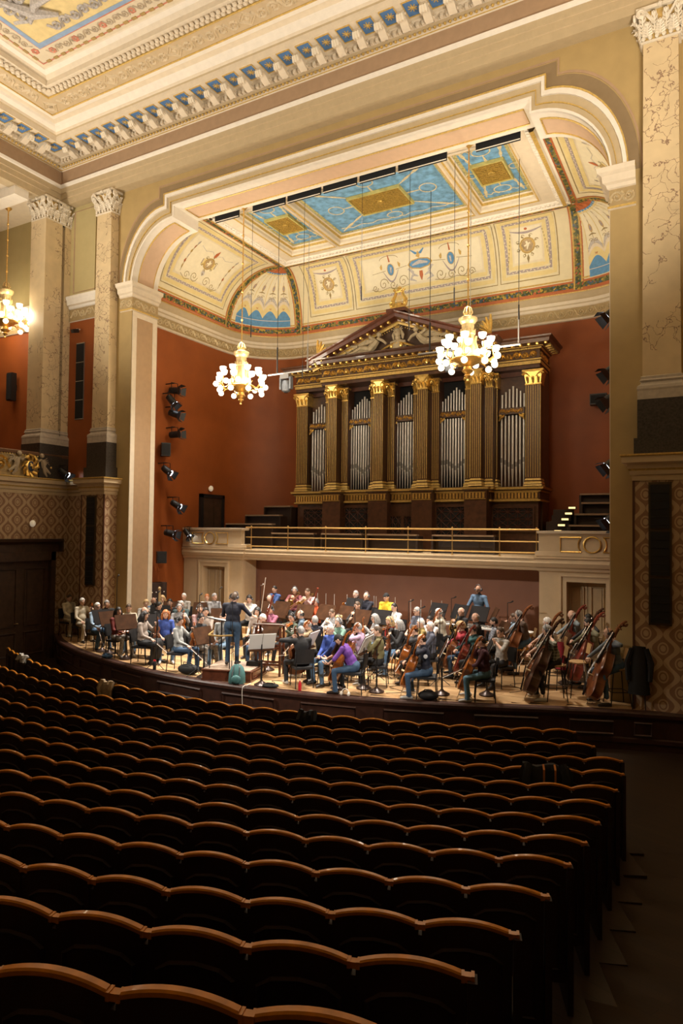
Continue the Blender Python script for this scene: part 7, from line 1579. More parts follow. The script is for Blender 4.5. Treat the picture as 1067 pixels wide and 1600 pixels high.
def glasses(par, hc, HM):
    A = lambda x, y, z: tuple(hc+HM @ Vector((x, y, z))); q = MB()
    for t in (-1, 1): q.tube([A(t*.034+.024*math.cos(a), .104-.006*abs(math.cos(a)), .008+.018*math.sin(a)) for a in [2*PI*i/10 for i in range(10)]], .003, 4, closed=True); q.tube([A(t*.058, .098, .012), A(t*.082, .06, .012), A(t*.086, -.01, .008)], .003, 4)
    q.tube([A(-.011, .107, .012), A(.011, .107, .012)], .003, 4); return obj('glasses', q, BLACK, par)
FIG = {}
for i, ((p, P, I, fig), geo) in enumerate(zip(JOBS, GEO)):
    mb, prim, hands, (hc, HM) = fig; x, y, z0, hdg, kind, hr, hcl, top, pants, slv, ex, ins, lab, ph = p
    me = body_mesh(geo, prim, hands, [SKINT if (ex and 'b' in ex and hr == 'bald') else SKIN, LIP, cloth(top), cloth(pants), SNEAK if i % 3 == 0 else LEATHER])
    o = link('person', me); o.location = (x, y, z0+.002); o.rotation_euler = (0, 0, -math.radians(hdg)); tag(o, lab, 'person', None); FIG[ph] = o; o['kind'] = 'thing'
    q = hair_mesh(hr, hc, HM); obj('hair', q, hairm(hcl), o, True)
    q = MB(); A = lambda a, b, c: tuple(hc+HM @ Vector((a, b, c)))
    for t in (-1, 1): q.ell(A(t*.033, .082, .010), (.014, .012, .010), HM, 8, 5, 0); q.ell(A(t*.032, .090, .009), (.007, .006, .007), HM, 6, 4, 1)
    obj('eyes', q, [EYEW, EYED], o, True)
    if top not in ('black', 'charcoal', 'yellow', 'purple', 'orange', 'blackskirt') and i % 4 != 3:   # shirt collar
        L0 = P['lean']; up0 = Vector((0, math.sin(L0), math.cos(L0))); n0 = Vector((0, 0, P['hip']))+up0*.545; fw0 = Vector((0, math.cos(L0), -math.sin(L0))); q = MB()
        q.grid(lambda a, v: n0+Vector((math.sin(a), 0, 0))*(.070+.012*v)+fw0*(math.cos(a)*(.066+.014*v)+.004)+up0*(.022-.040*v-.018*max(math.cos(a), 0)), [-2.9+5.8*k/14 for k in range(15)], [0, .5, 1]); obj('collar', q, cloth(top), o, True)
    if 'h' in ex: headphones(o, hc, HM)
    if 'g' in ex: glasses(o, hc, HM)
    if 'b' in ex:
        q = MB(); q.grid(lambda u, v: hc+HM @ Vector((.066*math.sin(u)*(1-.25*v), .020+.066*math.cos(u)*(1-.1*v), -.058-.062*v)), [(-1.5+3*k/8) for k in range(9)], [0, .4, .8, 1]); q.tube([A(-.03, .092, -.046), A(0, .103, -.040), A(.03, .092, -.046)], .008, 5); obj('beard', q, hairm(hcl if hcl != 'br' else 'br'), o, True)
    if 'c' in ex:
        q = MB(); q.grid(lambda u, v: hc+HM @ Vector((.090*math.cos(v)*math.sin(u), .110*math.cos(v)*math.cos(u), .128*math.sin(v))), [2*PI*k/16 for k in range(16)], [.30, .6, .9, 1.2, 1.5], wrap=True); q.tube([A(-.05, .09, .035), A(0, .13, .03), A(.05, .09, .035)], .012, 5); obj('cap', q, BLACKM, o, True)
    if 'r' in ex: q = MB(); n0 = Vector((0, .0, P['hip']+.53)); q.tube([n0+Vector((.085*math.cos(a), .075*math.sin(a)+.02, .015*math.sin(2*a))) for a in [2*PI*k/12 for k in range(12)]], .028, 6, closed=True); q.tube([n0+Vector((.03, .10, -.02)), n0+Vector((.05, .14, -.14)), n0+Vector((.04, .14, -.24))], .03, 6); obj('scarf', q, mat('scarf_red', (.45, .04, .03), .8), o, True)
    if 'p' in ex:
        q = MB(); yb = .125; zb = P['hip']
        for a, b, w_, h_ in ((-.05, .30, .012, .05), (-.025, .30, .012, .05), (0, .31, .012, .04), (.03, .34, .045, .045), (.06, .25, .03, .05), (-.02, .23, .05, .03)): q.box(a-w_, a+w_, yb, yb+.012, zb+b, zb+b+h_)
        obj('shirt_print', q, mat('print_pale', (.50, .55, .55), .7, var=.4, scale=60), o)
    if 'n' in ex: q = MB(); q.ell((-.262, .02, P['hip']+.36), (.012, .045, .045), nu=8, nv=6); obj('sleeve_badge', q, mat('badge_white', (.6, .6, .62), .6), o)
# ------------------------------------------------------------------ instruments
VARN = mat('varnish_amber', (.36, .105, .018), .3, var=.25, scale=12, coat=.4); VARD = mat('varnish_brown', (.20, .065, .022), .28, var=.25, scale=10, coat=.4); VARR = mat('varnish_red', (.20, .035, .02), .28, var=.25, scale=10, coat=.4); VARB = mat('varnish_dark', (.075, .032, .018), .3, var=.3, scale=10, coat=.3); EBONY = mat('ebony', (.015, .011, .01), .35, var=0); PALEW = mat('maple_pale', (.55, .40, .22), .45, var=.1); HORSE = mat('bow_hair', (.74, .70, .62), .6, var=0); SILVER = mat('nickel_silver', (.70, .68, .64), .25, .9, var=0); YBRASS = mat('lacquer_brass', (.80, .52, .17), .22, .9, var=.05)
OUT = ((0, .015), (.02, .05), (.07, .086), (.16, .103), (.26, .098), (.35, .080), (.385, .078), (.41, .066), (.49, .055), (.57, .057), (.635, .070), (.66, .076), (.72, .080), (.81, .083), (.90, .069), (.97, .038), (1, .014))
OUTB = ((0, .015), (.02, .05), (.08, .090), (.17, .103), (.27, .098), (.36, .080), (.385, .078), (.41, .066), (.50, .056), (.58, .058), (.63, .068), (.66, .072), (.72, .072), (.80, .062), (.89, .040), (.96, .022), (1, .014))
def string_parts(k, th, out=OUT, endpin=0., neck=1.):
    """meshes of a bowed instrument: +Z from bottom to scroll, +Y out of the front; k = scale of a violin"""
    Lb = .355*k; h = th; M = {}; prof = [(w_*k, z*Lb) for z, w_ in out]; pts = prof+[(-a, b) for a, b in reversed(prof)]; n = len(pts); cx = Lb*.46
    def ring(y, sc): return [(a*sc, y, (b-cx)*(1-(1-sc)*.55)+cx) for a, b in pts]
    q = MB(); R = [ring(-h*.62, .55), ring(-h*.55, .85), ring(-h*.42, 1.), ring(-h*.36, .965), ring(h*.36, .965), ring(h*.42, 1.), ring(h*.55, .85), ring(h*.64, .5)]; v = [p for r in R for p in r]
    q.add(v, [(i*n+j, i*n+(j+1) % n, i*n+n+(j+1) % n, i*n+n+j) for i in range(len(R)-1) for j in range(n)]+[tuple(range(n-1, -1, -1)), tuple((len(R)-1)*n+j for j in range(n))]); M['body'] = (q, 'v')
    zt = Lb+.135*k*neck; q = MB(); w_ = .0135*k
    q.add([(-w_*1.5, h*.62+.012*k, Lb*.70), (w_*1.5, h*.62+.012*k, Lb*.70), (w_*.9, h*.42+.008*k, zt), (-w_*.9, h*.42+.008*k, zt), (-w_*1.4, h*.62+.022*k, Lb*.70), (w_*1.4, h*.62+.022*k, Lb*.70), (w_*.85, h*.42+.014*k, zt), (-w_*.85, h*.42+.014*k, zt)], [(0, 1, 2, 3), (7, 6, 5, 4), (0, 4, 5, 1), (1, 5, 6, 2), (2, 6, 7, 3), (3, 7, 4, 0)]); M['fingerboard'] = (q, 'e')
    q = MB(); q.tube([(0, h*.1, Lb*.97), (0, h*.30, Lb+.03*k), (0, h*.36, zt), (0, h*.36-.004*k, zt+.05*k), (0, h*.36-.016*k, zt+.085*k), (0, h*.36-.030*k, zt+.108*k)], [.016*k, .012*k, .012*k, .013*k, .011*k, .008*k], 7)
    q.tube([(0, h*.36-.036*k+.020*k*math.sin(a)*(1-a/9), zt+.088*k+.020*k*math.cos(a)*(1-a/9)) for a in [i*.7 for i in range(9)]], [.009*k]*9, 6)
    for s, z in ((1, .030), (-1, .042), (1, .058), (-1, .070)): q.tube([(0, h*.34-z*.1*k, zt+z*k), (s*.032*k, h*.34-z*.1*k, zt+z*k), (s*.045*k, h*.34-z*.1*k, zt+z*k)], [.004*k, .004*k, .007*k], 5)
    M['neck_scroll'] = (q, 'v')
    q = MB(); q.add([(-.006*k, h*.6, .0), (.006*k, h*.6, .0), (.021*k, h*.64+.018*k, Lb*.27), (-.021*k, h*.64+.018*k, Lb*.27), (0, h*.6+.012*k, 0), (0, h*.64+.028*k, Lb*.27)], [(0, 1, 2, 3), (0, 4, 1), (3, 2, 5), (1, 4, 5, 2), (4, 0, 3, 5)]); M['tailpiece'] = (q, 'e')
    q = MB(); q.box(-.020*k, .020*k, h*.62, h*.62+.034*k, Lb*.435, Lb*.435+.006*k); M['bridge'] = (q, 'p')
    q = MB()
    for s in (-1, 1):
        P = [(s*.026*k, Lb*.55), (s*.032*k, Lb*.53), (s*.036*k, Lb*.47), (s*.040*k, Lb*.42), (s*.052*k, Lb*.37), (s*.048*k, Lb*.355)]; q.tube([(a, h*.60, b) for a, b in P], .0035*k, 4)
    M['f_holes'] = (q, 'e')
    q = MB()
    for i in range(4): x = (i-1.5)*.008*k; q.tube([(x*.6, h*.64+.02*k, Lb*.26), (x, h*.62+.036*k, Lb*.44), (x*.6, h*.42+.016*k, zt)], .0009*k+.0006, 3)
    M['strings'] = (q, 's')
    if endpin: q = MB(); q.tube([(0, 0, -endpin), (0, 0, .02)], [.005, .012], 6); M['endpin'] = (q, 'k')
    return M
VSETS = {}
def string_meshes(nm, k, th, var, **kw):
    out = {}
    for p, (q, c) in string_parts(k, th, **kw).items(): out[p] = q.mesh(p, dict(v=var, e=EBONY, p=PALEW, s=SILVER, k=STEEL)[c], p in ('body', 'neck_scroll'))
    VSETS[nm] = out
for nm, k, th, vs, kw in (('violin', 1., .046, (VARN, VARD), {}), ('viola', 1.14, .052, (VARD, VARN), {}), ('cello', 2.08, .155, (VARN, VARD, VARR), dict(endpin=.22)), ('bass', 2.9, .21, (VARB, VARD, VARR, VARB), dict(out=OUTB, endpin=.14, neck=1.05))):
    for i, v_ in enumerate(vs): string_meshes('%s%d' % (nm, i), k, th, v_, **kw)
def frame_of(D, N):
    z = Vector(D).normalized(); y = Vector(N); y = (y-z*y.dot(z)).normalized(); x = y.cross(z); return Matrix((x, y, z)).transposed()
BOWM = {}
q = MB(); q.tube([(0, 0, 0), (0, .006, .2), (0, .002, .5), (0, .012, .72)], [.0065, .006, .005, .004], 6); q.tube([(0, .012, .72), (0, .004, .735), (0, -.014, .725)], [.005, .006, .003], 5); BOWM['stick'] = q.mesh('stick', REDWOOD)
q = MB(); q.box(-.007, .007, -.022, -.004, .03, .08); BOWM['frog'] = q.mesh('frog', EBONY); q = MB(); q.box(-.006, .006, -.022, -.018, .06, .72); BOWM['bow_hair'] = q.mesh('bow_hair', HORSE)
def put(name, label, cat, meshes, M4, group=None):
    t = thing(name, label, cat, (0, 0, 0), 0, group); t.matrix_world = M4
    for n_, me in meshes.items(): link(n_, me, t)
    return t
def wind_meshes():
    W = {}
    q = MB(); q.lathe([(.034, 0), (.026, .02), (.015, .09), (.0135, .55), (.011, .62), (.006, .68)], 8); k = MB(); 
    for z in (.12, .2, .27, .33, .42, .5): k.ell((0, .015, z), (.010, .006, .013), nu=6, nv=4)
    k.tube([(.015, .006, .1), (.017, .006, .5)], .003, 4); W['clarinet'] = dict(tube=q.mesh('tube', EBONY, True), keys=k.mesh('keys', SILVER))
    q = MB(); q.lathe([(.022, 0), (.014, .06), (.012, .5), (.008, .58), (.003, .65)], 8); W['oboe'] = dict(tube=q.mesh('tube', EBONY, True), keys=W['clarinet']['keys'])
    q = MB(); q.lathe([(.011, 0), (.0115, .62), (.010, .67)], 8); k = MB()
    for i in range(9): k.ell((0, .011, .08+i*.045), (.009, .005, .010), nu=6, nv=4)
    W['flute'] = dict(tube=q.mesh('tube', SILVER, True), keys=k.mesh('keys', SILVER))
    q = MB(); q.tube([(-.02, 0, 0), (-.02, 0, 1.25), (-.02, 0, 1.30)], [.032, .026, .03], 8); q.tube([(.025, 0, 0), (.025, 0, .85)], [.032, .022], 8); q.lathe([(.036, 0), (.036, .04)], 8, (0, 0, -.03)); k = MB()
    for z in (.15, .28, .4, .52, .66, .8): k.ell((0, .035, z), (.02, .008, .02), nu=6, nv=4)
    b = MB(); b.tube([(.025, 0, .85), (.04, -.05, .98), (.06, -.16, 1.0), (.07, -.24, .93)], [.009, .008, .006, .003], 6); W['bassoon'] = dict(joints=q.mesh('joints', VARR, True), keys=k.mesh('keys', SILVER), bocal=b.mesh('bocal', SILVER, True))
    q = MB(); q.lathe([(.006, 0), (.010, .02), (.006, .04), (.007, .34)], 8); q.tube([(0, 0, .30), (0, -.02, .36), (0, -.09, .36), (0, -.11, .30), (0, -.11, .12), (0, -.085, .08), (0, -.06, .10), (0, -.06, .40)], .008, 6); q.lathe([(.009, 0), (.012, .06), (.022, .10), (.062, .13), (.058, .125)], 14, (0, -.06, .40)); k = MB()
    for i in range(3): k.lathe([(.011, -.13), (.011, 0), (.005, .01), (.005, .03), (.010, .034)], 8, (0, 0, .17+i*.03), 0, Matrix.Rotation(-PI/2, 3, 'X'))
    W['trumpet'] = dict(tubing=q.mesh('tubing', YBRASS, True), valves=k.mesh('valves', YBRASS, True))
    q = MB(); q.tube([(-.05, 0, 0), (-.05, 0, .85), (-.045, 0, .90), (.0, 0, .92), (.045, 0, .90), (.05, 0, .85), (.05, 0, .12)], .009, 6); k = MB(); k.tube([(.05, 0, .12), (.05, .0, -.20), (.08, .0, -.28), (.12, 0, -.28), (.15, 0, -.2), (.15, 0, .25)], [.009, .010, .011, .011, .012, .016], 7); k.lathe([(.016, 0), (.03, .12), (.10, .24), (.098, .245)], 14, (.15, 0, .25)); W['trombone'] = dict(slide=q.mesh('slide', YBRASS, True), bell=k.mesh('bell', YBRASS, True))
    q = MB()
    for r_, o in ((.13, 0), (.115, .02), (.10, -.02)): q.tube([(r_*math.cos(a), o, r_*math.sin(a)) for a in [2*PI*i/16 for i in range(16)]], .010, 6, closed=True)
    q.tube([(.0, 0, .13), (.02, .02, .22), (0, .03, .28)], [.007, .006, .005], 6); k = MB(); k.tube([(-.10, 0, -.08), (.0, .02, -.17), (.12, .03, -.16)], [.015, .025, .04], 8); k.lathe([(.04, 0), (.06, .07), (.15, .13), (.147, .135)], 16, (.12, .03, -.16), 0, Matrix.Rotation(PI/2, 3, 'Y')); W['horn'] = dict(coil=q.mesh('coil', YBRASS, True), bell=k.mesh('bell', YBRASS, True))
    return W
WM = wind_meshes(); CNT = {}
for p, P, I, fig in JOBS:
    x, y, z0, hdg, kind, hr, hcl, top, pants, slv, ex, ins, lab, ph = p
    if not ins or not I: continue
    PMX = Matrix.Translation((x, y, z0+.002)) @ Matrix.Rotation(-math.radians(hdg), 4, 'Z'); B, D, N_ = I; CNT[ins] = CNT.get(ins, -1)+1; R4 = frame_of(D, N_).to_4x4()
    M4 = PMX @ Matrix.Translation(B) @ R4; word = {'bass': 'double bass'}.get(ins, ins)
    how = {'vrest': 'held upright by the', 'vplay': 'under the chin of the', 'vlap': 'across the lap of the'}.get(kind, 'of the')
    if ins in ('violin', 'viola', 'cello', 'bass'):
        nv = {'violin': 2, 'viola': 2, 'cello': 3, 'bass': 4}[ins]; vi = CNT[ins] % nv
        if ins == 'cello': vi = {'cellist in navy jacket': 0, 'cellist behind orange cellos': 0, 'cellist in purple tee': 0, 'cellist in plum jacket': 0, 'cellist in red': 0}.get(ph, CNT[ins] % 3)
        if ins == 'bass': vi = {'bassist in brown sweater': 1, 'bassist in spotted shirt': 1, 'bassist in plaid shirt': 0, 'bassist in pale blue check': 2, 'bearded bassist in moss green': 2, 'hidden dark haired bassist': 0, 'bassist nearest right wall': 1}.get(ph, 0)
        put({'bass': 'double_bass'}.get(ins, ins), '%s %s %s' % (word, how, ph), word, VSETS[ins+str(vi)], M4)
        if P.get('bow'):
            w_, d = P['bow']; Mb = PMX @ Matrix.Translation(w_-Vector(d).normalized()*.06) @ frame_of(d, (0, 0, 1) if abs(Vector(d).normalized().z) < .9 else (0, 1, 0)).to_4x4()
            if ins == 'bass': Mb = Mb @ Matrix.Scale(1.0, 4)
            put('bow', 'bow in the right hand of the '+ph, 'bow', BOWM, Mb)
    else: put(ins, '%s %s %s' % (word, 'played by the', ph), word, WM[ins], M4)
# ------------------------------------------------------------------ chairs
def chair_meshes():
    C_ = {}; q = MB(); q.obox((0, 0, .445), (.42, .41, .05), None); C_['seat'] = q.mesh('seat', mat('chair_pad', (.016, .015, .016), .7, var=.2)); q = MB()
    q.grid(lambda u, v: (u*.21, -.20-.05*v-.02*(1-u*u), .56+.32*v), [-1, -.5, 0, .5, 1], [0, .5, 1]); q.grid(lambda u, v: (u*.21, -.23-.05*v-.02*(1-u*u), .56+.32*v), [1, .5, 0, -.5, -1], [0, .5, 1]); q.box(-.21, .21, -.255, -.215, .555, .575); C_['backrest'] = q.mesh('backrest', MATS['chair_pad'])
    for i, (a, b) in enumerate(((-1, 1), (1, 1), (-1, -1), (1, -1))): q = MB(); q.tube([(a*.21, b*.21, 0), (a*.19, b*.18, .43)]+([(a*.19, -.21, .56), (a*.18, -.24, .80)] if b < 0 else []), .012, 5); C_['leg%d' % i] = q.mesh('leg', BLACK)
    S_ = {}; WS = mat('stool_wood', (.46, .28, .12), .45, var=.15); q = MB(); q.lathe([(.18, .72), (.20, .735), (.20, .755), (.18, .765)], 14); S_['seat'] = q.mesh('seat', WS, True); q = MB(); q.grid(lambda u, v: (u*.17, -.19-.04*v-.02*(1-u*u), .92+.22*v), [-1, -.5, 0, .5, 1], [0, 1]); q.grid(lambda u, v: (u*.17, -.205-.04*v-.02*(1-u*u), .92+.22*v), [1, .5, 0, -.5, -1], [0, 1]); S_['backrest'] = q.mesh('backrest', WS)
    for i, (a, b) in enumerate(((-1, 1), (1, 1), (-1, -1), (1, -1))): q = MB(); q.tube([(a*.21, b*.21, 0), (a*.13, b*.13, .73)]+([(a*.13, -.17, .92)] if b < 0 else []), .012, 5); S_['leg%d' % i] = q.mesh('leg', BLACK)
    q = MB(); c = [(-.175, -.175, .28), (.175, -.175, .28), (.175, .175, .28), (-.175, .175, .28)]; q.tube(c, .010, 5, closed=True); S_['foot_ring'] = q.mesh('foot_ring', BLACK); return C_, S_
CH, STO = chair_meshes()
def seatfor(kind, label, x, y, z0, hdg):
    t = thing('high_stool' if kind else 'orchestra_chair', label, 'stool' if kind else 'chair', (x, y, z0), -math.radians(hdg))
    for n_, me in (STO if kind else CH).items(): link('leg' if n_[:3] == 'leg' else n_, me, t)
    return t
for p in PEOPLE:
    if p[4] in ('stand', 'conduct'): continue
    seatfor(p[4] == 'bass', ('black framed high stool under the ' if p[4] == 'bass' else 'black chair under the ')+p[13], p[0], p[1], p[2]+.004, p[3])
seatfor(1, 'empty wooden high stool behind the bassist in plaid shirt', -2.62, 15.35, .004, -112); seatfor(1, 'empty wooden stool behind the bearded bassist', -1.95, 17.6, .004, -112)
# ------------------------------------------------------------------ music stands with sheets
SHELLW = mat('desk_wood', (.062, .026, .011), .75, spec=.15, var=.2, scale=8); PAPERW = mat('sheet_paper', (.82, .81, .78), .7, var=.02)
def stand_meshes(m):
    S_ = {}; q = MB(); R = Matrix.Rotation(-.45, 3, 'X'); q.obox((0, 0, 1.0), (.60, .014, .42), R); q.obox(tuple(Vector((0, 0, 1.0))+R @ Vector((0, .05, -.20))), (.60, .09, .014), R); S_['desk'] = q.mesh('desk', m)
    q = MB(); q.tube([(0, -.02, .10), (0, -.02, .55), (0, -.02, .56), (0, -.02, .93)], [.022, .022, .014, .014], 7); q.lathe([(.03, .53), (.034, .55), (.03, .57)], 8, (0, -.02, 0)); S_['pole'] = q.mesh('pole', BLACK); q = MB(); q.lathe([(.17, 0), (.17, .025), (.12, .05), (.05, .09), (.028, .12)], 16, (0, -.02, 0)); S_['base'] = q.mesh('base', mat('cast_iron', (.05, .03, .025), .28, .4, var=.2), True); return S_
STM = {'w': stand_meshes(SHELLW), 'b': stand_meshes(mat('desk_black', (.014, .012, .012), .75, spec=.2, var=.1))}
SHEET = MB().obox((0, .012, 1.0), (.44, .006, .31), Matrix.Rotation(-.45, 3, 'X')); 
R = Matrix.Rotation(-.45, 3, 'X'); q = MB(); 
for s in (-1, 1): q.obox(tuple(Vector((0, 0, 1.0))+R @ Vector((s*.155, .016, .0))), (.30, .012, .40), R)
SHM = q.mesh('sheet_music', PAPERW)
for x, y, z0, hdg, pp, ty, lab in STANDS:
    rz = -math.radians(hdg)+PI; sc = 1.0
    t = thing('music_stand', lab, 'music stand', (x, y, z0+.003), rz)
    for n_, me in STM[ty].items(): link(n_, me, t)
    if pp: o = link('sheet_music', SHM); o.location = (x, y, z0+.003); o.rotation_euler = (0, 0, rz); tag(o, 'white open music on the '+lab.replace('with white sheet ', ''), 'sheet music')
# ------------------------------------------------------------------ microphones
for x, y, z0, z1, lab in MICS:
    t = thing('microphone_stand', lab, 'microphone', (x, y, z0+.003)); h = z1-z0; q = MB(); q.tube([(0, 0, .12), (0, 0, h)], [.012, .009], 6); obj('pole', q, BLACK, t)
    for k in range(3): a = k*2*PI/3; q = MB(); q.tube([(0, 0, .18), (.26*math.cos(a), .26*math.sin(a), .01)], .009, 5); obj('leg', q, BLACK, t)
    pale = 'white boom' in lab; q = MB(); q.tube([(0, 0, h), (.10, -.06, h+.02), (.17, -.10, h+.06)], [.010, .014, .022], 7); obj('microphone', q, STEEL if pale else BLACK, t, True)
    if pale: q = MB(); q.tube([(0, 0, h*.4), (.18, 0, h+.25)], .012, 6); obj('boom', q, WHITE, t)
# ------------------------------------------------------------------ podium, desk, bags and small things on the stage
t = thing('podium', 'low wooden conductor podium with carpet top and brass rail', 'podium', (-10.15, 13.03, .002), math.radians(16.6))
q = MB(); q.box(-.60, .60, -.56, .56, 0, .225); q.box(-.62, .62, -.58, .58, 0, .04); q.box(-.62, .62, -.58, .58, .225, .25); obj('body', q, REDWOOD, t); obj('carpet', MB().box(-.58, .58, -.54, .54, .25, .262), PODIUMT, t)
q = MB(); q.tube([(.61, -.45, .07), (.61, .45, .07), (.61, .45, .2), (.61, -.45, .2)], .018, 4, closed=True); obj('side_panel', q, REDWOOD, t)
for a in (-.46, .04): q = MB(); q.tube([(a, -.46, .26), (a, -.46, 1.02)], .013, 6); obj('rail_post', q, BLACK, t)
q = MB(); q.tube([(-.50, -.46, 1.03), (-.22, -.46, 1.02), (.10, -.46, 1.05)], .022, 7); q.tube([(-.50, -.46, 1.03), (-.5, -.2, 1.08)], .022, 7); obj('handrail', q, BRASS, t)
t = thing('conductor_desk', 'tall dark wooden score desk beside the conductor', 'desk', (-9.55, 13.62, .003), math.radians(20)); q = MB(); q.obox((0, 0, 1.20), (.74, .50, .025), Matrix.Rotation(-.18, 3, 'X')); obj('top', q, REDWOOD, t); obj('shelf', MB().box(-.30, .30, -.2, .2, .86, .88), REDWOOD, t)
for a in (-1, 1):
    for b in (-1, 1): q = MB(); q.box(a*.30-.025, a*.30+.025, b*.18-.025, b*.18+.025, 0, 1.17); obj('leg', q, REDWOOD, t)
for z in (.25, .65): q = MB(); q.box(-.30, .30, .165, .195, z, z+.05); q.box(-.30, .30, -.195, -.165, z, z+.05); obj('stretcher', q, REDWOOD, t)
o = obj('open_score', MB().obox((0, 0, 0), (.62, .40, .02), Matrix.Rotation(-.18, 3, 'X')), PAPERW, loc=(-9.55, 13.62, 1.228)); o.rotation_euler = (0, 0, math.radians(20)); tag(o, 'open white score lying on the conductor desk', 'score')
t = thing('second_desk', 'black desk with white score left of the conductor', 'music stand', (-11.0, 13.55, .003), math.radians(-25)); q = MB(); q.obox((0, 0, 1.22), (.72, .50, .02), Matrix.Rotation(-.22, 3, 'X')); obj('desk', q, BLACK, t); q = MB(); q.tube([(0, 0, .05), (0, 0, 1.2)], .018, 7); obj('pole', q, BLACK, t); q = MB(); q.lathe([(.2, 0), (.2, .02), (.05, .06)], 14); obj('base', q, BLACK, t, True)
o = obj('large_score', MB().obox((0, 0, 0), (.62, .42, .014), Matrix.Rotation(-.22, 3, 'X')), PAPERW, loc=(-11.0, 13.55, 1.243)); o.rotation_euler = (0, 0, math.radians(-25)); tag(o, 'large white score on the black desk left of the conductor', 'score')
t = thing('teal_backpack', 'teal backpack leaning on the podium at the stage edge', 'backpack', (-9.62, 12.42, .0), math.radians(25)); TEAL = mat('nylon_teal', (.05, .15, .15), .7, var=.2, scale=10); q = MB()
rings = [(0, .17, .11), (.04, .20, .13), (.22, .19, .12), (.36, .15, .09), (.43, .08, .05)]
q.add([(w_*math.cos(2*PI*k/14)*(1+.0), d_*math.sin(2*PI*k/14)+.14*z, z) for z, w_, d_ in rings for k in range(14)], [(i*14+j, i*14+(j+1) % 14, i*14+14+(j+1) % 14, i*14+14+j) for i in range(4) for j in range(14)]+[tuple(range(13, -1, -1)), tuple(56+j for j in range(14))]); obj('bag', q, TEAL, t, True)
for s in (-.07, .07): q = MB(); q.tube([(s, -.13, .03), (s*1.2, -.11, .2), (s, -.02, .37), (s*.4, .06, .44)], .014, 5); obj('zip', q, BLACK, t)
q = MB(); q.tube([(-.04, .06, .43), (0, .06, .49), (.04, .06, .43)], .010, 5); obj('handle', q, BLACK, t)
q = MB(); q.ell((.02, -.16, .13), (.12, .05, .10), nu=10, nv=6); obj('front_pocket', q, TEAL, t, True)
def bag(name, lab, cat, loc, r, m, rz=0.):
    t = thing(name, lab, cat, loc, rz); q = MB(); q.ell((0, 0, r[2]*.96), r, nu=14, nv=8); obj('bag', q, m, t, True); q = MB(); q.tube([(-r[0]*.5, 0, r[2]*1.7), (-r[0]*.3, -r[1]*.5, r[2]*2.3), (r[0]*.3, -r[1]*.5, r[2]*2.3), (r[0]*.5, 0, r[2]*1.7)], .012, 5); obj('strap', q, m, t); return t
bag('black_bag', 'black soft bag lying on the floor by grey hooded violinist', 'bag', (-11.25, 12.62, 0), (.30, .16, .13), BLACKM, .1)
bag('dark_bag', 'dark bag on the floor beside the teal backpack', 'bag', (-8.75, 12.52, 0), (.2, .12, .05), BLACKM, .3)
bag('blue_bag', 'small blue bag on the floor by the dark red cardigan', 'bag', (-14.5, 13.02, 0), (.16, .11, .06), mat('nylon_blue', (.05, .12, .25), .7, var=.3), .3)
bag('camera_bag', 'black bag under the chair of the cellist in navy', 'bag', (-5.30, 13.35, 0), (.22, .16, .10), BLACKM, .3)
t = thing('red_bottle', 'red drink bottle standing on the floor by the black jacketed cellist', 'bottle', (-8.02, 12.60, 0)); q = MB(); q.lathe([(.035, 0), (.037, .02), (.037, .16), (.016, .20), (.016, .23)], 10); obj('bottle', q, mat('plastic_red', (.55, .02, .03), .3), t, True); q = MB(); q.lathe([(.018, .228), (.018, .25)], 8); obj('lid', q, WHITE, t)
t = thing('dark_flask', 'dark flask with red lid standing near the stage edge', 'flask', (-12.3, 12.55, 0)); q = MB(); q.lathe([(.04, 0), (.042, .02), (.042, .2), (.03, .22)], 10); obj('body', q, BLACK, t, True); q = MB(); q.lathe([(.032, .218), (.032, .25)], 10); obj('lid', q, mat('plastic_red', (.55, .02, .03)), t)
t = thing('white_headphones', 'white headphones lying on the floor by the purple tee', 'headphones', (-6.95, 12.72, .0)); q = MB(); q.tube([(.09*math.cos(a), .02, .05+.10*math.sin(a)) for a in [PI*k/10 for k in range(11)]], .012, 6); obj('band', q, WHITE, t, True)
for s in (-1, 1): q = MB(); q.ell((s*.09, .0, .05), (.03, .05, .05), nu=9, nv=6); obj('ear_cup', q, WHITE, t, True)
t = thing('pedal_box', 'black wedge box on the podium by the conductor feet', 'box', (-9.78, 13.28, .265), .3); obj('box', MB().obox((0, 0, .05), (.32, .22, .10), None, 0, .9), BLACK, t); obj('top_plate', MB().box(-.13, .13, -.09, .09, .10, .106), BLACKM, t)
# cables
def cable(lab, pts, r_=.006, m=BLACK):
    q = MB(); P = smooth3([Vector(p) for p in pts]); q.tube(P, r_, 5); return tag(obj('cable', q, m), lab, 'cable')
def smooth3(P, n=6):
    out = []
    for i in range(len(P)-1):
        a, b, c, d = P[max(i-1, 0)], P[i], P[i+1], P[min(i+2, len(P)-1)]
        for j in range(n): t_ = j/n; out.append(.5*(2*b+(c-a)*t_+(2*a-5*b+4*c-d)*t_*t_+(3*b-a-3*c+d)*t_**3))
    return out+[P[-1]]
cable('thin pale cable hanging over the stage edge below the backpack', [(-9.35, 12.6, .012), (-9.30, 12.40, .012), (-9.27, 12.24, .028), (-9.27, 12.17, -.04), (-9.25, 12.16, -.4), (-9.2, 12.1, -.72)], .007, WHITE)
cable('black cable snaking on the boards between cellists and basses', [(-4.0, 14.9, .008), (-3.8, 15.3, .008), (-4.2, 15.7, .008), (-3.7, 16.1, .008), (-3.3, 15.8, .008)])
cable('black cable on the boards behind the cellist in purple', [(-6.3, 13.4, .008), (-6.0, 13.7, .008), (-6.5, 14.0, .008), (-6.1, 14.4, .008)])
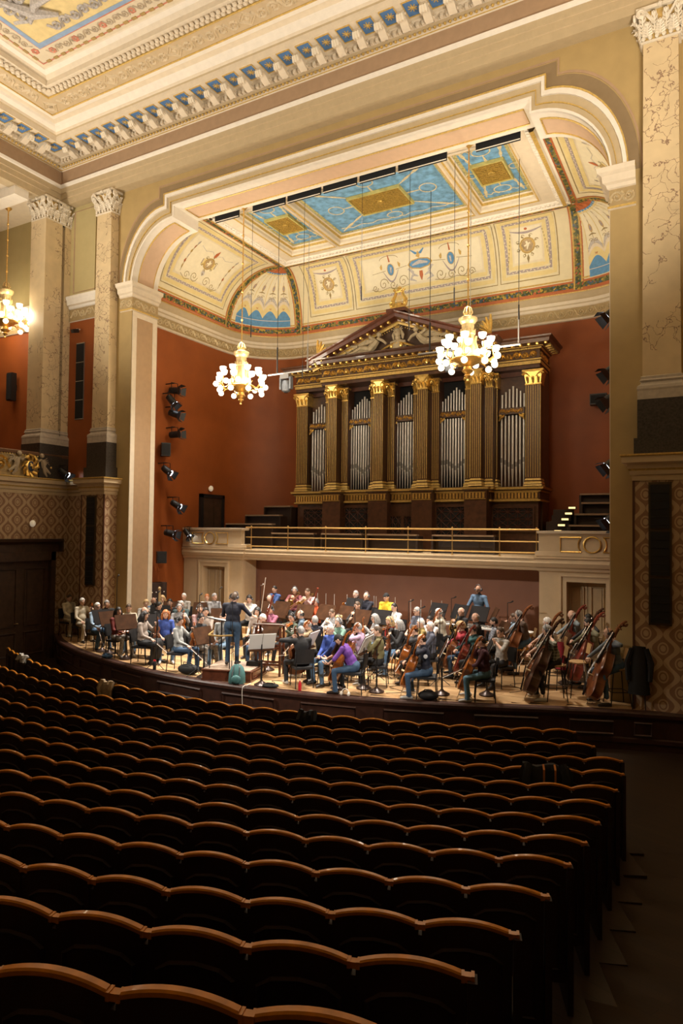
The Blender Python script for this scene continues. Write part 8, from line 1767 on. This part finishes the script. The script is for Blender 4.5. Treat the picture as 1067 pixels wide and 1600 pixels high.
cable('dark cables beside the podium and the white sheet stand', [(-9.2, 12.75, .008), (-8.9, 12.9, .008), (-9.1, 13.1, .008), (-8.7, 13.2, .008), (-8.5, 12.95, .008)])
cable('dark cable on the boards in front of the beige cellist', [(-8.0, 13.2, .008), (-7.7, 13.4, .008), (-7.9, 13.7, .008), (-7.5, 13.9, .008)])
# acrylic shields behind the brass
ACR = bpy.data.materials.new('acrylic'); MATS['acrylic'] = ACR; N, L, b = nodes(ACR); b.inputs['Base Color'].default_value = (.96, .98, 1, 1); b.inputs['Roughness'].default_value = .03; b.inputs['Transmission Weight'].default_value = 1; b.inputs['IOR'].default_value = 1.2; b.inputs['Alpha'].default_value = .35
for i, (x, y) in enumerate(((-10.9, 18.35), (-9.6, 18.5), (-8.9, 18.5), (-7.35, 18.3))):
    t = thing('acrylic_shield', 'clear acrylic sound shield behind the brass players, number %s from the left' % ('one', 'two', 'three', 'four')[i], 'shield', (x, y, .345), .05*i, 'acrylic shields behind the brass')
    for k in range(3): obj('panel', MB().box(-.45+k*.30, -.16+k*.30, -.006, .006, .35, 1.20), ACR, t)
    for k in range(4): q = MB(); q.tube([(-.46+k*.305, 0, 0), (-.46+k*.305, 0, 1.22)], .009, 5); obj('post', q, mat('shield_edge', (.55, .50, .46), .4), t)
# percussion: table with white top, kettledrum; harp; rack
t = thing('percussion_table', 'long table with white cloth top below the standing man', 'table', (-5.9, 17.62, .163), -.25); obj('top', MB().box(-1.0, 1.0, -.25, .25, .84, .88), PAPERW, t)
for a in (-.9, .9):
    for b_ in (-.2, .2): obj('leg', MB().box(a-.02, a+.02, b_-.02, b_+.02, 0, .84), BLACK, t)
for k in range(12): obj('chime_bar', MB().box(-.9+k*.15, -.79+k*.15, -.2, .2, .88, .9), SILVER, t)
t = thing('kettledrum', 'copper coloured kettledrum behind the brown sweater bassist', 'drum', (-4.72, 18.6, .003)); q = MB(); q.lathe([(.10, .30), (.25, .36), (.34, .55), (.36, .82)], 20); obj('bowl', q, mat('drum_copper', (.70, .36, .06), .3, .6, var=.1), t, True); q = MB(); q.lathe([(.375, .80), (.375, .84), (.34, .845)], 20); obj('head', q, PAPERW, t)
for k in range(3): a = k*2.1; q = MB(); q.tube([(.2*math.cos(a), .2*math.sin(a), .4), (.3*math.cos(a), .3*math.sin(a), 0)], .015, 5); obj('leg', q, STEEL, t)
hp = FIG['harpist in white blouse']; M4 = hp.matrix_world if False else Matrix.Translation(hp.location) @ Matrix.Rotation(hp.rotation_euler.z, 4, 'Z')
t = thing('concert_harp', 'tall pale wooden concert harp before the fair haired harpist', 'harp', (0, 0, 0)); t.matrix_world = M4 @ Matrix.Translation((0.02, .45, -.002)); HW = mat('harp_wood', (.62, .44, .22), .35, var=.1)
q = MB(); q.tube([(0, .0, .12), (0, -.10, .6), (0, -.18, 1.12)], [.11, .08, .045], 8); obj('soundbox', q, HW, t, True); q = MB(); q.tube([(0, .55, .10), (0, .62, 1.0), (0, .60, 1.62)], [.035, .028, .035], 8); q.ell((0, .60, 1.66), (.05, .05, .06), nu=8, nv=6); obj('column', q, HW, t, True); q = MB(); q.tube([(0, .60, 1.60), (0, .42, 1.50), (0, .18, 1.30), (0, -.04, 1.28), (0, -.18, 1.12)], [.035, .03, .03, .035, .04], 7); obj('neck', q, HW, t, True); q = MB(); q.tube([(0, -.05, .06), (0, .6, .06)], [.09, .07], 7); obj('base', q, HW, t)
q = MB()
for k in range(20): f = k/19; q.tube([(0, .50-.64*f, 1.54-.36*f-.08*math.sin(f*PI)), (0, .30-.44*f, .16+.82*f)], .0018, 3)
obj('strings', q, HORSE, t)
t = thing('patch_rack', 'dark flight case rack with white dots against the left pier', 'rack', (-16.52, 16.95, .003), PI/2*.9); obj('case', MB().box(-.36, .36, 0, .45, 0, 1.72), mat('case_brown', (.035, .018, .014), .6), t)
for i in range(4):
    for k in range(3): q = MB(); q.ell((-.24+.16*i, -.005, 1.0+.2*k), (.022, .012, .022), nu=8, nv=4); obj('socket', q, WHITE, t)
t = thing('hung_coat', 'black coat hanging over a chair against the right wallpaper', 'coat', (-1.36, 14.76, .0), .1); q = MB(); q.grid(lambda u, v: (.20*math.cos(u)*(.55+.45*v)+.02*math.sin(5*u), .09*math.sin(u)*(.5+.5*v), 1.28-.95*v), [2*PI*k/18 for k in range(18)], [0, .15, .4, .7, 1.], wrap=True); obj('cloth', q, BLACKM, t, True)
for s in (-1, 1): q = MB(); q.tube([(s*.13, 0, 1.24), (s*.22, -.02, .95), (s*.2, -.04, .6)], [.05, .06, .045], 7); obj('sleeve', q, BLACKM, t, True)
q = MB(); q.tube([(-.12, .05, 0), (-.08, 0, 1.2)], .012, 5); q.tube([(.12, .05, 0), (.08, 0, 1.2)], .012, 5); q.tube([(-.1, 0, 1.2), (.1, 0, 1.2)], .012, 5); obj('stand_frame', q, BLACK, t)
t = thing('red_garment', 'red garment hanging on a stool between the bassists', 'garment', (-3.05, 15.62, .0), -.4); q = MB(); q.grid(lambda u, v: (.13*math.cos(u)*(.6+.4*v), .07*math.sin(u)*(.6+.4*v), 1.10-.6*v), [2*PI*k/14 for k in range(14)], [0, .2, .6, 1.], wrap=True); obj('cloth', q, mat('cloth_crimson', (.24, .01, .02), .85, var=.2), t, True)
q = MB(); q.tube([(-.1, 0, 0), (-.06, 0, 1.08)], .011, 5); q.tube([(.1, 0, 0), (.06, 0, 1.08)], .011, 5); obj('stool_frame', q, BLACK, t)
